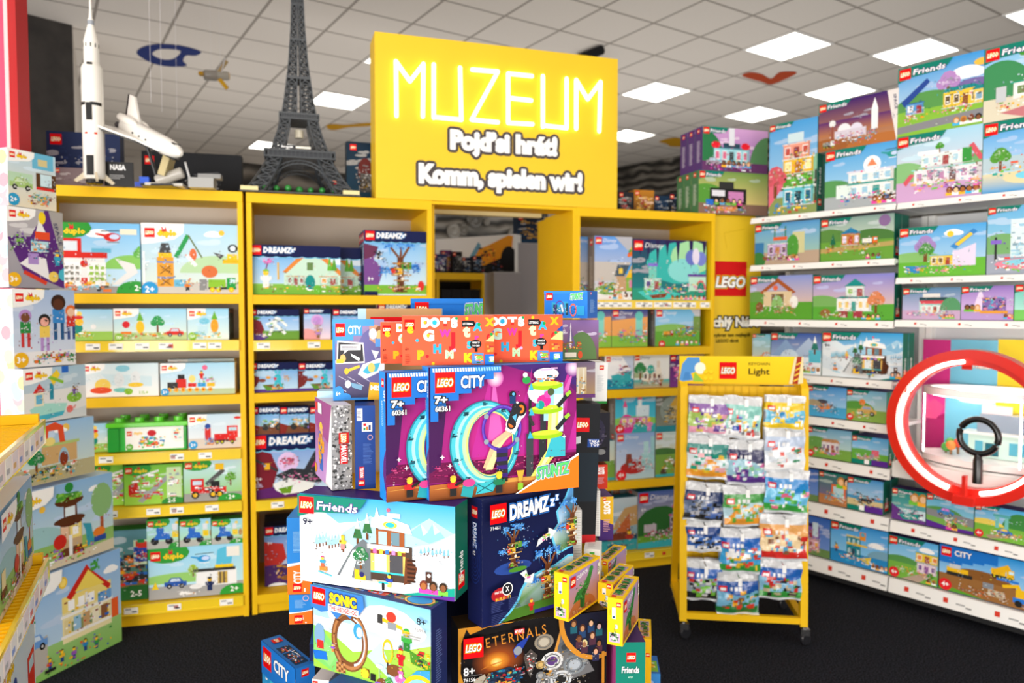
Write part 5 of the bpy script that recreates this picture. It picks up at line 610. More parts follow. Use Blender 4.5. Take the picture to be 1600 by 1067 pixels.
def p_loopT(v): v.R(0, 0, v.A, 1, '23356e'); [v.R(1.6+i*1.0, .25, .6, .5, c) for i, c in enumerate(('6a8ac8', 'c84a3a', '8a5a40', '4a8a50'))]; v.bk(1.6, .25, 3.6, .5, 'd8302a 3aa040 c8a060 9ab0d8', 30, .15); v.ring(v.A-.8, .5, .6, .08, 'f0c060', .4); v.O(v.A-.8, .5, .5, '3a9ad8', .32)
def p_navy(v): v.R(0, 0, v.A, 1, '1c2a5e'); v.txt(v.A*.3, .15, v.A*.4, .6, 22, '5a6aa0'); v.T('SONIC', v.A*.3, .02, .05, 'e8a820', w=v.A*.5, b=.04, res=1)
def p_eter(v0):
    v0.R(0, 0, v0.A, 1, '0e0c0e'); v = Cv(v0.m, v0.o+v0.uy*(v0.S*.36), v0.ux, v0.uy, v0.S*.64, v0.A/.64, seed=5, layer=v0.k); A = v.A; v.R(0, 0, A, 1, '0e0c0e'); v.P([(0, 0), (0, 1), (.12, 1), (.04, .8), (.03, .4), (.1, .15)], 'c88a28'); v.P([(.16, .9), (.4, .97), (.75, .99), (.78, 1), (.1, 1)], 'c88420'); v.G(.55, .5, .38, .27, 'b8581a', '0e0c0e'); v.G(.53, .49, .2, .14, 'f4a030', '8a3a10'); v.G(.52, .48, .08, .06, 'fbe090', 'f4a030'); v.P([(.4, .45), (.7, .5), (.3, .4)], 'b86a20')
    v.P([(1.3, .35), (1.45, .85), (1.75, .5), (1.95, .15), (1.2, 0)], '6a6a6c'); v.P([(1.2, 0), (1.45, .85), (1.47, .8), (1.26, 0)], 'c88a38')
    for x, y, r, c1, c2 in ((1.2, .66, .14, '8a8070', 'b0a898'), (1.32, .38, .16, 'd4d4d4', '5a3a78'), (1.65, .28, .17, '7a8288', 'a8b0b8'), (1.2, .1, .12, '9a9a9c', '5a5a5c'), (1.45, .1, .16, 'c8ccd0', '222'), (1.15, .35, .07, 'a88a50', 'c8a868'), (1.15, .2, .07, '77797c', '999'), (1.5, .55, .1, '555a60', '3a3d40'), (1.32, .18, .06, '9ca0a4', 'b4b8bc')): v.O(x, y, r, c1, r*.8, 22); v.ring(x, y, r*.75, r*.1, '55585c', r*.6, 22); v.O(x, y, r*.5, c2, r*.4, 16)
    v.bk(1.1, 0, .75, .5, '8a8c90 55585c a8a49a 6a6050 b08a48', 50, .035); v.P([(.75, .62), (.82, .7), (1.0, .8), (.85, .56), (.78, .5)], '1f3a9a'); v.O(.82, .6, .06, '8a9098'); v.P([(.9, .5), (1.0, .6), (1.1, .5), (1.0, .2), (.95, .3)], '4a4440'); v.bk(.94, .3, .12, .25, '8a8a8a c8302a 222 eee', 14, .03)
    v.P([(.3, .15), (.4, .35), (.7, .4), (.9, .3), (.8, .1), (.5, .02)], '1a2a40'); v.bk(.3, .05, .6, .33, '1f5a90 2a3a58 b8282a 2aa0a8 d8a030 1a1a2a 8a6a40', 70, .05); v.P([(.2, .3), (.35, .36), (.4, .2), (.2, .05)], 'a8a090'); v.L(.15, .02, .4, .34, .02, '6a5a48')
    for x, y in ((1.55, .75), (1.75, .55), (1.85, .62), (1.9, .4), (1.7, .65)): v.O(x, y, .02, '8ac8f0', .012); v.O(x, y, .05, '1f3a50', .02)
    v.O(1.95, .95, .55, 'c8862a', .62, 30); v.O(1.97, .96, .5, '14182e', .57, 30)
    for x, y, c in ((1.75, .8, 'b88860'), (1.88, .86, 'd8b090'), (1.9, .68, 'c89a78'), (1.62, .88, 'a87850'), (1.78, .58, '9a6a48'), (2.0, .56, '8a5a38'), (2.0, .8, 'caa'), (1.95, .45, 'd8a080'), (1.7, .66, '7a4a30')): v.R(x-.05, y-.14, .1, .1, v.r.choice('23406a 2a2a4a 4a2a3a 1f5a6a'.split())); v.O(x, y, .045, v.r.choice('d8c890 2a1a14 4a2a1a 111'.split()), .055); v.O(x, y-.012, .03, c, .04)
    v.micro(260, .0, .62, .022); v.R(A-.09, 0, .04, .45, 'b87a24'); v.lego(.05, .62, .27, 1); v.R(.75, .86, .14, .07, 'd8202a'); v.T('MARVEL', .755, .875, .045, 'fff', w=.13, b=.01, res=1); v.T('ETERNALS', .36, .73, .13, 'c8802a', w=.85, b=.0, res=3, rot=.1, sp=1.35); v.T('8+', .05, .4, .1, 'fff', w=.15, b=.02, res=3); v.R(.05, .385, .25, .005, '888'); v.T('76156', .05, .31, .05, 'fff', w=.16, b=0, res=2); v.T('Rise of', .05, .25, .034, 'fff', w=.13, b=0); v.T('the Domo', .05, .2, .034, 'fff', w=.16, b=0)
def p_hero(v): v.sky('c89ad8', '7a2a70'); v.P([(0, 1), (v.A, 1), (v.A, .5), (.2, .6), (0, .7)], '9a4a8a'); v.P([(v.A, 1), (v.A, 0), (v.A*.62, 0)], 'f4f4f4'); v.fig(v.A*.38, .12, .62, 'e8a020', '3a6ac0', 'e8c040', 'e8b070'); v.bk(v.A*.2, .2, .25, .4, 'e8a020 3a6ac0 d8b040 c84', 22, .07); v.R(.06, .85, .14, .1, 'd8302a'); v.R(.22, .83, .22, .13, 'f4f4f6'); v.O(.05, .1, .06, 'f2a030')
def p_heroR(v):
    v.R(0, 0, v.A, 1, '9a9a9c')
    for i in range(260): q = v.r.choice('55585c c8c8ca 333 aaa e4e4e4 777'.split()); v.O(v.r.uniform(0, v.A), v.r.uniform(0, 1), v.r.uniform(.006, .018), q, None, 6)
    v.R(v.A*.32, .55, v.A*.5, .13, 'c8181c'); v.T('LEGO', v.A*.44, .665, v.A*.24, 'fff', w=.1, rot=-math.pi/2, b=.03, ol=[(.06, 'ffd92e')], res=2); v.R(v.A*.36, .31, v.A*.4, .23, 'c8181c'); v.T('MARVEL', v.A*.43, .53, v.A*.26, 'fff', w=.21, rot=-math.pi/2, b=.02, res=2)
def p_blueR(v): v.R(0, 0, v.A, 1, '1c3a80', '234a98'); v.R(v.A*.1, .82, v.A*.28, .15, 'd8dce4'); v.txt(v.A*.12, .84, v.A*.2, .1, 6, '889'); v.R(v.A*.35, .69, v.A*.5, .11, 'f4f4f6'); v.R(v.A*.42, .76, v.A*.14, .03, 'd8202a'); v.R(v.A*.42, .705, v.A*.1, .03, '2a9a4a'); v.R(v.A*.55, .705, v.A*.1, .045, 'e8802a'); v.R(v.A*.68, .705, v.A*.1, .065, '1f2a6a'); v.ring(v.A*.75, .62, v.A*.13, v.A*.03, 'e8b0b0'); v.txt(v.A*.4, .3, v.A*.5, .26, 18, '4a6ab0'); v.R(v.A*.2, .13, v.A*.24, .14, 'c8181c'); v.T('MARVEL', v.A*.4, .14, v.A*.16, 'fff', w=.12, rot=math.pi/2, res=1); v.lego(v.A*.16, .04, v.A*.3)
def p_blueL(v): v.R(0, 0, v.A, 1, '1a1a28'); v.P([(v.A*.5, 1), (v.A, 1), (v.A, 0), (v.A*.8, 0)], 'f0c020'); v.bk(v.A*.5, .1, v.A*.4, .8, '222 f0c020 c33', 20, .08)
def p_orange(v): v.R(0, 0, v.A, 1, '2a8ae0'); v.R(0, 0, v.A, .36, 'f07a20'); v.P([(0, .36), (0, .4), (v.A*.5, .42), (v.A, .5), (v.A, .36)], 'fff'); v.P([(0, .36), (v.A*.5, .39), (v.A, .46), (v.A, .34)], 'f07a20'); v.T('CITY', v.A*.6, .14, v.A*.34, 'fff', w=.17, rot=math.pi/2, res=2, b=.03); v.lego(v.A*.22, .03, v.A*.36); v.R(v.A*.68, .03, v.A*.06, .05, 'fff'); v.txt(v.A*.25, .55, v.A*.5, .28, 16, '8cc4f0'); v.ring(v.A*.72, .88, v.A*.13, v.A*.03, 'e8b8c0')
def p_under(v): v.sky('3ab8e4', '1f6fc8'); v.bk(.1, .05, 1.5, .5, '7ae0f0 2a9ad0 fff e86a3a', 36, .08); v.ring(.75, .3, .2, .03, 'c8a8e8', .36, 20); v.ring(1.15, .25, .22, .035, 'f0783a', .4, 20); v.fig(1.15, .2, .35, 'd8402a', 'fff', 'd83'); v.O(.4, .3, .16, '3ac0d8', .3); ct(v, .28, 3)
def p_underT(v): v.R(0, 0, v.A, 1, '2478cc'); [v.R(v.A*.35+i*v.A*.2, .15, v.A*.17, .7, '123a5a') for i in range(3)]; v.bk(v.A*.35, .2, v.A*.55, .6, 'd8402a f2a030 3a8ad0 fff 8a5a40', 40, .14); v.lego(.4, .3, .5)
def t_long(v): v.R(0, 0, v.A, 1, 'f5c314'); v.R(.03, .05, v.A-.06, .9, 'c88a60', 'a890c0'); v.hill(.6, .05, .6, .3, 'b86a38'); v.P([(.2, .3), (.35, .5), (.6, .55), (.85, .75), (.95, .9), (1.1, .85), (1.02, .7), (.9, .5), (.72, .35), (.7, .1), (.6, .1), (.55, .3), (.4, .32)], '2a7a34'); v.P([(.5, .4), (.75, .5), (.6, .1), (.5, .12)], '1f5a28'); v.O(1.0, .84, .1, '2f8a3c', .07); v.bk(.3, .3, .6, .4, '3a9a48 1f5a28 4ab058', 22, .05); v.bk(.1, .05, .9, .12, '8a5a38 c89060', 16, .06); v.lego(.06, .68, .22); v.T('CREATOR', .32, .78, .09, 'fff', w=.5, res=1, rot=.1); v.R(v.A-.14, .62, .11, .26, 'e8e4d0'); v.T('3', v.A-.12, .68, .12, '2a2a2a', res=1)
def t_end(v): v.R(0, 0, v.A, 1, 'f7c815'); v.lego(v.A*.58, .82, v.A*.3); v.R(v.A*.3, .56, v.A*.24, .24, 'e8eef0'); v.R(v.A*.34, .57, v.A*.16, .05, '2a4a7a'); v.T('3', v.A*.52, .36, v.A*.24, 'e8f0f4', ol=[(.06, '4a90c8')], b=.03, res=2); v.R(v.A*.12, .06, v.A*.7, .2, 'c8a8c8'); v.bk(v.A*.15, .07, v.A*.6, .22, '1f7a34 2a2a2a 2f9a44 e8e0d0', 22, .05); v.L(v.A*.7, .1, v.A*.45, .36, .014, '1f7a34'); v.txt(v.A*.14, .64, v.A*.1, .12, 4, 'c89a10')
def t_top(v): v.R(0, 0, v.A, 1, 'f7c815'); [v.R(.6+i*.95, .15, .85, .7, 'd8b0a8') for i in range(3)]; v.bk(.6, .2, 2.7, .55, '2a7a34 1f5a28 c88a60 3a9a48', 50, .18); v.lego(.12, .3, .35); v.O(v.A-.35, .5, .2, 'f4ecc8', .15)
def p_gbox(v): v.R(0, 0, v.A, 1, '0f7a68'); v.P([(v.A*.3, 0), (v.A, .45), (v.A, 0)], '3aa890'); v.lego(v.A*.36, .78, v.A*.32, 1); v.T('Friends', v.A*.2, .66, .07, 'fff', w=v.A*.6, ol=[(.05, '123')], sh=.1, res=2); v.T('41757', v.A*.42, .6, .02, 'dfe', w=v.A*.16, b=0, res=1); v.O(v.A*.55, .42, .06, 'c8282a', .07); v.bk(v.A*.3, .3, v.A*.4, .14, 'c8282a 8a1f1f fff 3ab0d0 234', 22, .03); v.R(v.A*.3, .46, v.A*.24, .06, 'dfe8e8')
def p_dspine(bg, p2):
    def f(v): v.R(0, 0, v.A, 1, bg); v.P([(0, 0), (v.A, 0), (v.A, .35), (0, .5)], p2); v.T('DOTS', v.A*.35, .9, v.A*.4, 'fff', w=.3, rot=-math.pi/2, b=.06, res=2); v.lego(v.A*.25, .91, min(.08, v.A*.5)); v.txt(v.A*.3, .2, v.A*.5, .3, 8, 'd8a0a8')
    return f
def p_white(v): v.R(0, 0, v.A, 1, 'f4f3f0'); v.lego(v.A*.45, .82, v.A*.3); v.txt(v.A*.3, .3, v.A*.5, .4, 16, 'd0d2d4'); v.R(0, 0, v.A, .06, '2a8a3a')
def p_wlines(v): v.R(0, 0, v.A, 1, 'efeeea'); [v.R(v.A*.1, .04+i*.04, v.A*.8, .012, 'd4d2ce') for i in range(24)]
def t_flap(v): v.R(0, 0, v.A, 1, 'f0f0ec'); v.R(v.A*.35, .85, v.A*.3, .08, '5ab050'); v.txt(v.A*.2, .2, v.A*.5, .5, 8, 'c8ccc8')
def x_dark(v): v.R(0, 0, v.A, 1, '141518', '1c1e22'); v.lego(.06, .72, .18); v.P([(1.0, .55), (1.5, .62), (1.6, .55), (1.2, .42)], '4a4c50'); v.bk(.3, .1, 1.2, .3, '888 aaa 555 c8c0b0 333', 34, .06)
def x_blue(v): v.sky('1f4a68', '14283c'); v.lego(.06, .86, .1); v.O(.3, .55, .12, '6a2a28', .2); v.R(.22, .2, .16, .3, '555'); v.bk(.15, .2, .35, .3, '777 a83 432', 14, .05)
def x_misc(pal, bg, bg2='1a1a24'):
    def f(v): v.sky(bg2, bg); v.bk(.1*v.A, .1, .8*v.A, .7, pal, 26, .1); v.lego(.05*v.A, .8, min(.16, .3*v.A))
    return f
# ================================================================ THE PLACE
g0 = onz(380, 963, 0); B1 = Pl(g0, 14.17); B2 = Pl(onz(383, 962, 0), 17.74); RW = Pl(onz(1263, 884, .08), -49.56); LS = Pl(onz(190, 1001, 0), 70)
HC = 4.05
# ---- floor, ceiling, far walls
def carpet():
    m = bpy.data.materials.new('dark_carpet'); m.use_nodes = True; nt = m.node_tree; b = nt.nodes['Principled BSDF']; b.inputs['Roughness'].default_value = .95; b.inputs['Specular IOR Level'].default_value = .1
    tc = nt.nodes.new('ShaderNodeTexCoord'); n = nt.nodes.new('ShaderNodeTexNoise'); n.inputs['Scale'].default_value = 160; n.inputs['Detail'].default_value = 6
    r = nt.nodes.new('ShaderNodeValToRGB'); r.color_ramp.elements[0].color = lin('0e0f14'); r.color_ramp.elements[1].color = lin('34363f'); r.color_ramp.elements[0].position = .42; r.color_ramp.elements[1].position = .68
    nt.links.new(tc.outputs['Object'], n.inputs['Vector']); nt.links.new(n.outputs['Fac'], r.inputs[0]); nt.links.new(r.outputs[0], b.inputs['Base Color'])
    bp = nt.nodes.new('ShaderNodeBump'); bp.inputs['Strength'].default_value = .6; bp.inputs['Distance'].default_value = .004; nt.links.new(n.outputs['Fac'], bp.inputs['Height']); nt.links.new(bp.outputs[0], b.inputs['Normal'])
    return m
tag(M().box(-8, 13, -3.2, 16, -.05, 0).build('floor', carpet()), kind='structure')
TC = math.radians(33.36); T0 = onz(1160, 77, HC); TS = .597
def tiles():
    m = bpy.data.materials.new('ceiling_tiles'); m.use_nodes = True; nt = m.node_tree; b = nt.nodes['Principled BSDF']; b.inputs['Roughness'].default_value = .9; N = nt.nodes.new; Lk = nt.links.new
    tc = N('ShaderNodeTexCoord'); sx = N('ShaderNodeSeparateXYZ'); Lk(tc.outputs['Object'], sx.inputs[0])
    outs = []
    for k in (0, 1):
        d = N('ShaderNodeMath'); d.operation = 'DIVIDE'; d.inputs[1].default_value = TS; Lk(sx.outputs[k], d.inputs[0])
        f = N('ShaderNodeMath'); f.operation = 'FRACT'; Lk(d.outputs[0], f.inputs[0])
        s = N('ShaderNodeMath'); s.operation = 'SUBTRACT'; s.inputs[1].default_value = .5; Lk(f.outputs[0], s.inputs[0])
        a = N('ShaderNodeMath'); a.operation = 'ABSOLUTE'; Lk(s.outputs[0], a.inputs[0])
        g = N('ShaderNodeMath'); g.operation = 'GREATER_THAN'; g.inputs[1].default_value = .479; Lk(a.outputs[0], g.inputs[0]); outs.append(g)
    mx = N('ShaderNodeMath'); mx.operation = 'MAXIMUM'; Lk(outs[0].outputs[0], mx.inputs[0]); Lk(outs[1].outputs[0], mx.inputs[1])
    n = N('ShaderNodeTexNoise'); n.inputs['Scale'].default_value = 60; Lk(tc.outputs['Object'], n.inputs['Vector'])
    r = N('ShaderNodeValToRGB'); r.color_ramp.elements[0].color = lin('e6dfd6'); r.color_ramp.elements[1].color = lin('efe9e1'); Lk(n.outputs['Fac'], r.inputs[0])
    mix = N('ShaderNodeMix'); mix.data_type = 'RGBA'; Lk(mx.outputs[0], mix.inputs[0]); Lk(r.outputs[0], mix.inputs[6]); mix.inputs[7].default_value = lin('a39b92'); Lk(mix.outputs[2], b.inputs['Base Color'])
    return m
ce = M().box(-15, 19, -16, 17, 0, .06).build('ceiling', tiles(), loc=(T0.x, T0.y, HC), rotz=TC); tag(ce, kind='structure')
def cpt(i, j, z=0):                          # tile coordinates -> room
    c, s = math.cos(TC), math.sin(TC); return Vector((T0.x+TS*(i*c-j*s), T0.y+TS*(i*s+j*c), HC+z))
def ctile(x, y):
    p = onz(x, y, HC)-T0; c, s = math.cos(TC), math.sin(TC); return (p.x*c+p.y*s)/TS, (-p.x*s+p.y*c)/TS
GEAR = bpy.data.materials.new('machine_relief'); GEAR.use_nodes = True
def gear():
    nt = GEAR.node_tree; b = nt.nodes['Principled BSDF']; b.inputs['Roughness'].default_value = .45; b.inputs['Metallic'].default_value = .3; N = nt.nodes.new; Lk = nt.links.new
    tc = N('ShaderNodeTexCoord'); v = N('ShaderNodeTexVoronoi'); v.inputs['Scale'].default_value = 3.2; v.feature = 'SMOOTH_F1'; Lk(tc.outputs['Object'], v.inputs['Vector'])
    w_ = N('ShaderNodeTexWave'); w_.wave_type = 'RINGS'; w_.inputs['Scale'].default_value = 2.2; w_.inputs['Distortion'].default_value = 6; Lk(tc.outputs['Object'], w_.inputs['Vector'])
    mx = N('ShaderNodeMath'); mx.operation = 'MULTIPLY'; Lk(v.outputs['Distance'], mx.inputs[0]); Lk(w_.outputs['Fac'], mx.inputs[1])
    r = N('ShaderNodeValToRGB'); r.color_ramp.elements[0].color = lin('24221f'); r.color_ramp.elements[1].color = lin('8a857c'); r.color_ramp.elements[1].position = .5; Lk(mx.outputs[0], r.inputs[0]); Lk(r.outputs[0], b.inputs['Base Color'])
    bp = N('ShaderNodeBump'); bp.inputs['Strength'].default_value = 1; bp.inputs['Distance'].default_value = .05; Lk(mx.outputs[0], bp.inputs['Height']); Lk(bp.outputs[0], b.inputs['Normal'])
gear()
def wall(name, P0, P1, z0, z1, m, t=.1, c='fff'):
    a, b = Vector(P0), Vector(P1); d = b-a; return tag(M().box(0, d.length, 0, t, z0, z1, c).build(name, m, loc=(a.x, a.y, 0), rotz=math.atan2(d.y, d.x)), kind='structure')
pw = onz(1020, 257, 3.98); wd = RW.d
wall('wall_right', (pw.x-wd.x*2.2, pw.y-wd.y*2.2), (pw.x+wd.x*9, pw.y+wd.y*9), 0, HC, GEAR)
PAINT = mat('warm_white_wall_paint', 'd9d2c8', .8, noise=.03, scale=3)
wall('wall_back', (-7, 12.2), (pw.x-wd.x*2.2, pw.y-wd.y*2.2), 0, HC, PAINT)
DARKREL = mat('dark_relief_wall', '2e2a27', .6, noise=.5, scale=5, bump=.8)
wall('wall_left', (-6, 4.5), (-3.95, 6.7), 0, HC, DARKREL); wall('wall_left', (-3.95, 6.7), (-7, 12.2), 0, HC, PAINT)
# ---- yellow bookcases
def price_labels(b, u0, u1, y, z0, z1, n, seed):
    r = random.Random(seed); w_ = .06
    for i in range(n):
        u = u0+(u1-u0-w_)*(i+r.uniform(.1, .8))/n; lab = M().box(u, u+w_, y-.0022, y-.0004, z0+.006, z1-.006, 'f7f6f2')
        lab.box(u+.006, u+.03, y-.003, y-.002, z1-.016, z1-.011, '8a8a8a'); lab.box(u+.034, u+.055, y-.003, y-.002, z0+.012, z0+.018, '444')
        lab.build('price_label', MATTE, b)
RAIL = mat('clear_yellow_price_rail', 'f2cf2a', .2, noise=.03, scale=8, coat=.5)
def bookcase(pl, u0, u1, label, zs, rails, D=.5):
    sh = [(z, .045) for z in zs]; t = .024; W = u1-u0; H = 2.062
    b = thing('bookcase', label, 'bookcase', pl.pt(u0), pl.ang, 'yellow bookcases in a row')
    M().box(0, t, 0, D, 0, H-.048).build('side_panel', YEL, b); M().box(W-t, W, 0, D, 0, H-.048).build('side_panel', YEL, b)
    M().box(0, W, -.003, D, H-.048, H).build('top_board', YEL, b, bevel=.0015); M().box(t, W-t, D-.012, D-.002, 0, H-.048).build('back_panel', BACK, b)
    M().box(t, W-t, .012, .03, 0, zs[-1]-.045).build('plinth', YEL, b)
    for z in zs: M().box(t, W-t, .002, D-.012, z-.045, z).build('shelf', YEL, b)
    for k, (z, n) in enumerate(rails):
        q = M(); q.box(t, W-t, -.009, .001, z-.044, z+.002); q.box(t, W-t, -.012, -.004, z-.047, z-.041); q.box(t, W-t, -.012, -.006, z-.004, z+.003)
        r = q.build('price_rail', RAIL, b); price_labels(r, t, W-t, -.009, z-.043, z-.002, n, int(z*100)+n)
        e = M().box(W*.62, W*.62+.02, -.0112, -.0095, z-.032, z-.014, 'd8392b').build('red_badge', MATTE, r)
    return b
U1 = (-.86, .027); U2 = (.034, .938); U3 = (1.745, 2.628)
bookcase(B1, *U1, 'yellow bookcase left of the others, filled with toddler brick boxes', (1.573, 1.351, 1.09, .826, .57, .105), ((1.351, 7), (.826, 4), (.57, 5), (.105, 4)), .27)
bookcase(B2, *U2, 'yellow bookcase left of the doorway, filled with navy cloud-print boxes', (1.571, 1.347, 1.091, .562, .094), ((1.347, 5), (.562, 5)))
bookcase(B2, *U3, 'yellow bookcase right of the doorway, filled with storybook castle boxes', (1.55, 1.283, 1.043, .516, .1), ((1.55, 13), (.1, 3)))
# ---- doorway: deep side cheeks and lintel of the yellow passage, and the lit sign above
pa = thing('doorway_passage', 'deep yellow passage frame through the row of bookcases under the sign', 'doorway', B2.pt(U2[1]), B2.ang)
wd_ = U3[0]-U2[1]
M().box(wd_-.02, wd_+.0, -.002, .57, 0, 2.045).build('side_panel', YEL, pa); M().box(-.0, .02, .03, .5, 0, 2.045).build('side_panel', YEL, pa)
M().box(0, wd_, 0, .19, 2.045, 2.061).build('lintel_board', YEL, pa); M().box(-.02, wd_-.02, .5, .55, 2.064, 2.11).build('rear_crossbar', mat('pale_cream_laminate', 'efe3b0', .45, noise=.02, scale=3), pa)
u0, zt = B2.at(585, 50); u1 = B2.at(965, 93)[0]; zt = B2.at(775, 71)[1]; zb_ = 2.062
sg = thing('sign', 'large yellow board sign with glowing white MUZEUM letters above the doorway', 'sign', B2.pt(u0, zb_, -.006), B2.ang)
SW, SH = u1-u0, zt-zb_
M().box(0, SW, 0, .19, 0, SH).build('sign_board', mat('yellow_sign_panel', 'f2c616', .45, noise=.02, scale=2), sg, bevel=.002)
def sgp(x, y): u, z = B2.at(x, y, -.006); return Vector((u-u0, -.012, z-zb_))
LET = {'M': [((619, 182), (618, 97), (640, 128), (661, 101), (660, 183))], 'U': [((677, 102), (677, 185)), ((678, 184), (720, 188)), ((720, 188), (718, 107))], 'Z': [((737, 110), (777, 113), (736, 188), (777, 192))], 'E': [((830, 120), (793, 116), (793, 193), (831, 195)), ((794, 154), (829, 158))], 'u': [((847, 120), (847, 199)), ((848, 197), (884, 201)), ((884, 201), (884, 124))], 'm': [((899, 202), (899, 126), (917, 156), (937, 129), (935, 206))]}
for ch, st in LET.items():
    lt = M()
    for s_ in st:
        q = [sgp(*p) for p in s_]
        for a, b in zip(q, q[1:]): lt.tube([a, b], .011, n=8)
        for a in q: lt.ball(a, .011, n=8)
    lt.build('neon_letter', NEON, sg)
def words(t, x0, x1, yb0, yb1, h, nm):
    a, b = sgp(x0, yb0), sgp(x1, yb1); q = M(); vs, fs, g_, g1 = glyph(t, .045, 0, 4); k = h/CAP; kx = (b.x-a.x)/(g1-g_)
    sl = (b.z-a.z)/(b.x-a.x)
    for z, r_ in ((0, .018), (1, .0035)):
        for i in range(20 if r_ else 1):
            dx, dz = r_*math.cos(i*.31416), r_*math.sin(i*.31416)
            for f in fs: q.face([((vs[i_][0]-g_)*kx+a.x+dx, -.001-.0016*z-.00006*i, vs[i_][1]*k+a.z+dz) for i_ in f], 'fbfaf6' if z else '4e4748')
    return q.build(nm, MATTE, sg)
words('Pojd’si hrát!', 704, 870, 231, 241, .088, 'lettering'); words('Komm, spielen wir!', 655, 909, 284, 296, .088, 'lettering')
# ---- yellow corner panel with the red square logo
PNL = mat('yellow_poster_panel', 'e9c21d', .5, noise=.05, scale=3)
cc = thing('corner_cabinet', 'plain yellow corner panel with red logo square between bookcase and white shelving', 'panel', B2.pt(U3[1]+.008, 0, .03), B2.ang)
M().box(0, .335, 0, .012, 0, 2.05).build('front_panel', PNL, cc); M().box(0, .3, .012, .36, 2.045, 2.062).build('top_board', YEL, cc); M().box(.32, .335, .012, .3, 0, 2.035).build('side_panel', YEL, cc)
def ccp(x, y): u, z = B2.at(x, y, .03); return u-U3[1]-.008, z
q = M(); x0, z1 = ccp(1118, 408); x1, z0 = ccp(1166, 463); x0 = .004
cv = Cv(q, (0, 0, 0), (1, 0, 0), (0, 0, 1), 2.05, .335/2.05, e=2e-4); S_ = 1/2.05
cv.R(x0*S_, z0*S_, (x1-x0)*S_, (z1-z0)*S_, 'd01818'); cv.T('LEGO', (x0+.012)*S_, (z0+.055)*S_, .06*S_, 'fff', w=(x1-x0-.02)*S_, ol=[(.09, 'ffd91e'), (.05, '111')], b=.04, sh=.2, res=3)
a = ccp(1119, 510); cv.T('chlý Návod', .004*S_, a[1]*S_, .055*S_, 'f6f4ea', w=.37*S_, ol=[(.1, '222')], b=.05, res=3)
a = ccp(1118, 526); cv.T('vybrat ten nejlepší', .006*S_, a[1]*S_, .02*S_, '2a2410', w=.26*S_, b=.03); a = ccp(1122, 535); cv.T('LEGO® dárek', .025*S_, a[1]*S_, .019*S_, '2a2410', w=.16*S_, b=.03)
a = ccp(1131, 364); b_ = ccp(1163, 358); cv.L(a[0]*S_, a[1]*S_, b_[0]*S_, b_[1]*S_, .001, 'c8a010'); cv.L(a[0]*S_, a[1]*S_, (a[0]+.02)*S_, (a[1]-.09)*S_, .001, 'c8a010')
q.build('poster_print', MATTE, cc)
# ---- white gondola shelving on the right
def rz(x, y, off=0): return RW.at(x, y, off)[1]
def strip(b, u0, u1, z0, z1, f=0, nb=3, seed=1):
    q = M(); q.face([(u0, f, z0), (u1, f, z0), (u1, f+.012, z1), (u0, f+.012, z1)], 'f6f5f2'); q.face([(u0, f+.012, z1), (u1, f+.012, z1), (u1, f+.03, z1), (u0, f+.03, z1)], 'f2f1ee'); q.face([(u0, f+.02, z0), (u1, f+.02, z0), (u1, f, z0), (u0, f, z0)], 'dddbd6'); q.face([(u0, f+.02, z0), (u0, f, z0), (u0, f+.012, z1), (u0, f+.03, z1)], 'eeedea'); q.face([(u1, f, z0), (u1, f+.02, z0), (u1, f+.03, z1), (u1, f+.012, z1)], 'eeedea')
    r = random.Random(seed); cv = Cv(q, (u0, f, z0), (1, 0, 0), Vector((0, .012, z1-z0)).normalized(), z1-z0, (u1-u0)/(z1-z0), e=2e-4)
    for i in range(nb): x = cv.A*(i+.3+.3*r.random())/nb; cv.R(x, .35, .3, .34, 'd8402f'); cv.R(x+.8, .4, .55, .1, 'aaa'); cv.R(x+1.4, .28, .35, .1, '888')
    return q.build('price_strip', MATTE, b)
def gondola(label, u0, u1, shelves, H, base=True):
    b = thing('gondola_shelving', label, 'shelving unit', RW.pt(u0), RW.ang, 'white gondola shelving on the right'); W = u1-u0; D = .46
    M().box(.0, W, D, D+.03, 0, H, 'e8e8e8').build('back_panel', mat('grey_white_back_panel', 'dcdde0', .6, noise=.03, scale=2) if 'grey_white_back_panel' not in bpy.data.materials else bpy.data.materials['grey_white_back_panel'], b)
    for u in (0.0, W-.03): M().box(u, u+.03, D-.05, D, 0, H).build('upright', WHITE, b)
    if base: M().box(0, W, .1, D, 0, .1).build('base_box', mat('dark_kick_board', '1a1a1c', .7, noise=.1, scale=9), b)
    for i, (z0, z1, f) in enumerate(shelves):
        s = M().box(0.002, W-.002, f+.012, D-.05, z1-.022, z1-.004).build('shelf', WHITE, b); strip(s, 0.002, W-.002, z0, z1, f, 4 if W < 1.3 else 7, i+3)
    return b
L_SH = [(rz(1190, 348), rz(1190, 340.5)+.004, 0), (rz(1290, 418.5), rz(1290, 409), 0), (rz(1280, 511), rz(1280, 500.5), 0), (rz(1330, 603), rz(1330, 592), 0), (rz(1340, 672), rz(1340, 660), 0), (rz(1340, 742), rz(1340, 727), 0), (rz(1340, 820), rz(1340, 801), 0), (.062, .132, 0)]
R_SH = [(L_SH[0][0], L_SH[0][1], 0), (rz(1500, 441), rz(1500, 431), 0), (rz(1500, 512), rz(1500, 501), 0), (rz(1460, 845), rz(1460, 828), .0), (.062, .132, 0)]
gondola('white gondola shelving unit next to the yellow panel, seven narrow shelves of green boxes', -.392, .42, L_SH, 2.0)
gondola('white gondola shelving unit at the right edge, with glowing ring and glass showcase', .424, 1.75, R_SH, 2.0)
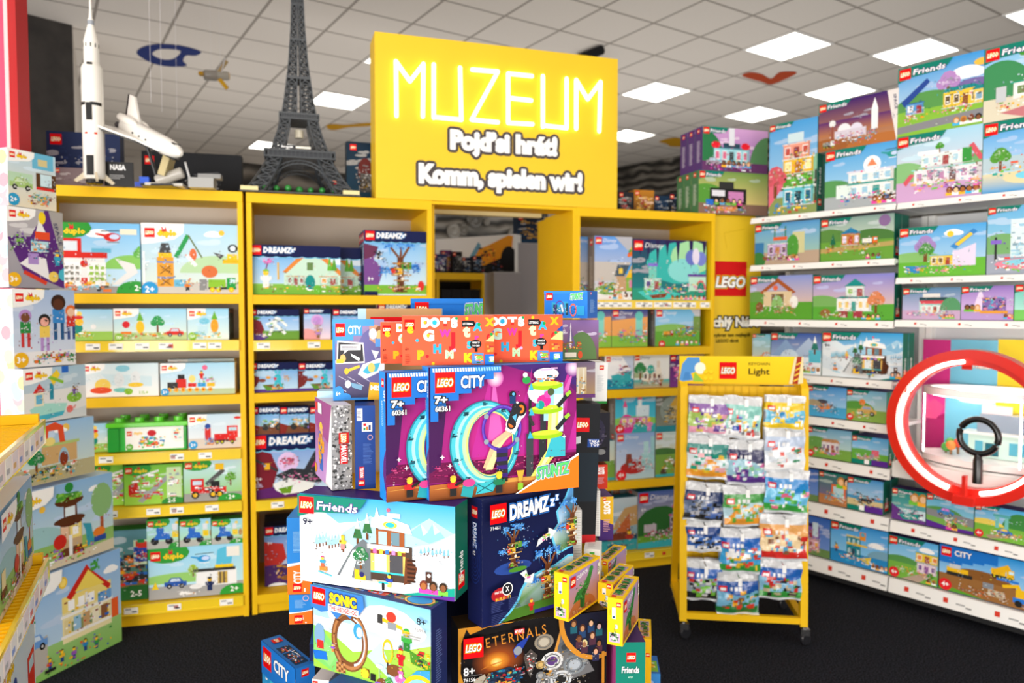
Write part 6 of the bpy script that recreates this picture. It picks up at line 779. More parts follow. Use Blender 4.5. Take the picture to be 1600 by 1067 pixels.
# posters on the back panel behind the showcase
def rp(x, y, off=.402): u, z = RW.at(x, y, off); return u, z
for xa, xb, c, nm in ((1443, 1486, 'd83a8c', 'pink'), (1486, 1560, '7cc8e4', 'sky blue'), (1560, 1660, 'f2d83a', 'yellow')):
    ua, z1 = rp(xa, 530); ub = rp(xb, 532)[0]; z0 = .64; q = M(); cv = Cv(q, RW.pt(ua, z0, .402), RW.d.to_3d(), (0, 0, 1), z1-z0, (ub-ua)/(z1-z0), e=3e-4); cv.R(0, 0, cv.A, 1, c)
    if nm == 'pink': cv.P([(0, .0), (cv.A, .3), (cv.A, .45), (0, .3)], 'a81f60'); cv.P([(0, .35), (cv.A*.7, .55), (cv.A, .5), (.1, .3)], 'e8508a'); cv.R(0, .1, cv.A, .3, 'b02868'); cv.T('Disney', .02, .8, .06, 'fff', w=cv.A*.6, b=0, sh=.3)
    if nm == 'sky blue': cv.cloud(cv.A*.62, .58, .1); cv.R(cv.A*.25, .78, .07, .07, 'd8281e'); cv.T('Friends', cv.A*.5, .795, .04, 'fff', w=cv.A*.35, ol=[(.05, 'e88a30')])
    if nm == 'yellow': cv.hill(cv.A*.6, 0, .5, .5, 'c8b050'); cv.bk(.1, .1, cv.A*.8, .4, 'b8a040 e0c850 a8b060', 20, .08)
    tag(q.build('poster', MATTE), nm+' poster panel on the back board behind the round glass showcase', 'poster', 'coloured posters behind the showcase')
# ---- ceiling lights and decals
LAMPS = [((1226, 71), 'square ceiling light nearest the top right, above the leaping houses box'), ((1440, 92), 'square ceiling light half hidden behind the topmost right boxes'), ((1301, 146), 'square ceiling light above the purple planet box'), ((1166, 187), 'square ceiling light just above the tall apartment house box'), ((1014, 153), 'square ceiling light touching the right edge of the yellow sign, upper one'), ((1005, 213), 'square ceiling light touching the right edge of the yellow sign, lower one'), ((517, 161), 'square ceiling light between tower model and yellow sign'), ((412, 222), 'square ceiling light behind the middle of the tower model'), ((668, 84), 'square ceiling light peeking over the top edge of the yellow sign'), ((1648, 32), 'square ceiling light at the right edge of the picture')]
def lamp(i, j, label, grp='square ceiling lights'):
    c, s = math.cos(TC), math.sin(TC); p = cpt(i, j); o = thing('ceiling_light', label, 'ceiling light', p, TC, grp); t = TS
    q = M(); [q.box(*a, -.012, -.001, 'e8e6e2') for a in ((0, t, 0, .022), (0, t, t-.022, t), (0, .022, .022, t-.022), (t-.022, t, .022, t-.022))]; q.build('frame', WHITE, o)
    M().box(.022, t-.022, .022, t-.022, -.01, -.002).build('diffuser', LAMP, o); return o
for (x, y), l in LAMPS:
    i, j = ctile(x, y); lamp(math.floor(i), math.floor(j), l)
def smooth(p, n=5):
    o = []; K = len(p)
    for i in range(K):
        a, b, c, d = p[i-1], p[i], p[(i+1) % K], p[(i+2) % K]
        for j in range(n): t = j/n; o.append(tuple(.5*(2*b[k]+(c[k]-a[k])*t+(2*a[k]-5*b[k]+4*c[k]-d[k])*t*t+(3*b[k]-a[k]-3*c[k]+d[k])*t**3) for k in (0, 1)))
    return o
def decal(pts, c, label):
    pts = smooth(pts); q = M(); q.face([(onz(x, y, HC-.004)) for x, y in pts], c); tag(q.build('ceiling_sticker', MATTE), label, 'sticker')
decal([(214, 84), (222, 74), (246, 69), (280, 71), (313, 80), (306, 87), (291, 87), (286, 95), (291, 103), (262, 104), (236, 98)], '2a3a78', 'dark blue ring-shaped sticker on the ceiling above the shuttle')
q = M(); q.face([onz(x, y, HC-.006) for x, y in smooth([(238, 84), (250, 77), (276, 78), (282, 82), (270, 92), (252, 92)])], 'eae4dc'); q.build('sticker_hole', MATTE, bpy.data.objects['ceiling_sticker'])
decal([(1160, 119), (1172, 113), (1190, 116), (1205, 123), (1218, 113), (1241, 112), (1243, 116), (1222, 126), (1204, 132), (1190, 128)], 'c0502f', 'orange boomerang sticker on the ceiling below the biggest light')
decal([(1030, 221), (1055, 215), (1080, 222), (1085, 228), (1050, 229), (1042, 225)], 'd8a020', 'yellow sticker on the ceiling near the lowest right light')
decal([(510, 196), (522, 194), (540, 195), (578, 192), (578, 197), (545, 199), (525, 203), (514, 202)], 'd8a020', 'yellow sticker on the ceiling left of the sign')
q = M(); a = onz(905, 92, HC-.046); b_ = onz(940, 78, HC-.046); q.tube([a, b_], .045, '1a1a1c', 10); tag(q.build('ceiling_bar', MATTE), 'black bar hanging under the ceiling behind the top of the sign', 'lamp')
# ---- rocket model
def topz(x, y, z=2.064): return onz(x, y, z)
p = topz(148, 288); k = p.y/F; rk = thing('rocket_model', 'tall white rocket model with black bands standing on the left bookcase', 'model rocket', p, .1)
Z = lambda y: (288-y)*k
RW_, BL = 'f3efe6', '17181a'
M().lathe([(13.5*k, Z(281)), (15.2*k, Z(276)), (15.2*k, Z(170)), (15.2*k, Z(112)), (11.5*k, Z(105))], RW_, 28).build('lower_stage', GLOSS, rk, True)
M().lathe([(10.9*k, Z(106)), (10.9*k, Z(72)), (4.6*k, Z(46)), (4.2*k, Z(37))], RW_, 24).build('upper_stage', GLOSS, rk, True)
M().lathe([(4.7*k, Z(46)), (4.7*k, Z(39))], '9aa0a8', 16).build('capsule', GLOSS, rk, True)
M().tube([(0, 0, Z(38)), (0, 0, Z(24)), (0, 0, Z(10)), (0, 0, Z(-16))], [3*k, 1.8*k, 1.6*k, .3*k], RW_, 8).build('escape_tower', GLOSS, rk)
def band(r, y0, y1, a0, a1, c=BL):
    q = M(); n = 10; A = [math.radians(a0+(a1-a0)*i/n) for i in range(n+1)]
    for s_, t_ in zip(A, A[1:]): q.face([(r*k*math.cos(s_), r*k*math.sin(s_), Z(y0)), (r*k*math.cos(t_), r*k*math.sin(t_), Z(y0)), (r*k*math.cos(t_), r*k*math.sin(t_), Z(y1)), (r*k*math.cos(s_), r*k*math.sin(s_), Z(y1))], c)
    q.build('black_marking', GLOSS, rk)
band(11.1, 81, 75, 0, 360); band(15.35, 170, 165, 180, 252); band(15.35, 170, 165, 280, 345); band(15.35, 193, 166, 255, 290); band(15.35, 276, 246, 250, 292); band(13.6, 114, 105, 262, 296); band(15.4, 113, 106, 185, 215)
for i in range(4):
    a = math.pi/2*i+.55; X = Matrix.Rotation(a, 4, 'Z') @ Matrix.Rotation(math.pi/2, 4, 'X')
    M().prism([(12*k, Z(268)), (28*k, Z(284)), (24*k, Z(287)), (12*k, Z(279))], -1.6*k, 1.6*k, 'e8dcc0', X).build('fin', GLOSS, rk)
    M().lathe([(4.2*k, 0), (2.6*k, 7*k)], BL, 12, Matrix.Translation((7*k*math.cos(a+.7), 7*k*math.sin(a+.7), 0))).build('engine_nozzle', GLOSS, rk)
M().lathe([(12*k, .002), (12*k, Z(280))], BL, 16).build('launch_base', GLOSS, rk)
for a in (255, 305): q = M(); q.box(-.006, .006, -15.8*k, -15.2*k, Z(214), Z(211), 'd8402a'); q.build('flag_sticker', GLOSS, rk).rotation_euler.z = math.radians(a-270)
# ---- shuttle model
p = topz(252, 292); sh = thing('shuttle_model', 'white space shuttle model nose down on a black stand, in front of black box', 'model shuttle', p, 0); k = p.y/F
fw = Vector((.78, -.42, -.40)).normalized(); up = Vector((.35, -.15, .9)); up = (up-up.dot(fw)*fw).normalized(); lf = up.cross(fw)
X = Matrix((fw, lf, up)).transposed().to_4x4(); X.translation = Vector((-14*k, .0, 74*k))
XR = X @ Matrix.Rotation(math.pi/2, 4, 'Y')
M().lathe([(.034, -.2), (.042, -.19), (.042, .1), (.038, .16), (.026, .2), (.008, .225)], 'f4f1ea', 20, XR).build('fuselage', GLOSS, sh, True)
for s_ in (-1, 1):
    M().prism([(.12, .03*s_), (-.02, .06*s_), (-.14, .19*s_), (-.2, .19*s_), (-.2, .03*s_)], -.03, -.022, 'f4f1ea', X).build('wing', GLOSS, sh); M().prism([(.12, .03*s_), (-.02, .06*s_), (-.14, .19*s_), (-.2, .19*s_), (-.2, .03*s_)], -.037, -.0305, '17181a', X).build('black_underside', GLOSS, sh)
    M().lathe([(.018, -.21), (.022, -.16), (.016, -.1), (.004, -.08)], 'ece8e0', 12, X @ Matrix.Translation((0, .03*s_, .03)) @ Matrix.Rotation(math.pi/2, 4, 'Y')).build('engine_pod', GLOSS, sh, True)
M().prism([(.1, -.02), (.215, -.02), (.2, .02), (.1, .04)], -.036, -.03, '17181a', X).build('nose_tiles', GLOSS, sh)
M().prism([(-.1, .035), (-.19, .14), (-.225, .14), (-.2, .035)], -.006, .006, 'f4f1ea', X @ Matrix.Rotation(math.pi/2, 4, 'X')).build('tail_fin', GLOSS, sh); M().prism([(-.2, .035), (-.225, .14), (-.235, .14), (-.212, .035)], -.0065, .0065, '17181a', X @ Matrix.Rotation(math.pi/2, 4, 'X')).build('rudder', GLOSS, sh)
for y, z in ((0, .018), (-.018, -.012), (.018, -.012)): M().lathe([(.014, -.235), (.008, -.2)], '3a3a3c', 12, X @ Matrix.Translation((0, y, z)) @ Matrix.Rotation(math.pi/2, 4, 'Y')).build('engine_nozzle', GLOSS, sh)
for i in range(3): M().box(.02-.05*i, .027-.05*i, -.0445, -.041, -.012, -.004, '26272a', X).build('side_window', GLOSS, sh)
M().prism([(.165, -.02), (.182, -.016), (.182, .016), (.165, .02)], .026, .034, '17181a', X).build('cockpit_window', GLOSS, sh)
st = M(); st.tube([X @ Vector((-.02, 0, -.035)), Vector((-.02, .03, .0))], .008, '1a1a1c'); st.box(-.07, .07, -.05, .06, -.002, .008, '1a1a1c'); st.build('display_stand', GLOSS, sh)
# plaque and grey satellite model in front of the black box
p = topz(186, 291); o = thing('name_plaque', 'small black name plaque with white lettering beside the rocket', 'plaque', p, .25)
M().prism([(-.06, 0), (.06, 0), (.06, .01), (-.06, .01)], 0, .11, '141416').build('plate', GLOSS, o); q = M(); cv = Cv(q, (-.06, 0, 0), (1, 0, 0), (0, 0, 1), .11, 1.09, e=3e-4); cv.T('NASA', .22, .68, .2, 'f4f4f4', w=.6, b=.05); cv.txt(.2, .3, .6, .2, 3, 'aaa'); q.build('lettering', MATTE, o)
q = M(); q.box(.07, .16, -.02, .02, 0, .02, '2a4ab0'); q.box(.09, .13, -.02, .02, .02, .045, '2a5ad0'); q.build('blue_bricks', GLOSS, o)
p = topz(290, 294); o = thing('satellite_model', 'grey telescope satellite model lying in front of the black box', 'model satellite', p, .2)
M().lathe([(.022, -.06), (.026, -.05), (.026, .06), (.02, .065)], 'b9b5ac', 16, Matrix.Translation((-.07, 0, .05)) @ Matrix.Rotation(1.2, 4, 'Y')).build('telescope_tube', GLOSS, o, True)
M().box(-.12, -.09, -.05, .05, .02, .12, 'c8b888', Matrix.Rotation(.3, 4, 'Y')).build('solar_panel', GLOSS, o); M().box(.02, .13, -.04, .04, 0, .045, 'a9a9a6').build('base_plate', GLOSS, o); M().tube([(.02, 0, .04), (-.0, 0, .12)], .005, 'ccc').build('antenna', GLOSS, o); M().box(.06, .16, -.03, .03, .045, .065, '8d8d8b').build('arm', GLOSS, o); M().box(-.16, .0, -.06, .06, 0, .012, 'c9c5bc').build('foot_plate', GLOSS, o)
# hanging satellite with its threads
p = onz(338, 118, 3.25); sk = p.y/F; o = thing('satellite_model', 'silver and gold satellite model hanging on threads above the shuttle', 'model satellite', p, 0)
XH = Matrix.Rotation(-.12, 4, 'Y') @ Matrix.Rotation(.5, 4, 'Z') @ Matrix.Rotation(math.pi/2, 4, 'Y')
M().lathe([(7*sk, -18*sk), (8*sk, -16*sk), (8*sk, 0), (6.5*sk, 2*sk), (6.5*sk, 17*sk), (5*sk, 19*sk)], ['8d8a84', '9c9890', '9c9890', 'b5b1a6', 'b5b1a6', 'd8a92a'], 18, XH).build('telescope_tube', GLOSS, o, True)
M().box(-3*sk, 3*sk, -1*sk, 1*sk, -26*sk, -6*sk, 'd8a92a', Matrix.Rotation(-.7, 4, 'Y')).build('solar_panel', GLOSS, o); M().box(-2.5*sk, 2.5*sk, -1*sk, 1*sk, 6*sk, 28*sk, 'b8a070', Matrix.Rotation(.65, 4, 'Y')).build('solar_panel', GLOSS, o); M().box(-26*sk, -18*sk, -4*sk, 4*sk, 0, 5*sk, 'c89a2a').build('gold_cap', GLOSS, o); M().tube([(8*sk, 0, 4*sk), (17*sk, -8*sk, 24*sk)], 1*sk, 'ddd').build('antenna', GLOSS, o)
q = M()
for x in (-8, 6): q.tube([(x*sk, 0, 4*sk), (x*sk, 0, HC-p.z)], .0009, 'e6e6ea', 5)
q.build('nylon_thread', GLOSS, o)
for i, (x, yb, lab) in enumerate(((236, 160, 'leftmost thread'), (277, 200, 'thread right of the shuttle tail'), (253, 175, 'thread over the shuttle middle'))):
    b_ = onz(x, yb, 2.6); q = M(); q.tube([(0, 0, 0), (0, 0, HC-2.6)], .0009, 'e6e6ea', 5); tag(q.build('nylon_thread', GLOSS, loc=b_), 'thin white nylon '+lab+', hanging from the ceiling', 'thread', 'nylon threads above the shuttle')
# ---- tower model
pt = B2.pt(.29, 2.064, .27); TK = (pt.y)/F
tw = thing('tower_model', 'dark grey lattice iron tower model standing between two bookcases', 'model tower', pt, B2.ang)
GY = '45494d'
def hw(h):                                                  # half width of the tower at height h
    pts = [(0, .265), (.06, .225), (.14, .178), (.22, .143), (.34, .105), (.42, .086), (.52, .07), (.7, .047), (.9, .033), (1.1, .026), (1.35, .02)]
    for (a, b), (c_, d) in zip(pts, pts[1:]):
        if h <= c_: return b+(d-b)*(h-a)/(c_-a)
    return .02
def leg(sx, sy, h0, h1, n, wf):
    q = M(); lv = [h0+(h1-h0)*i/n for i in range(n+1)]
    def cor(h, i, j): W_ = hw(h); t = wf(h); return Vector((sx*(W_-(t if i else 0)), sy*(W_-(t if j else 0)), h))
    for i in (0, 1):
        for j in (0, 1): q.tube([cor(h, i, j) for h in lv], .006 if h0 < .4 else .0045, GY, 4, False)
    for a, b in zip(lv, lv[1:]):
        for (i, j), (k_, l) in (((0, 0), (1, 0)), ((0, 0), (0, 1)), ((1, 0), (1, 1)), ((0, 1), (1, 1))):
            q.tube([cor(a, i, j), cor(b, k_, l)], .003, GY, 4, False); q.tube([cor(a, k_, l), cor(b, i, j)], .003, GY, 4, False); q.tube([cor(b, i, j), cor(b, k_, l)], .003, GY, 4, False)
    return q
for sx in (-1, 1):
    for sy in (-1, 1):
        l = leg(sx, sy, .012, .2, 5, lambda h: .085-.1*h).build('leg', GLOSS, tw); M().prism([(-.04, -.04), (.04, -.04), (.04, .04), (-.04, .04)], 0, .02, 'e9d9a0', Matrix.Translation((sx*.24, sy*.24, .008))).build('stone_foot', GLOSS, l)
        leg(sx, sy, .23, .405, 5, lambda h: .062-.04*h).build('upper_leg', GLOSS, tw)
def deck(h, w_, t, nm):
    q = M(); q.box(-w_, w_, -w_, w_, h, h+.008, GY); q.box(-w_, w_, -w_, w_, h+t-.01, h+t, GY)
    for i in range(17):
        u = -w_+2*w_*i/16
        for s_ in (-1, 1): q.tube([(u, s_*w_*.98, h), (u, s_*w_*.98, h+t)], .003, GY, 4, False); q.tube([(s_*w_*.98, u, h), (s_*w_*.98, u, h+t)], .003, GY, 4, False)
    q.box(-w_*.92, w_*.92, -w_*.92, w_*.92, h+.006, h+t-.008, '3c4046'); return q.build(nm, GLOSS, tw)
deck(.195, .172, .042, 'first_deck'); deck(.405, .098, .034, 'second_deck')
q = M(); q.box(-.1, .06, -.1735, -.172, .238, .256, '2a2c30'); cv = Cv(q, (-.1, -.1736, .238), (1, 0, 0), (0, 0, 1), .018, 8.9, e=3e-4); cv.T('Bon appétit', .6, .3, .5, 'fff', w=3, res=1, b=.05); cv.R(4.4, .2, 4, .6, 'f4f0e0'); q.build('sign_board', GLOSS, tw)
for s_ in range(4):
    q = M(); R_ = Matrix.Rotation(s_*math.pi/2, 4, 'Z')
    for r_, y0 in ((.165, .02), (.148, .02)):
        q.tube([R_ @ Vector((r_*math.cos(a), -hw(.02+r_*math.sin(a))+.015, y0+r_*math.sin(a)*1.02)) for a in [math.pi*i/20 for i in range(21)]], .0035, GY, 4, False)
    for i in range(20):
        a, b = math.pi*i/20, math.pi*(i+1)/20; P_ = lambda r_, t: R_ @ Vector((r_*math.cos(t), -hw(.02+r_*math.sin(t))+.015, .02+r_*math.sin(t)*1.02)); q.tube([P_(.165, a), P_(.148, b)], .002, GY, 4, False)
    q.build('arch', GLOSS, tw)
for sx in (-1, 1):
    for sy in (-1, 1): leg(sx, sy, .43, 1.33, 22, lambda h: hw(h)*.86).build('shaft_post', GLOSS, tw)
for h in (.62, .82, 1.0, 1.2): M().box(-hw(h)*1.05, hw(h)*1.05, -hw(h)*1.05, hw(h)*1.05, h, h+.012, GY).build('shaft_band', GLOSS, tw)
deck(1.33, .035, .05, 'top_deck'); M().lathe([(.02, 1.38), (.012, 1.44), (.003, 1.46), (.002, 1.52)], GY, 10).build('spire', GLOSS, tw)
M().box(-.285, .285, -.285, .285, 0, .008, '4a4a44').build('base_plate', GLOSS, tw); M().lathe([(.022, .33), (.022, .37)], 'f0e8d0', 10).build('lift_cabin', GLOSS, tw)
r = random.Random(4)
for i in range(7): q = M(); x, y = -.17+.055*i, -.2+r.random()*.06; q.tube([(x, y, .006), (x, y, .03)], .004, '6a4a2a', 6); q.ball((x, y, .038), .014+.008*r.random(), '2f8a3a', 8); q.build('tree', GLOSS, tw, True)
# ---- pink panel at the left
PINK = mat('pink_poster_panel', 'd2476c', .6, noise=.1, scale=4)
Y0 = 3.45; xr = (66-800)/F*Y0; pk = thing('poster_column', 'tall pink poster column with doodles and red edge at the left', 'panel', (xr-1.2, Y0, 0), -.1)
M().box(0, 1.2, 0, .05, 0, 4.0).build('front_panel', PINK, pk); M().box(1.172, 1.212, -.012, .06, 0, 4.02, 'b41f22').build('red_edge', GLOSS, pk); M().box(1.148, 1.172, -.006, .0, 0, 4.0, 'f0c8c8').build('white_strip', MATTE, pk)
q = M(); cv = Cv(q, (0, -.001, 2.0), (1, 0, 0), (0, 0, 1), 2.0, .59, e=4e-4)
for x, y, c in ((.5, .2, '3a9a40'), (.52, .42, '8ac040')): cv.ring(x, y, .022, .008, c)
cv.O(.51, .13, .03, 'c8282a'); cv.O(.5, .14, .006, '8ac040'); cv.O(.52, .12, .006, 'f2d040'); cv.P([(.5, .62), (.56, .6), (.56, .68), (.51, .7)], '8a2038'); cv.O(.48, .3, .02, 'c8282a'); q.build('doodle_print', MATTE, pk)
# ---- showcase bay on the right gondola
ct_ = thing('counter_slab', 'thick white counter slab carrying the round glass showcase', 'counter', RW.pt(.43, 0, .01), RW.ang); z1 = rz(1390, 720); z0 = rz(1390, 744)
M().box(0, 1.3, -.01, .43, z0, z1).build('slab', WHITE, ct_, bevel=.003)
ce_ = RW.at(1548, 690, .16)[0]; sc_ = thing('display_case', 'round glass showcase with white lid and base holding a toy villa', 'display case', RW.pt(ce_, z1, .2), RW.ang); SX = Matrix.Diagonal((1.42, .88, 1, 1)); rr = .22; hc = rz(1437, 600, .2)-z1
M().lathe([(rr*.96, 0), (rr*.96, .012)], 'f6f5f3', 48, SX).build('plinth', GLOSS, sc_, True); M().lathe([(rr*.92, .012), (rr*.92, .02)], '1a1a1a', 48, SX).build('shadow_gap', GLOSS, sc_); M().lathe([(rr, .02), (rr, .05)], 'f6f5f3', 48, SX).build('base_disc', GLOSS, sc_, True)
q = M(); n = 64
for i in range(n):
    a, b = 2*math.pi*i/n, 2*math.pi*(i+1)/n; q.face([SX @ Vector((rr*.97*math.cos(a), rr*.97*math.sin(a), .05)), SX @ Vector((rr*.97*math.cos(b), rr*.97*math.sin(b), .05)), SX @ Vector((rr*.97*math.cos(b), rr*.97*math.sin(b), hc-.03)), SX @ Vector((rr*.97*math.cos(a), rr*.97*math.sin(a), hc-.03))], 'fff')
q.build('acrylic_wall', CLEAR, sc_, True); q = M()
for i in range(48):
    a, b = 2*math.pi*i/48, 2*math.pi*(i+1)/48
    for ra, za, rb, zb2 in ((1, hc-.035, 1, hc), (1, hc, .9, hc), (.9, hc, .9, hc-.035), (.9, hc-.035, 1, hc-.035)): q.face([SX @ Vector((rr*ra*math.cos(a), rr*ra*math.sin(a), za)), SX @ Vector((rr*ra*math.cos(b), rr*ra*math.sin(b), za)), SX @ Vector((rr*rb*math.cos(b), rr*rb*math.sin(b), zb2)), SX @ Vector((rr*rb*math.cos(a), rr*rb*math.sin(a), zb2))], 'f8f7f5')
q.build('lid_ring', GLOSS, sc_); q = M(); q.tube([SX @ Vector((rr*.93*math.cos(.1309*i), rr*.93*math.sin(.1309*i), hc-.03)) for i in range(48)], .008, n=8, closed=True); q.build('led_ring', mat('showcase_led', 'fff8f0', .4, emit=22), sc_)
for a in (185, 300, 20): q = M(); a = math.radians(a); v_ = SX @ Vector((rr*.985*math.cos(a), rr*.985*math.sin(a), 0)); q.tube([v_+Vector((0, 0, .04)), v_+Vector((0, 0, hc-.02))], .004, n=8); q.build('led_post', LEDW, sc_)
tv = thing('toy_villa', 'toy villa with teal walls and pink slide standing inside the glass showcase', 'toy building', RW.pt(ce_+.03, z1+.052, .2), RW.ang); tv.scale = (1.45, 1.2, 1.3)
M().box(-.08, .1, -.02, .06, 0, .09, 'cfeee4').build('lower_floor', GLOSS, tv); M().box(-.06, .07, 0, .06, .095, .16, '8a98a8').build('upper_floor', GLOSS, tv); M().box(-.1, .12, -.03, .07, .088, .097, 'f2f4f0').build('terrace', GLOSS, tv); M().box(-.03, .0, -.024, -.018, .01, .06, '1f6a78').build('door', GLOSS, tv)
for x in (-.06, .03, .065): M().box(x, x+.022, -.024, -.019, .02, .065, '5ab0c8').build('window', GLOSS, tv)
q = M(); q.box(.12, .15, -.06, -.03, 0, .12, 'e8708a'); [q.box(.115, .155, -.065, -.025, .015+.02*i, .02+.02*i, 'f4b0c0') for i in range(5)]; q.build('pink_ladder_tower', GLOSS, tv); M().box(-.06, .02, .02, .05, .16, .19, 'f4e8ec').build('roof_room', GLOSS, tv); M().ball((.1, .0, .12), .025, '3fa048', 8).build('roof_bush', GLOSS, tv, True)
M().box(.1, .16, -.1, -.06, 0, .06, 'c8a8d8').build('kiosk', GLOSS, tv)
for i, (x, y, z, c) in enumerate(((-.16, -.03, .03, '4aa040'), (-.13, -.06, .045, 'e8883a'), (-.11, -.02, .055, 'd8503a'), (-.15, .0, .05, '5ab048'))):
    q = M(); q.tube([(0, 0, 0), (0, 0, z)], .006, '8a6a4a', 6); q.ball((0, 0, z), .024, c, 8); tag(q.build('toy_tree', GLOSS, smooth=True, loc=RW.pt(ce_-.03+x, z1+.052, .2+y), rotz=RW.ang), ('green', 'orange', 'red', 'light green')[i]+' round toy tree at the left inside the glass showcase', 'toy tree', 'toy trees in the showcase')
# glowing ring with magnifier
uR, zR = RW.at(1515, 667, -.05); ryT = RW.at(1515, 546, -.05)[1]; R0 = (ryT-RW.at(1515, 788, -.05)[1])/2; zR = ryT-R0
rg = thing('light_ring', 'big red hoop with a white glowing inner strip in front of the showcase', 'ring lamp', RW.pt(uR, zR, -.05), RW.ang)
q = M(); n = 72; sec = [(R0, -.03), (R0, .055), (R0-.072, .055), (R0-.072, .0), (R0-.044, .0), (R0-.044, -.03)]
for i in range(n):
    a, b = 2*math.pi*i/n, 2*math.pi*(i+1)/n
    for (ra, ya), (rb, yb) in zip(sec, sec[1:]+sec[:1]): q.face([(ra*math.cos(a), ya, ra*math.sin(a)), (rb*math.cos(a), yb, rb*math.sin(a)), (rb*math.cos(b), yb, rb*math.sin(b)), (ra*math.cos(b), ya, ra*math.sin(b))], 'dd2a1e')
q.build('hoop', GLOSS, rg)
def arc(a0, a1, r_, y, t, nm):
    q = M(); q.tube([(r_*math.cos(math.radians(a)), y, r_*math.sin(math.radians(a))) for a in range(a0, a1+1, 5)], t, n=8); q.build(nm, LEDW, rg)
arc(95, 255, R0-.056, -.01, .0092, 'led_strip'); arc(280, 330, R0-.056, -.01, .0092, 'led_strip')
q = M(); q.box(-.045, .045, -.07, .02, -R0+.005, -R0+.045, 'dd2a1e'); q.box(-.008, .008, -.06, -.03, -R0+.04, -R0+.14, 'dd2a1e'); q.build('bracket', GLOSS, rg)
um, zm = RW.at(1529, 682, -.11); mg = thing('magnifying_glass', 'black hand magnifier held up in front of the glass showcase', 'magnifier', RW.pt(um, zm, -.11), RW.ang); RM = .078
q = M(); q.tube([(RM*math.cos(a), 0, RM*math.sin(a)) for a in [2*math.pi*i/40 for i in range(40)]], .0145, '141414', 10, closed=True); q.build('rim', GLOSS, mg, True); M().lathe([(RM*.95, -.003), (RM*.95, .003)], 'fff', 40, Matrix.Rotation(math.pi/2, 4, 'X')).build('lens', CLEAR, mg, True)
M().tube([(0, 0, -RM), (0, 0, -RM-.02), (0, 0, -RM-.03), (0, 0, -RM-.135)], [.014, .017, .02, .021], '161616', 14).build('handle', GLOSS, mg, True)
# ---- yellow rolling rack with polybags
wl = onz(1067, 1001, 0); wr = onz(1256, 1011, 0); KA = math.atan2(wr.y-wl.y, wr.x-wl.x); KS = Pl((wl.x, wl.y), math.degrees(KA)); KW = (wr-wl).length
ks = thing('rolling_rack', 'yellow metal rolling rack hung with polybags, under a yellow header card', 'display rack', (wl.x, wl.y, 0), KA)
KH = 1.17; lean = .05
for x in (0, KW):
    q = M(); a = .016; q.prism([(0, .09), (.032, .09), (lean+.03, KH-.03), (lean+.06, KH), (lean+.12, KH), (lean+.12, KH+.018), (lean+.05, KH+.018), (lean, KH-.02)], -a, a, 'f5c915', Matrix.Translation((x, 0, 0)) @ Matrix(((0, 0, 1, 0), (1, 0, 0, 0), (0, 1, 0, 0), (0, 0, 0, 1)))); q.build('front_post', YEL, ks)
    q = M(); q.prism([(.4, .09), (.43, .09), (lean+.125, KH+.01), (lean+.095, KH+.01)], -a, a, 'f5c915', Matrix.Translation((x, 0, 0)) @ Matrix(((0, 0, 1, 0), (1, 0, 0, 0), (0, 1, 0, 0), (0, 0, 0, 1)))); q.build('rear_post', YEL, ks)
    M().box(x-a, x+a, .03, .41, .1, .13).build('side_rail', YEL, ks)
    for y in (.015, .415):
        w_ = M().lathe([(.026, -.009), (.03, -.005), (.03, .005), (.026, .009)], '26262a', 18, Matrix.Translation((x+.012, y+.005, .031)) @ Matrix.Rotation(.6, 4, 'Z') @ Matrix.Rotation(math.pi/2, 4, 'X')).build('caster_wheel', GLOSS, ks, True); M().box(x-.012, x+.026, y-.014, y+.02, .05, .078, 'ccc').build('caster_fork', STEEL, w_); M().tube([(x+.005, y, .075), (x+.005, y, .095)], .008, 'ccc').build('caster_pin', STEEL, w_)
M().box(.016, KW-.016, .004, .028, .1, .128).build('cross_bar', YEL, ks); M().box(.016, KW-.016, lean+.05, lean+.1, KH-.012, KH+.014).build('top_bar', YEL, ks); M().box(.016, KW-.016, .4, .425, .1, .128).build('cross_bar', YEL, ks)
sl = (lean+.06-.09)/(KH-.2)
q = M(); n = 14
for i in range(n):
    x0_, x1_ = .016+(KW-.032)*i/n, .016+(KW-.032)*(i+1)/n; g = .003
    q.face([(x0_+g, .1, .2), (x1_-g, .1, .2), (x1_-g, .1+sl*(KH-.22), KH-.02), (x0_+g, .1+sl*(KH-.22), KH-.02)], 'f5c915'); q.face([(x0_, .104, .2), (x1_, .104, .2), (x1_, .104+sl*(KH-.22), KH-.02), (x0_, .104+sl*(KH-.22), KH-.02)], 'f5c915')
q.box(.016, KW-.016, .1, .104, .2, .34); q.build('slat_back', YEL, ks); M().box(.016, KW-.016, .104, .3, .2, .21).build('tray', YEL, ks)
hu0, hz1 = KS.at(1062, 556, lean+.03); hu1 = KS.at(1255, 557, lean+.03)[0]; hz0 = KH-.004; HH = hz1-hz0
hd = M(); hd.box(hu0, hu1, lean+.03, lean+.05, hz0, hz1, 'f8cf1c'); cv = Cv(hd, (hu0, lean+.03, hz0), (1, 0, 0), (0, 0, 1), HH, (hu1-hu0)/HH, e=2e-4); cv.R(0, 0, cv.A, 1, 'f7c81a', 'f9d425'); cv.P([(0, .1), (.12, .05), (.5, .1), (.42, .35), (.8, .5), (.72, .95), (.3, .95), (.1, .7)], '5a9ad8'); cv.P([(.12, .1), (.4, .1), (.36, .4), (.2, .4)], '4a88c8'); cv.O(.75, .55, .2, 'fbf6e0', .22); cv.P([(.5, .05), (.9, .05), (.55, .4)], '9ac848')
for x, y in ((.95, .15), (1.15, .15), (.95, .4), (1.15, .4)): cv.O(x, y, .09, 'e0ac10', .08); cv.O(x, y+.02, .08, 'f9d425', .07)
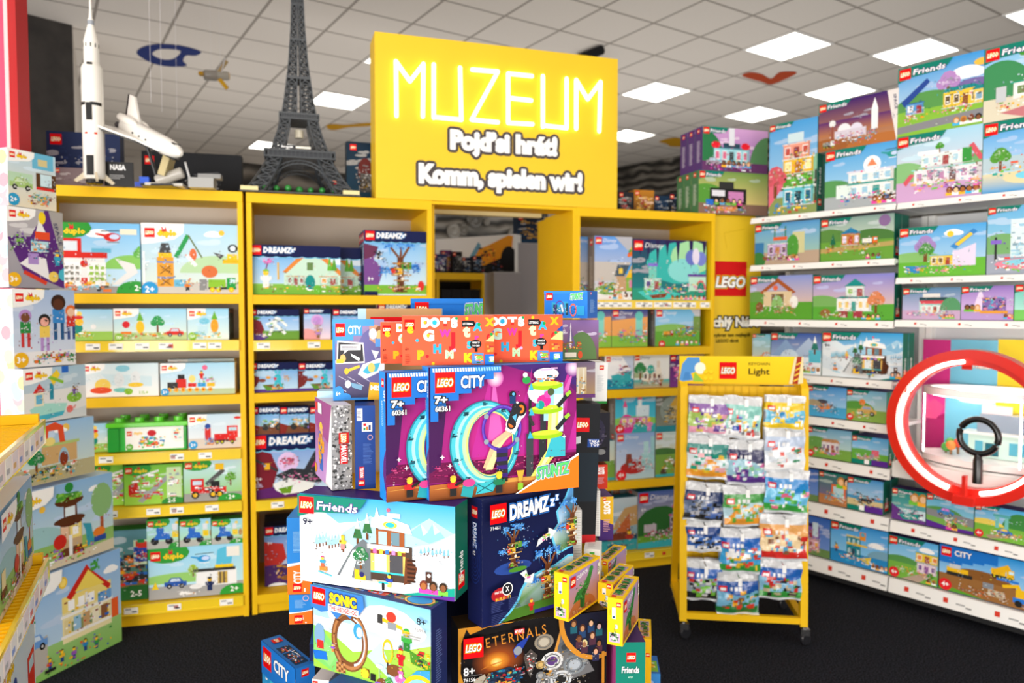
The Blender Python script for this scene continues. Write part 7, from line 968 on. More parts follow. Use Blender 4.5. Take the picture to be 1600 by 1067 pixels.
cv.lego(1.45, .16, .62, 1); cv.T('KEYCHAIN', 2.5, .68, .1, '3a3416', w=.75, b=0, res=2); cv.T('Light', 2.5, .34, .22, '2a2610', w=.75, b=.01, res=3); cv.P([(cv.A-.5, 0), (cv.A-.3, 1), (cv.A, 1), (cv.A, 0)], 'e8d8a8'); cv.P([(cv.A-.38, 0), (cv.A-.22, 1), (cv.A-.06, 1), (cv.A-.18, 0)], 'a8381f'); [cv.L(cv.A-.34+.03*i, .1+.2*i, cv.A-.16+.03*i, .2+.2*i, .05, 'f2c840') for i in range(4)]
hd.build('header_card', MATTE, ks)
BAGS = [((1078, 1140), (618, 680), 'lilac and green polybag with two picnic figures', '8a5aa8', 'a8c860', 'f2a8c0 fff 6a4a9a e8d060'), ((1133, 1190), (619, 686), 'pale teal polybag with black lettering across the top', '8fd0c4', '9ad4ca', 'fff 888 d8302a f2c030 2a4ab0'), ((1197, 1256), (617, 672), 'yellow polybag with small yellow vehicles, top right', 'f2cc20', '6ac0e0', 'f2cc20 f2cc20 2a8ac8 fff'), ((1075, 1138), (679, 749), 'white polybag with orange flowers', '2a8a80', 'dfeef2', 'f0a030 e8c030 2aa080 f4b0b8'), ((1136, 1198), (687, 758), 'dark purple polybag with a pastel landscape', '2a2a5a', '9ac8d8', '5a3a8a e86ab0 8ad0a0 fff'), ((1194, 1256), (667, 736), 'white polybag with a snowman scene', 'b8c8e0', 'e4ecf4', 'fff d8402a 2a8a5a f4f4f4'), ((1072, 1133), (754, 816), 'dark grey blue polybag with a grey machine', '2a3c6a', '6a7a98', '333 222 c8c8d0 4a6ab0'), ((1129, 1198), (757, 823), 'pale polybag with orange bricks and a green corner', '4aa04a', 'bfe0ea', 'f2a030 f2b840 e8902a 6ab040'), ((1197, 1263), (732, 802), 'blue and green polybag with a garden scene', '2a8ad0', '6ac0e8', '3aa040 5ab848 fff e86a90'), ((1072, 1126), (812, 863), 'navy polybag with a white vehicle, left column fourth down', '24478a', '3a6ab8', 'fff 222 888 5a8ad0'), ((1124, 1186), (824, 896), 'blue polybag with a park scene, middle column fourth down', '2468c0', '3aa0d8', '3a9a40 fff d8402a f2c030'), ((1187, 1259), (802, 876), 'orange and white polybag with a birthday bear', 'e8a860', 'f4d8a8', 'd8302a fff 8a5a3a 5ab0d8'), ((1072, 1128), (874, 939), 'blue polybag with a dark green racing car, bottom left', '2462b8', '9aa8b8', '222 7ac040 c8302a ddd'), ((1119, 1184), (892, 961), 'blue polybag with a brown green playground, lowest in the middle', '2458a8', '7ab8d8', '2a7a3a 8a5a38 f2b030 d8402a'), ((1187, 1251), (872, 936), 'blue polybag with a red off-road buggy, bottom right', '2464b8', '8ac0e0', '3a9a40 c8302a 222 c8b898')]
WRAP = mat('clear_bag_film', 'f4f6f8', .08, trans=.3, spec=.8, bump=1.0, scale=30, coat=.6)
def bag(xs, ys, label, c1, c2, pal, seed):
    r = random.Random(seed); u0_, z1_ = KS.at(xs[0], ys[0], .02); u1_, z0_ = KS.at(xs[1], ys[1], .02); W, H = u1_-u0_, z1_-z0_; n, m_ = 40, 46; hd_ = .2
    sp = [(r.uniform(.15, .95), r.uniform(.12, .55), r.uniform(.015, .085), r.uniform(.015, .06), r.choice(pal.split())) for _ in range(42)]
    ph = [r.uniform(0, 6) for _ in range(6)]
    def pos(x, y):
        ed = max(0, min(1, min(x, 1-x, y, 1-y)*7)); d = .016*math.sin(math.pi*x)**.6*math.sin(math.pi*min(1, y*1.05))**.6*ed+.0022*(math.sin(11*x+9*y+ph[0])+math.sin(17*y-8*x+ph[1])*.8+math.sin(29*x+13*y+ph[2])*.4)
        return Vector((W*(x-.5)+.003*math.sin(12*y+ph[3])*(1 if abs(x-.5) > .4 else .2), -d, H*(y-1)+.004*math.sin(9*x+ph[4])*(1 if y < .05 or y > .95 else 0)))
    def colr(x, y):
        if y < .05: return lin('d4d8dc')
        if .06 < x < .24 and .56 < y < .71: return lin('fff' if .6 < y < .66 and .09 < x < .21 else 'e3000b')
        for a, b, w_, h_, c in sp:
            if abs(x-a) < w_ and abs(y-b) < h_: return lin(c)
        if y > .54+.06*math.sin(5*x+ph[5]): return lin('f4f4f4') if (.3 < x < .62 and .6 < y < .67 and math.sin(60*x) > -.4) else lin(c1)
        return lin(c2) if y > .2 else lin(pal.split()[0])
    o = thing('polybag', label, 'bag', KS.pt((u0_+u1_)/2, z1_, .02-.006*(seed % 3)), KA+r.uniform(-.12, .12), 'polybags hanging on the yellow rack'); o.rotation_euler.y = r.uniform(-.05, .07)
    for nm, y0, y1, mt in (('printed_front', 0, 1-hd_, FOIL), ('clear_header', 1-hd_, 1, WRAP)):
        q = M(); k_ = max(2, int(m_*(y1-y0)))
        for j in range(k_+1):
            for i in range(n+1): x, y = i/n, y0+(y1-y0)*j/k_; q.v.append(tuple(pos(x, y))); q.c.append(colr(x, y) if mt is FOIL else lin('f0f2f4'))
        for j in range(k_):
            for i in range(n): a = j*(n+1)+i; q.f.append((a, a+1, a+n+2, a+n+1))
        b0 = len(q.v); q.v += [(-W/2, .006, H*(y0-1)), (W/2, .006, H*(y0-1)), (W/2, .006, H*(y1-1)), (-W/2, .006, H*(y1-1))]; q.c += [lin('c8ccd4')]*4; q.f.append((b0+3, b0+2, b0+1, b0))
        q.build(nm, mt, o, True)
    uh = (u0_+u1_)/2; zh = z1_-.016; hk = M(); hk.tube([(uh, .1, zh+.02), (uh, -.045, zh+.004), (uh, -.05, zh+.012)], .0028, 'ccc', 6); hk = hk.build('hook', STEEL, ks); M().box(uh-.008, uh+.008, -.053, -.0505, zh-.022, zh+.012, 'fbfbfa').build('price_tag', MATTE, hk)
    for s_ in (1, 2):
        c = o.copy(); C.objects.link(c); q2 = KS.n*(.022*s_); c.location = o.location+Vector((q2.x, q2.y, -.002*s_)); c.rotation_euler.z += .05*s_; c['label'] = ('second' if s_ == 1 else 'third')+' bag behind the '+label.split(',')[0]
        for ch in list(o.children): d = ch.copy(); C.objects.link(d); d.parent = c
for i, bgs in enumerate(BAGS): bag(*bgs, i+3)
# ================================================================ BOXES
dpk = dict(lart=sp_dp); frk = dict(rart=sp_fr, lart=sp_fr); dzk = dict(lart=sp_dz, rart=sp_txt('121c52', '5a6ab0'))
# ---- left bookcase
G = 'toddler brick boxes on the left bookcase'; z = (1.575, 1.354, 1.092, .829, .573, .109)
S = lambda l, x0, x1, y, i, a, th='dp', **k: shelfbox(B1, l, x0, x1, y, z[i] if 'z' not in k else k.pop('z'), a, th, group=G, **k)
S('box with red and white fire station and red helicopter, top shelf of left bookcase', 74, 218, 348, 0, d_fire2, 'dg', side='7ac0ee')
S('box with orange crane tower and green mixer truck, top shelf of left bookcase', 220, 371.5, 350, 0, d_constr)
S('small box with teal rooster, second shelf of left bookcase, beside white stack', 84, 175.5, 483, 1, d_rooster, n=1)
S('wide box with red apple, pineapple and tractor, left bookcase second shelf', 177, 291, 482, 1, d_tractor, n=1)
S('small box with pineapple bricks, right end of left bookcase second shelf', 292.5, 357, 482, 1, d_pine, n=2, D=.06, rart=sp_txt('2a3a4a'))
S('pale box with yellow duckling and bath animals, left bookcase third shelf', 128, 247, 568, 2, d_bath, n=1)
S('box with red and black train, left bookcase third shelf', 250, 366.5, 567, 2, d_train2)
S('taller white box edge behind the train box, left bookcase third shelf', 262, 366, 561, 2, d_bath, off=.14)
S('box with red apple print, far left of left bookcase fourth shelf', 112, 169, 662, 3, d_rooster, off=.06)
S('box with red fire lorry hauler, right end of left bookcase fourth shelf', 293.5, 376, 647, 3, d_mack)
S('white box behind the green brick tub, left bookcase fourth shelf', 200, 284, 645, 3, d_pine, off=.33)
S('green box end behind the white stack, left bookcase fifth shelf', 135, 192, 727, 4, d_track, 'dg', off=.05)
S('green box with railway track and switches, left bookcase fifth shelf', 193, 285, 726, 4, d_track, 'dg', n=1)
S('green box with red fire engine, left bookcase fifth shelf', 286.5, 377, 718, 4, d_ftruck2, 'dg', n=1)
S('dark green toolbox set box, far left of left bookcase bottom shelf', 140, 229, 829, 5, d_digger, 'dg', off=.06, m=MATTE)
pb = S('wide green box with police station and blue helicopter, left bookcase bottom shelf', 231, 380.5, 853, 5, d_police, 'dg', D=.12)
zt = pb.location.z+(B1.at(306, 853, .03)[1]-.109)+.001
for i, (x0, x1) in enumerate(((228.5, 278), (280, 329), (330, 378.5))): S('small green box with blue motorcycle, '+('leftmost', 'middle', 'rightmost')[i]+' of three on the police station box', x0, x1, 811, 5, d_moto, 'dg', z=zt, D=.07)
# green tub with bricks lid
u0 = B1.at(168, 700, .03)[0]; u1 = B1.at(292, 700, .03)[0]; zt = B1.at(230, 667, .03)[1]-.829; W = u1-u0
tb = thing('brick_tub', 'bright green plastic brick tub with studded lid, left bookcase fourth shelf', 'tub', B1.pt(u0, .829, .03), B1.ang); GRN = '26b43a'
q = M(); q.prism([(.008, .008), (W-.008, .008), (W-.008, .19), (.008, .19)], 0, zt, GRN); q.box(.0, .05, .0, .198, 0.0, zt*.97, '1f9a32'); q.box(W-.012, W, .0, .198, 0.0, zt*.97, '1f9a32'); q.build('tub_body', GLOSS, tb, bevel=.003)
q = M(); q.box(-.006, W+.006, -.004, .204, zt, zt+.022, '5fd02a'); q.build('lid', GLOSS, tb, bevel=.004)
for i in range(4):
    for j in (0, 1): M().lathe([(.022, zt+.02), (.022, zt+.042)], '5fd02a', 16, Matrix.Translation((W*(i+.5)/4, .05+.1*j, 0))).build('stud', GLOSS, tb, True)
q = M(); cv = Cv(q, (.075, .0075, .008), (1, 0, 0), (0, 0, 1), zt*.95, (W-.09)/(zt*.95), seed=5); cv.R(0, 0, cv.A, 1, 'fbfaf8'); cv.lego(.06, .6, .2); cv.T('duplo', .32, .66, .12, 'ffc81c', w=.36, b=.04); cv.bk(.5, .05, 1.1, .5, 'd8202a f2c020 2a8ac8 26b43a 8ad8e0 e8702a', 40, .12); cv.O(1.05, .7, .18, 'c8202a', .14); cv.O(cv.A-.22, .62, .3, 'f4f2ec', .36); cv.bk(cv.A-.42, .4, .38, .45, 'd8202a f2c020 8ad8e0', 8, .1); cv.age('1½+', .16, .12, .14, '5fb02a'); q.build('printed_sleeve', PRINT, tb)
# ---- white stack at the left
GS = 'white toddler brick boxes stacked at the left'
def stk(l, x0, x1, y0, y1, a, D=.13, u0=None, **k):
    ur, zt = LS.at(x1[0], y0); zb = LS.at(x1[1], y1)[1] if y1 else 0; ul = u0 if u0 is not None else LS.at(x0, (y0+y1)/2 if y1 else 950)[0]
    return toybox(l, ur-ul, zt-zb-.001, D, a, LS.pt(ul, zb), LS.ang, side='f8f6f4', top='b9d4ee', lart=sp_dp, group=GS, seed=int(x1[0]), micro=190)
stk('box with red-roofed yellow family house, bottom of the white stack', 45, (187, 190), 856, 0, d_house, .15, -.49)
stk('box with brown tree house and teal slide, second from bottom of the white stack', 45, (175, 178), 737, 855.5, d_treeh, .15, -.5)
stk('box with farm barn and red gate, third from bottom of the white stack', 45, (146, 149), 649.5, 736.5, d_farm, .14, -.49)
stk('box with floating bath boat, in the middle of the white stack', 36.5, (133, 136.5), 569, 649, d_boat)
stk('box with four tall brick people, in the upper half of the white stack', 20.5, (115.7, 119), 453.5, 568.5, d_people)
stk('box with white space shuttle on purple, second from top of the white stack', 12, (97.5, 100), 332.5, 451, d_space)
stk('box with pale green car and food stand, topmost of the white stack', 12.5, (86, 87.5), 245.5, 330.5, d_car)
# ---- yellow front rack at the left edge
zq = 1.5-(659-483)*1.72/F; c0 = onz(62, 659, zq); FR = Pl((c0.x, c0.y), 114.8)
fr_ = thing('shelf_rack', 'yellow wire shelf rack with clear price rails in the left foreground', 'shelf rack', FR.pt(-.62), FR.ang); z2 = zq-(880-659)*c0.y/F
for zz, nm in ((zq, 'top'), (z2, 'low'), (z2-.36, 'base')):
    q = M(); q.box(0, .62, -.004, .3, zz-.012, zz-.006); [q.box(.02*i, .02*i+.008, 0, .3, zz-.006, zz-.001) for i in range(31)]; q.box(.6, .62, 0, .3, zz-.012, zz+.02); s_ = q.build('shelf', YEL, fr_)
    q = M(); q.box(0, .62, -.012, -.004, zz-.05, zz+.006); q.build('price_rail', RAIL, s_); q = M(); r = random.Random(int(zz*99))
    for i in range(9): q.box(.03+.062*i, .085+.062*i, -.0135, -.0122, zz-.044, zz-.004, r.choice('f8f4ee f2e6ea e6eaf6 faf8f4 f6e2de'.split())); q.box(.035+.062*i, .06+.062*i, -.0142, -.0136, zz-.034, zz-.024, r.choice('d88080 90a4d8 bbb e0b880'.split()))
    q.build('price_label', MATTE, s_)
for x in (0, .59): M().box(x, x+.03, .27, .3, 0, zq+.02).build('upright', YEL, fr_)
ub, zt = FR.at(49, 741, .02); u_ = ub
toybox('white box with garden train print on the lower shelf of the yellow front rack', .38, zt-z2-.002, .16, d_treeh, FR.pt(ub-.38, z2, .02), FR.ang, side='f8f6f4', top='c8d8e8', group=GS+' rack', rart=sp_dp, seed=44)
toybox('white box with red letters on the bottom shelf of the yellow front rack', .38, .27, .16, d_mack, FR.pt(ub-.4, z2-.36, .02), FR.ang, side='f8f6f4', top='e8eef4', group=GS+' rack', rart=sp_dp, seed=45)
# ---- bookcase left of the doorway
G = 'navy cloud-print boxes on the middle bookcase'; z = (1.573, 1.35, 1.093, .565, .097)
S = lambda l, x0, x1, y, i, a, th='dz', **k: shelfbox(B2, l, x0, x1, y, z[i] if 'z' not in k else k.pop('z'), a, th, group=G, **{**dzk, **k})
S('wide box with orange-roofed stable, left end of middle bookcase top shelf', 390, 531.5, 383.5, 0, z_barn)
S('partly covered box with the same orange-roofed stable, behind the stable box, middle bookcase top shelf', 420, 563.5, 385.5, 0, z_barn, off=.125)
S('square box with giant tree house, in front on middle bookcase top shelf', 568.5, 667, 361, 0, z_tree, n=2, D=.075)
S('box with white and green robot, left end of middle bookcase second shelf', 389.5, 467, 483, 1, z_robot, n=1)
S('narrow box with lilac winged animal, middle bookcase second shelf', 474.5, 516.5, 482.5, 1, z_fairy, n=1)
S('box with castle print mostly hidden by the pile, middle bookcase second shelf', 519.5, 590, 483, 1, z_castle)
S('taller box showing only its white title above the pile, middle bookcase second shelf', 590, 650, 474, 1, z_castle, off=.06)
S('box with turquoise rabbit, left end of middle bookcase third shelf', 389.5, 465, 566.5, 2, z_bunny, n=1)
S('box with turquoise rabbit, second from left on middle bookcase third shelf', 466, 541, 566.5, 2, z_bunny, n=1)
sb = S('large box with white shark ship and black sail, middle bookcase fourth shelf', 391, 515, 677, 3, z_shark, D=.12)
zt = z[3]+B2.at(453, 677, .03)[1]-z[3]+.001
for i, (x0, x1) in enumerate(((391.5, 436), (437, 482), (483.5, 528))): S('small box with green buggy, '+('leftmost', 'middle', 'rightmost')[i]+' of three on the shark ship box', x0, x1, 635.5, 3, z_car, z=zt, D=.07)
S('tall navy box with red sunset print, middle bookcase bottom shelf', 412.5, 500, 820, 4, z_night, off=.1, n=2, D=.08)
# ---- bookcase right of the doorway
G = 'storybook boxes on the right bookcase'; z = (1.553, 1.286, 1.046, .519, .103); ysp = dict(lart=sp_txt('8a8078', 'c8c0b8'), rart=sp_txt('27a3b8', '8ad8e4'))
S = lambda l, x0, x1, y, i, a, th='dy', **k: shelfbox(B2, l, x0, x1, y, z[i] if 'z' not in k else k.pop('z'), a, th, group=G, **{**ysp, **k})
S('grey box with yellow-gabled house, in front on right bookcase top shelf', 929, 987.5, 369.5, 0, y_house2, side='9a928a')
S('second grey box with yellow-gabled house, half covered, left end of right bookcase top shelf', 888, 945, 370, 0, y_house2, side='9a928a', off=.13)
S('wide dark box with enchanted forest lagoon, right bookcase top shelf', 988.5, 1103.5, 375, 0, y_forest)
S('orange sunset box with teal arch, left of two on right bookcase second shelf', 894, 955, 482.5, 1, y_cass, side='e8a050')
S('orange sunset box with teal arch, right of two on right bookcase second shelf', 956, 1012, 483, 1, y_cass, side='e8a050')
S('green box with garden train, right end of right bookcase second shelf', 1024, 1094, 482.5, 1, y_train, n=1, side='9a928a', D=.07)
S('white box with ship lagoon, right bookcase third shelf', 945, 990, 555.5, 2, y_ship, side='f2f2f2')
S('cream box with arcade and palm, right bookcase third shelf', 991, 1046, 553.5, 2, y_moor, side='d8d0c0')
S('purple box half hidden behind the header card, right bookcase third shelf', 1047, 1100, 553.5, 2, y_purp)
S('small box with red car, lying behind on right bookcase third shelf', 1078, 1107, 539, 2, f_jeep, off=.2)
a = S('teal box with ice palace, lower left on right bookcase fourth shelf', 963, 1023, 676, 3, y_icec)
b_ = S('sand box with golden carriage, lower right on right bookcase fourth shelf', 1024.5, 1080, 674, 3, y_wagon)
S('teal box with pink castle, upper left on right bookcase fourth shelf', 961.5, 1024.5, 611, 3, y_aur, z=a.location.z+B2.at(993, 676, .03)[1]-z[3]+.001)
S('grey box with dark enchanted palace, upper right on right bookcase fourth shelf', 1025.5, 1082, 607.5, 3, y_dark, z=b_.location.z+B2.at(1050, 674, .03)[1]-z[3]+.001)
S('box with green meadow half hidden at the left end of right bookcase fourth shelf', 905, 961, 690, 3, y_wagon, off=.05)
S('box with sea raft and cliffs, left on right bookcase bottom shelf', 938, 996, 778, 4, y_sea, off=.04)
S('box with green hill and violet castle, right on right bookcase bottom shelf', 997, 1075, 766, 4, y_hill, n=0, D=.16)
S('dark teal box standing behind the sea raft box, right bookcase bottom shelf', 955, 990, 757, 4, y_sea, off=.2)
# ---- top of the bookcases
TZ = 2.064
def tbox(pl, l, x0, x1, y, off, a, D=.08, **k): return shelfbox(pl, l, x0, x1, y, TZ, a, 'dz', off=off, D=D, **{'group': 'boxes on top of the bookcases', **k})
tbox(B1, 'black box with a small shuttle print behind the white shuttle model', 221, 377, 239, .36, x_dark, side='1a1b1e', top='26272a')
tbox(B1, 'large navy blue box behind the rocket model', 72, 187, 207, .41, x_misc('24355e 2a3a68', '223058', '1f2c50'), side='1f2a4a', top='2a3a60', D=.08)
tbox(B1, 'low grey pink box in front of the navy box behind the rocket', 80, 190, 263, .3, x_misc('8a7478 7a6a70', '86757a', '8f7f84'), side='8a7a7e', D=.09)
tbox(B2, 'dark blue box with red-haired figure print left of the yellow sign', 541, 584, 222, .26, x_blue, side='14283c')
tbox(B2, 'small dark box with red corner under the tower, left of the sign', 518, 544, 280, .32, x_misc('333 444', '222'), side='222', D=.06)
for i, (x0, x1, y, pal, bg, nm) in enumerate(((967, 990, 300, '555 c33 8a8a8a', '2a2c34', 'dark box with a red square beside the sign, on the right bookcase'), (991, 1022, 297, 'd8a030 a33 e8c060', 'c8862a', 'orange box with small figure, on the right bookcase top'), (1023, 1045, 306, '1f3a58 24406a', '1c3552', 'plain dark blue box, on the right bookcase top'), (1046, 1076, 303, '3a4a6a c8a060 8a8a9a', '26303f', 'dark box with pale figure next to the green theatre boxes'))): tbox(B2, nm, x0, x1, y, .3, x_misc(pal, bg), side=bg, D=.08)
zl = 2.064; a_ = B2.at(1146, 269, .02)[1]
shelfbox(B2, 'box with black tour bus, lower of two at white shelving top left', 1092, 1200, 269, zl, f_bus, 'fr', off=.02, n=2, D=.08, group='green-cornered boxes on the white shelving', lart=sp_txt('4a7a50', 'c8d0c0'))
shelfbox(B2, 'box with theatre building, upper of two at white shelving top left', 1098, 1200, 201, a_+.001, f_pop, 'fr', off=.02, n=2, D=.08, group='green-cornered boxes on the white shelving', lart=sp_txt('5a3a78', 'c8c0d0'))
# ---- white shelving
G = 'green-cornered boxes on the white shelving'; zz = [s_[1]+.002 for s_ in L_SH]; zr = [s_[1]+.002 for s_ in R_SH]
def rb(l, x0, x1, y, zf, a, th='fr', off=.045, D=.09, n=0, ym=None, **k):
    return shelfbox(RW, l, x0, x1, y, zf, a, th, off=off, D=D, n=n, group=G, **{**(frk if th == 'fr' else {}), **k})
def ztop(x, y, off=.045): return RW.at(x, y, off)[1]+.001
rb('tall narrow box with corner apartment tower, white shelving top', 1203, 1278, 189, zz[0], f_apart, D=.07, n=1)
rb('box with hospital and helicopter, lower row of white shelving top', 1290, 1401.5, 228, zz[0], f_hosp)
rb('purple box with planet base and rocket, upper row of white shelving top', 1280, 1404.5, 151, ztop(1345, 228), f_mars, side='e4e0dc')
rb('pale box with mall and pink slides, lower row of white shelving top', 1402.5, 1536, 204, zz[0], f_mall, n=1)
rb('box with yellow and blue family houses, upper row of white shelving top', 1404.5, 1538, 93, ztop(1470, 204), f_fam)
rb('box with beach pool villa, lower row at the right end of white shelving top', 1537.5, 1690, 181, zz[0], f_pool)
rb('box with white international school villa, upper right corner of the picture', 1539.5, 1690, 60, ztop(1610, 181), f_vila)
rb('box with canal boat, left end of second white shelf', 1180, 1281, 347, zz[1], f_boat)
rb('box with tiny blue-roofed house on wheels, right end of second white shelf', 1283, 1397.5, 338, zz[1], f_tiny, n=1)
rb('box with brown horse stable, left end of third white shelf', 1172.5, 1270, 430.5, zz[2], f_barn)
rb('box with teal-roofed villa, right end of third white shelf', 1271, 1398, 428.5, zz[2], f_tealh)
rb('small box with orange car, left end of fourth white shelf', 1176, 1204, 522, zz[3], f_small)
rb('box with blue ice lagoon, middle of fourth white shelf', 1205, 1284, 520.5, zz[3], f_ice)
rb('box with snowy ski chalet, right end of fourth white shelf', 1285.5, 1411, 519.5, zz[3], f_ski, n=1, D=.07)
rb('box with water rescue plane, left part of fifth white shelf', 1262, 1323, 604, zz[4], f_otter)
rb('box with sand-coloured jeep, right part of fifth white shelf', 1323.5, 1385.5, 610.5, zz[4], f_jeep, n=2, D=.05)
rb('box with dog training ground, left part of sixth white shelf', 1262, 1331, 670, zz[5], f_dogs)
rb('box with green park picnic, right part of sixth white shelf', 1331.5, 1388.5, 683, zz[5], f_park, n=2, D=.05)
rb('box edge beside the yellow rack, left end of seventh white shelf', 1240, 1279, 731, zz[6], f_tower)
rb('box with orange classroom, middle of seventh white shelf', 1280, 1324, 739, zz[6], f_class)
rb('box with beach buggy, right end of seventh white shelf', 1324.5, 1380.5, 748.5, zz[6], f_beach, n=1)
rb('box with violet tower street, left end of the bottom white shelf', 1250, 1297.5, 807, zz[7], f_tower)
rb('box with blue sea rescue station, bottom white shelf', 1298.5, 1388, 822, zz[7], f_dock)
rb('box with yellow two-storey house, bottom white shelf', 1389, 1466.5, 843, zr[4], f_yelh)
rb('large blue box with construction site vehicles, bottom white shelf', 1468, 1660, 870, zr[4], c_works, 'ct', D=.11)
rb('box with snow vehicle and two portraits, counter shelf below the ring', 1394, 1447, 766, zr[3], f_snow)
rb('box with race car on a road, counter shelf below the ring', 1448, 1522.5, 776, zr[3], f_race)
rb('box with turquoise zoo arch, right end of counter shelf below the ring', 1523.5, 1640, 797, zr[3], f_vet)
rb('box with solar-roofed eco house, second shelf of right white unit', 1405.5, 1541.5, 352, zr[1], f_sun, n=1)
rb('box with glass water park tower, right edge of second right white shelf', 1544, 1640, 320, zr[1], f_tallpk)
rb('box with pink striped diner, third shelf of right white unit', 1411, 1501.5, 449.5, zr[2], f_diner)
rb('box with violet dance stage, third shelf of right white unit', 1502.5, 1584.5, 446.5, zr[2], f_dance)
rb('teal box with slide, right edge of third right white shelf', 1586, 1660, 443, zr[2], f_slide)
# ---- central pile
G = 'boxes of the central pile'; Q = dict(group=G)
_, z1 = pbox('big blue magenta box with stunt loop and motorcycle, front of the pile', (670.4, 782.8), (899.9, 759), (669.9, 574), 1.085, .05, p_stunt, side='1f8ae0', lart=p_stuntL, rart=sp_txt('8a1f78', 'c878b8'), **Q)
pbox('second magenta stunt loop box half hidden behind the front one', (603.3, 784.5), (665, 777.5), (596.5, 582), 1.087, .05, p_stunt, side='1f8ae0', lart=p_stuntL, grow=(0, .2), **Q)
_, z3 = pbox('dark navy tree house box with white title, below the stunt loop box', (752.9, 781.5), (896, 756.7), (758.9, 981.7), 1.083, .06, p_dz, side='131b4c', top='182258', lart=p_dzL, rart=sp_dz, seed=7, **Q)
_, z4 = pbox('wide snowy ski chalet box in front of the pile', (468, 769.8), (711, 791.9), (473.8, 906.3), 1.084, .07, f_ski, side='0d6a55', top='3a2268', rart=sp_fr, seed=9, **Q)
_, z5 = pbox('box with brown track loop on green hills, below the ski chalet box', (489, 910.5), (673, 953), (493, 1040), z4-.002, .06, p_loop, side='1c2a5e', top='23356e', rart=p_navy, tart=p_loopT, seed=3, **Q)
_, z6 = pbox('black and gold box with grey starship, bottom of the pile', (716, 982.6), (946, 952), (716, 1100), z3-.002, .07, p_eter, side='14131a', top='3a2a14', seed=5, hfix=.262, **Q)
z1 += .001
dk = dict(side='ef5d3d', top='e8e0e0', m=MATTE)
# remaining boxes of the pile; each stands at its own distance
def at_depth(l, a, b, c, Y, ang, D, art, right=False, **k):
    """front face from bottom-left pixel a (at forward distance Y), bottom-right pixel b and top-left pixel c, turned by ang degrees"""
    r = ray(*a); A = r*(Y/r.y); pl = Pl((A.x, A.y), ang); W = pl.at(*b)[0]; zb = CZ+A.z; zt = pl.at(*c)[1]
    return toybox(l, W, zt-zb, D, art, (A.x, A.y, zb), math.radians(ang), group=G, **k)
def stand(l, a, b, zb, Y, ang, ytop, D, art, **k):
    """front face standing on height zb; a, b = pixel x of its left and right edges"""
    A = Vector(((a-800)/F*Y, Y)); 
    for _ in range(3):
        zf = math.cos(TILT)*Y-math.sin(TILT)*(zb-CZ); A.x = (a-800)/F*zf
    pl = Pl(A, ang); W = pl.at(b, ytop)[0]; zt = pl.at((a+b)/2, ytop)[1]
    return toybox(l, W, zt-zb, D, art, (A.x, A.y, zb), math.radians(ang), group=G, **k)
ZS = 1.086; dk = dict(side='ef5d3d', top='e8e0e0', m=MATTE)
stand('orange-red letter box, front left one of three on the stunt loop box', 628.5, 771.5, z1, 1.615, 8, 493, .05, p_dots, **dk)
stand('orange-red letter box, right one of three on the stunt loop box', 737, 879, z1, 1.69, 12, 491.5, .05, p_dots, **dk)
stand('orange-red letter box half hidden at the left of the three', 594.8, 734, z1, 1.672, 8, 503, .05, p_dots, side='f0a890', top='e8e0e0', m=MATTE)
stand('grey speckled box spine with red logo, standing on the ski chalet box', 519.2, 549, ZS, 1.66, 26, 633, .19, p_heroR, side='d8d4da', lart=p_hero, seed=2)
stand('navy blue box spine with white logo panel, standing on the ski chalet box', 555.2, 586, ZS, 1.672, 12, 634, .13, p_blueR, side='1c3a80', lart=p_blueL, seed=2)
stand('small pale blue box behind the speckled box', 497, 524, ZS, 1.81, 8, 611, .06, x_misc('bfe0f0 a33 fff', 'bfe0f0', 'd0eaf6'), side='c8e6f4', top='bfe0f0')
stand('pale blue violet box with little spaceship, upper left of the pile', 520.5, 600, 1.283, 1.74, 12, 499, .06, p_space, side='3a90e0', top='8ab8e8', seed=4)
stand('tan box with tiny figures, behind the little spaceship box', 560, 690, 1.285, 1.9, 3, 482, .06, p_mini, side='bfe0ee', top='d8c8b0', seed=6)
stand('blue stunt box showing its top half, behind the letter boxes', 642.5, 754.5, 1.287, 2.02, 6, 466.5, .06, lambda v: p_stz2(Cv(v.m, v.o+v.uy*(v.S*.42), v.ux, v.uy, v.S*.58, v.A/.58, seed=3)), side='1f78d8', seed=8)
stand('purple box with theatre spire print, right shoulder of the pile', 862, 935.5, 1.372, 1.86, 14, 500, .07, p_magic, side='3a5aa8', top='b8a8c0', seed=3)
stand('blue stunt box standing on the purple theatre box at the right', 850.5, 918, 1.478, 1.91, -26, 454.5, .075, p_stz2, side='1f78d8', rart=sp_txt('1d66c0', '8ab8ec'), seed=8)
stand('gold cream box with shop front below the purple theatre box', 868, 930, 1.272, 1.87, 14, 565.5, .07, p_gold, side='6a5a78', seed=5)
stand('white box with green foot behind the gold cream box', 925, 948.5, 1.245, 1.98, 8, 566, .1, p_white, side='f0f0ee', m=MATTE, ry=.02)
o = stand('tall black box with red foot, leaning at the right side of the pile', 880, 931, .905, 1.84, 10, 630, .07, p_robot, side='16181c', top='1a1a1c', seed=5, ry=.035)
stand('black box with purple armour print, right of the tall black box', 924, 953, 1.085, 1.98, 12, 645, .1, p_black, side='2a2530', rart=sp_txt('2e2a34', '8a8490'), seed=5)
stand('orange box spine with vertical white title, right side of the pile', 927, 949.5, 1.008, 1.99, 8, 726, .1, p_dspine('d8381e', 'c83018'), side='c83018')
stand('yellow and purple box spine with vertical white title, right side of the pile', 936, 958.5, .862, 2.0, 8, 776, .1, p_dspine('e0b020', '4a2a78'), side='5a3a88', rart=p_dspine('4a2a8a', '8a3a78'))
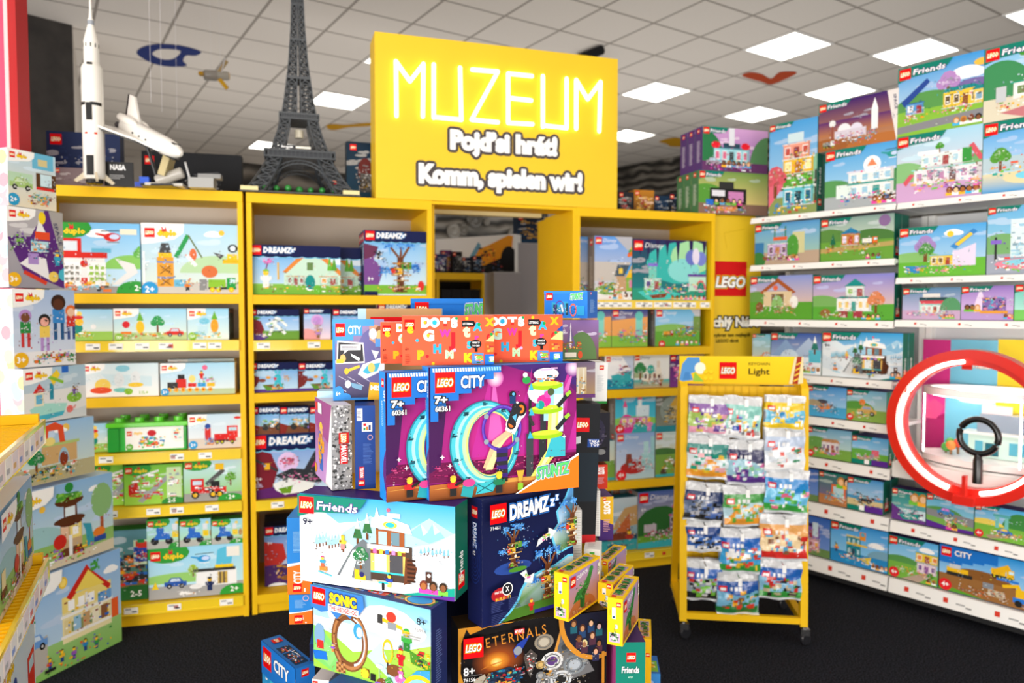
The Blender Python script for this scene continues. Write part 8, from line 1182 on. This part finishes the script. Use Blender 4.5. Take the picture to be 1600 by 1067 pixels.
stand('white box end at the right side of the pile, upper of two', 922, 938, .905, 1.9, 4, 767, .12, p_wlines, side='e4e2dc', m=MATTE)
stand('white box end beside the navy tree house box, lower of two', 893, 909, .84, 1.8, 6, 797, .1, p_wlines, side='e4e2dc', m=MATTE)
# four yellow dinosaur boxes
def dino(l, a, b, c, zb, ang, dY=None, D=.152):
    A = onz(*a, zb); r = Pl((A.x, A.y), ang); W = r.at(*b)[0]; zt = r.at(*c)[1]
    return toybox(l, W, zt-zb, D, t_end, (A.x, A.y, zb), math.radians(ang), group='yellow dinosaur boxes', side='f7c815', rart=t_long, tart=lambda v: t_top2(v), seed=6)
def t_top2(v):
    v.R(0, 0, v.A, 1, 'f7c815'); [v.R(v.A*.14, .12+.27*i, v.A*.7, .22, c) for i, c in enumerate(('d0a898', 'c8a0a8', 'a898b8'))]; v.bk(v.A*.16, .14, v.A*.62, .7, '2a7a34 1f5a28 c88a60 3a9a48 246a30', 46, .055); v.R(v.A*.2, .03, v.A*.3, .06, 'd8202a'); v.O(v.A*.5, .93, .03, 'f4ecc8', .02)
zd = z3+.001
dino('yellow dinosaur box nearest the navy tree house box, leftmost of four', (866, 965.5), (888.3, 968.7), (867.4, 893.2), zd, -34)
dino('yellow dinosaur box in the middle of the four, with bare top', (934, 948), (957.5, 950), (936.6, 910), zd-.012, -28)
dino('yellow dinosaur box farthest back of the four', (921, 912), (941, 915), (921, 882), zd+.0, -22, D=.16) if False else None
o = dino('yellow dinosaur box in front at the right, lowest of the four', (949, 1006), (972.8, 1009), (953.6, 933.6), zd-.05, -23)
q = stand('yellow dinosaur box behind the others, only its top showing', 930, 950, zd, 1.86, -28, 876, .14, t_end, side='f7c815', rart=t_long, tart=t_top2)
q['group'] = 'yellow dinosaur boxes'
stand('small white box flap with green stripe behind the leftmost dinosaur box', 912, 938, zd, 1.80, -10, 858, .07, t_flap, side='ecece6', top='f2f2ee', tart=t_flap, m=MATTE)
# lower left and lower right
o = stand('blue and orange box end with vertical title, lower one left of the pile', 452, 488, .70, 1.83, 4, 929, .14, p_orange, side='1a2a5a', top='3a90e0', seed=4)
bpy.context.view_layer.update()
stand('blue and orange box end with vertical title, upper one left of the pile', 449.5, 486, o.location.z+o.dimensions.z+.001, 1.83, 4, 809, .14, p_orange, side='1f6fc0', top='3a90e0', seed=3)
stand('dark box edge between the loop box and the orange box ends', 484, 500, .62, 1.80, 10, 1006, .14, p_navy, side='1a3a7a', top='2a6ac0')
A = onz(409, 1000, .62); B_ = onz(462, 1045, .62); d = (B_-A); 
toybox('turquoise diver box at the lower left corner of the pile', d.length, .19, .05, p_under, (A.x, A.y, .43), math.atan2(d.y, d.x), side='2478cc', top='2478cc', rart=sp_txt('2274c8', '6ab0ec'), tart=p_underT, group=G, seed=2)
stand('blue box with white title under the loop box', 515, 640, .55, 1.56, -24, 1082, .12, p_under, side='1d4a90', top='24508f', seed=5)
stand('pale box top at the bottom edge below the loop box', 488, 514, .565, 1.66, -10, 1062, .1, x_misc('ddd e8e8e8 c83', 'f0f0f0', 'e8e8ea'), side='e8e8ea', m=MATTE)
stand('white box under the black and gold box', 790, 885, .575, 1.55, 17, 1062, .03, x_misc('2a8a4a fff ddd', 'f6f6f4', 'fff'), side='f6f6f4', m=MATTE) if False else None
stand('green box with vertical pink side, lower right of the pile', 961.5, 1008.5, .52, 1.66, 2, 1003.5, .13, p_gbox, side='b8488a', top='4a2f66', seed=3)
stand('yellow dinosaur box standing behind the green box', 996, 1018, .425, 1.80, -10, 998, .12, t_end, side='f7c815', rart=t_long, tart=t_top2)
stand('small blue box with green meadow at the lower right corner of the pile', 1005, 1032, .425, 1.88, -6, 1052, .1, x_misc('5aa030 f2c040 fff', '3a8ad0', '2a6ac0'), side='2468b8', top='3a7ac8', tart=lambda v: (v.R(0, 0, v.A, 1, '2a6ac0'), v.R(v.A*.1, .1, v.A*.8, .6, '7ab840'), v.bk(v.A*.2, .2, v.A*.6, .4, 'f2c040 fff c83', 8, .1)))
for z_, hh, nm in ((.421, .38, 'lowest'), (.802, .282, 'middle'), (1.085, .198, 'upper')): toybox('plain dark navy box in the core of the pile, '+nm+' of three, behind front boxes', .46, hh, .26, None, (-.32, 1.83, z_), .1, side='1c2340', front='1c2340', group=G)
t = thing('display_pedestal', 'dark low pedestal under the central pile of boxes', 'pedestal', (-.02, 1.98, 0), .15)
M().box(-.55, .40, -.36, .2, .06, .42, '20242c').build('pedestal_body', MATTE, t, bevel=.01); M().box(-.5, .36, -.3, .16, 0, .06, '15171c').build('kick_base', MATTE, t)
# ---- room behind the doorway
GB = 'boxes seen through the doorway'
dw = B2.pt(1.0, 0, 2.6); DW = Pl((dw.x, dw.y), 28)
def dpt(x, y, off): return DW.at(x, y, off)
c0_ = B2.at(676, 425, 2.0); MB = Pl(B2.pt(0, 0, 2.0).xy, B2.ang*57.3)
def mx(x, y, off=0): return MB.at(x, y, off)
u0, zt = mx(640, 425); u1, _ = mx(757, 426); bb = thing('bookcase', 'dark-filled yellow bookcase seen through the doorway', 'bookcase', MB.pt(u0), MB.ang, 'yellow bookcases in a row')
Wd = u1-u0; M().box(0, Wd, 0, .4, zt-.055, zt).build('top_board', YEL, bb); M().box(0, .02, 0, .4, 0, zt-.055).build('side_panel', YEL, bb); M().box(Wd-.02, Wd, 0, .4, 0, zt-.055).build('side_panel', YEL, bb); M().box(.02, Wd-.02, .38, .4, 0, zt-.055, '17171a').build('back_panel', MATTE, bb); um_ = mx(684, 450)[0]-u0; M().box(um_-.012, um_+.012, 0, .38, 0, zt-.055).build('divider', YEL, bb)
for zz_ in (.1, .55, 1.0): M().box(.02, Wd-.02, .0, .38, zz_-.03, zz_).build('shelf', YEL, bb)
for i, (x0, x1, y, pal, bg, nm) in enumerate(((676, 698, 397, '4a7ac0 fff 7a3a8a', '2a3a6a', 'small blue box on the yellow bookcase behind the doorway, leftmost'), (690, 706, 391, 'd8a030 8a4a8a c83', '6a3a6a', 'violet orange figure box behind the doorway'), (707, 722, 393, '222 333', '17171a', 'black box behind the doorway'), (722, 738, 402, '4a6a9a 2a3a5a ddd', '2a3048', 'grey blue box behind the doorway'), (739, 753, 400, '2a2a3a 5a7a9a', '1f2430', 'dark narrow box behind the doorway'))):
    shelfbox(MB, nm, x0, x1, y, zt+.002, x_misc(pal, bg), 'dz', off=.02+.09*(i % 2), D=.08, group=GB, side=bg)
zt0 = zt
for i in range(4): x = 690+16*i; shelfbox(MB, ('first', 'second', 'third', 'fourth')[i]+' dark box from the left inside the bookcase behind the doorway', x, x+15, 452, 1.002, x_misc('a33 2a5a3a 333 c8a030', '1a1a1e'), 'dz', off=.05, D=.08, group=GB, side='1a1a1e')
# large orange vehicle box on a grey pillar, and a blue box on the next pillar
u0, z1_ = mx(740, 372, .1); u1, z0_ = mx(807, 424, .1)
def v_off(v): v.R(0, 0, v.A, 1, 'e8e6e2'); v.P([(0, 0), (v.A, 0), (v.A, .6), (v.A*.5, .35), (0, .15)], '1a1a1c'); a = v.A-1.6; v.P([(a+.1, .2), (a+.3, .62), (a+.75, .75), (v.A-.2, .98), (v.A-.05, .95), (v.A-.1, .5), (a+.6, .2)], 'e8981c'); v.P([(a+.05, .4), (a+.4, .85), (a+.5, .75), (a+.2, .35)], '6a9ab0'); v.bk(.1, .02, v.A-.4, .3, '222 3a4a6a 555 8a3a3a', 30, .09); v.O(v.A-1.3, .25, .2, '222'); v.O(v.A-.2, .35, .25, '18181a', .34); v.bk(v.A-1.2, .3, .6, .4, 'd8302a e8981c 222 f2b030', 22, .07)
for x0, x1, yb, nm, lo in ((772, 807, 424.5, 'left', .1), (810, 845, 379, 'right', .13)):
    a, zz_ = mx(x0, yb, lo); b, _ = mx(x1+6, yb, lo); tp = thing('pillar', 'grey plinth column seen through the doorway, '+nm+' one', 'plinth', MB.pt(a, 0, lo), MB.ang, 'grey plinths behind the doorway'); M().box(0, b-a, 0, .35, 0, zz_-.012, 'a3a0a4').build('column', MATTE, tp); M().box(-.004, b-a+.004, -.004, .354, zz_-.012, zz_, 'b0aeb0').build('cap', MATTE, tp)
    if nm == 'left':
        an = math.radians(-34); pr = MB.pt(b-.05, zz_+.002, lo-.0); Wv = .86; toybox('long white box with orange off-road vehicle behind the doorway', Wv, mx(806, 366, lo)[1]-zz_, .1, v_off, (pr.x-Wv*math.cos(an), pr.y-Wv*math.sin(an), zz_+.002), an, side='e8e6e2', group=GB, seed=4)
    else: toybox('dark blue box with golden tower print behind the doorway', (b-a), .24, .12, x_misc('c89a50 a8803a 2a2420', '1c1a20', '1c3a58'), MB.pt(a, zz_+.002, lo+.03), MB.ang, side='16283c', group=GB, seed=4)
wallm = B2.pt(.2, 0, 3.2); wa = onz(640, 360, 2.05)
a1 = B2.pt(-.2, 0, 2.9); b1 = B2.pt(3.0, 0, 3.8)
tag(M().box(0, (b1-a1).length, 0, .08, 0, 2.75, 'fff').build('wall_inner', GEAR, loc=a1, rotz=math.atan2(b1.y-a1.y, b1.x-a1.x)), kind='structure')
r = random.Random(3); q = bpy.data.objects['wall_inner']
for i in range(30):
    x, z_, rr_ = 1.5+r.random()*1.4, 1.9+r.random()*.75, r.uniform(.03, .1); c = r.choice('8a867e 6a665e a39e94 55524c'.split()); XX = Matrix.Translation((x, 0, z_)) @ Matrix.Rotation(math.pi/2, 4, 'X')
    M().lathe([(rr_, 0), (rr_, .02), (rr_*.8, .03), (rr_*.55, .022), (rr_*.4, .03), (.002, .045)], c, 20, XX, cap=False).build('relief_boss', GLOSS, q, True)
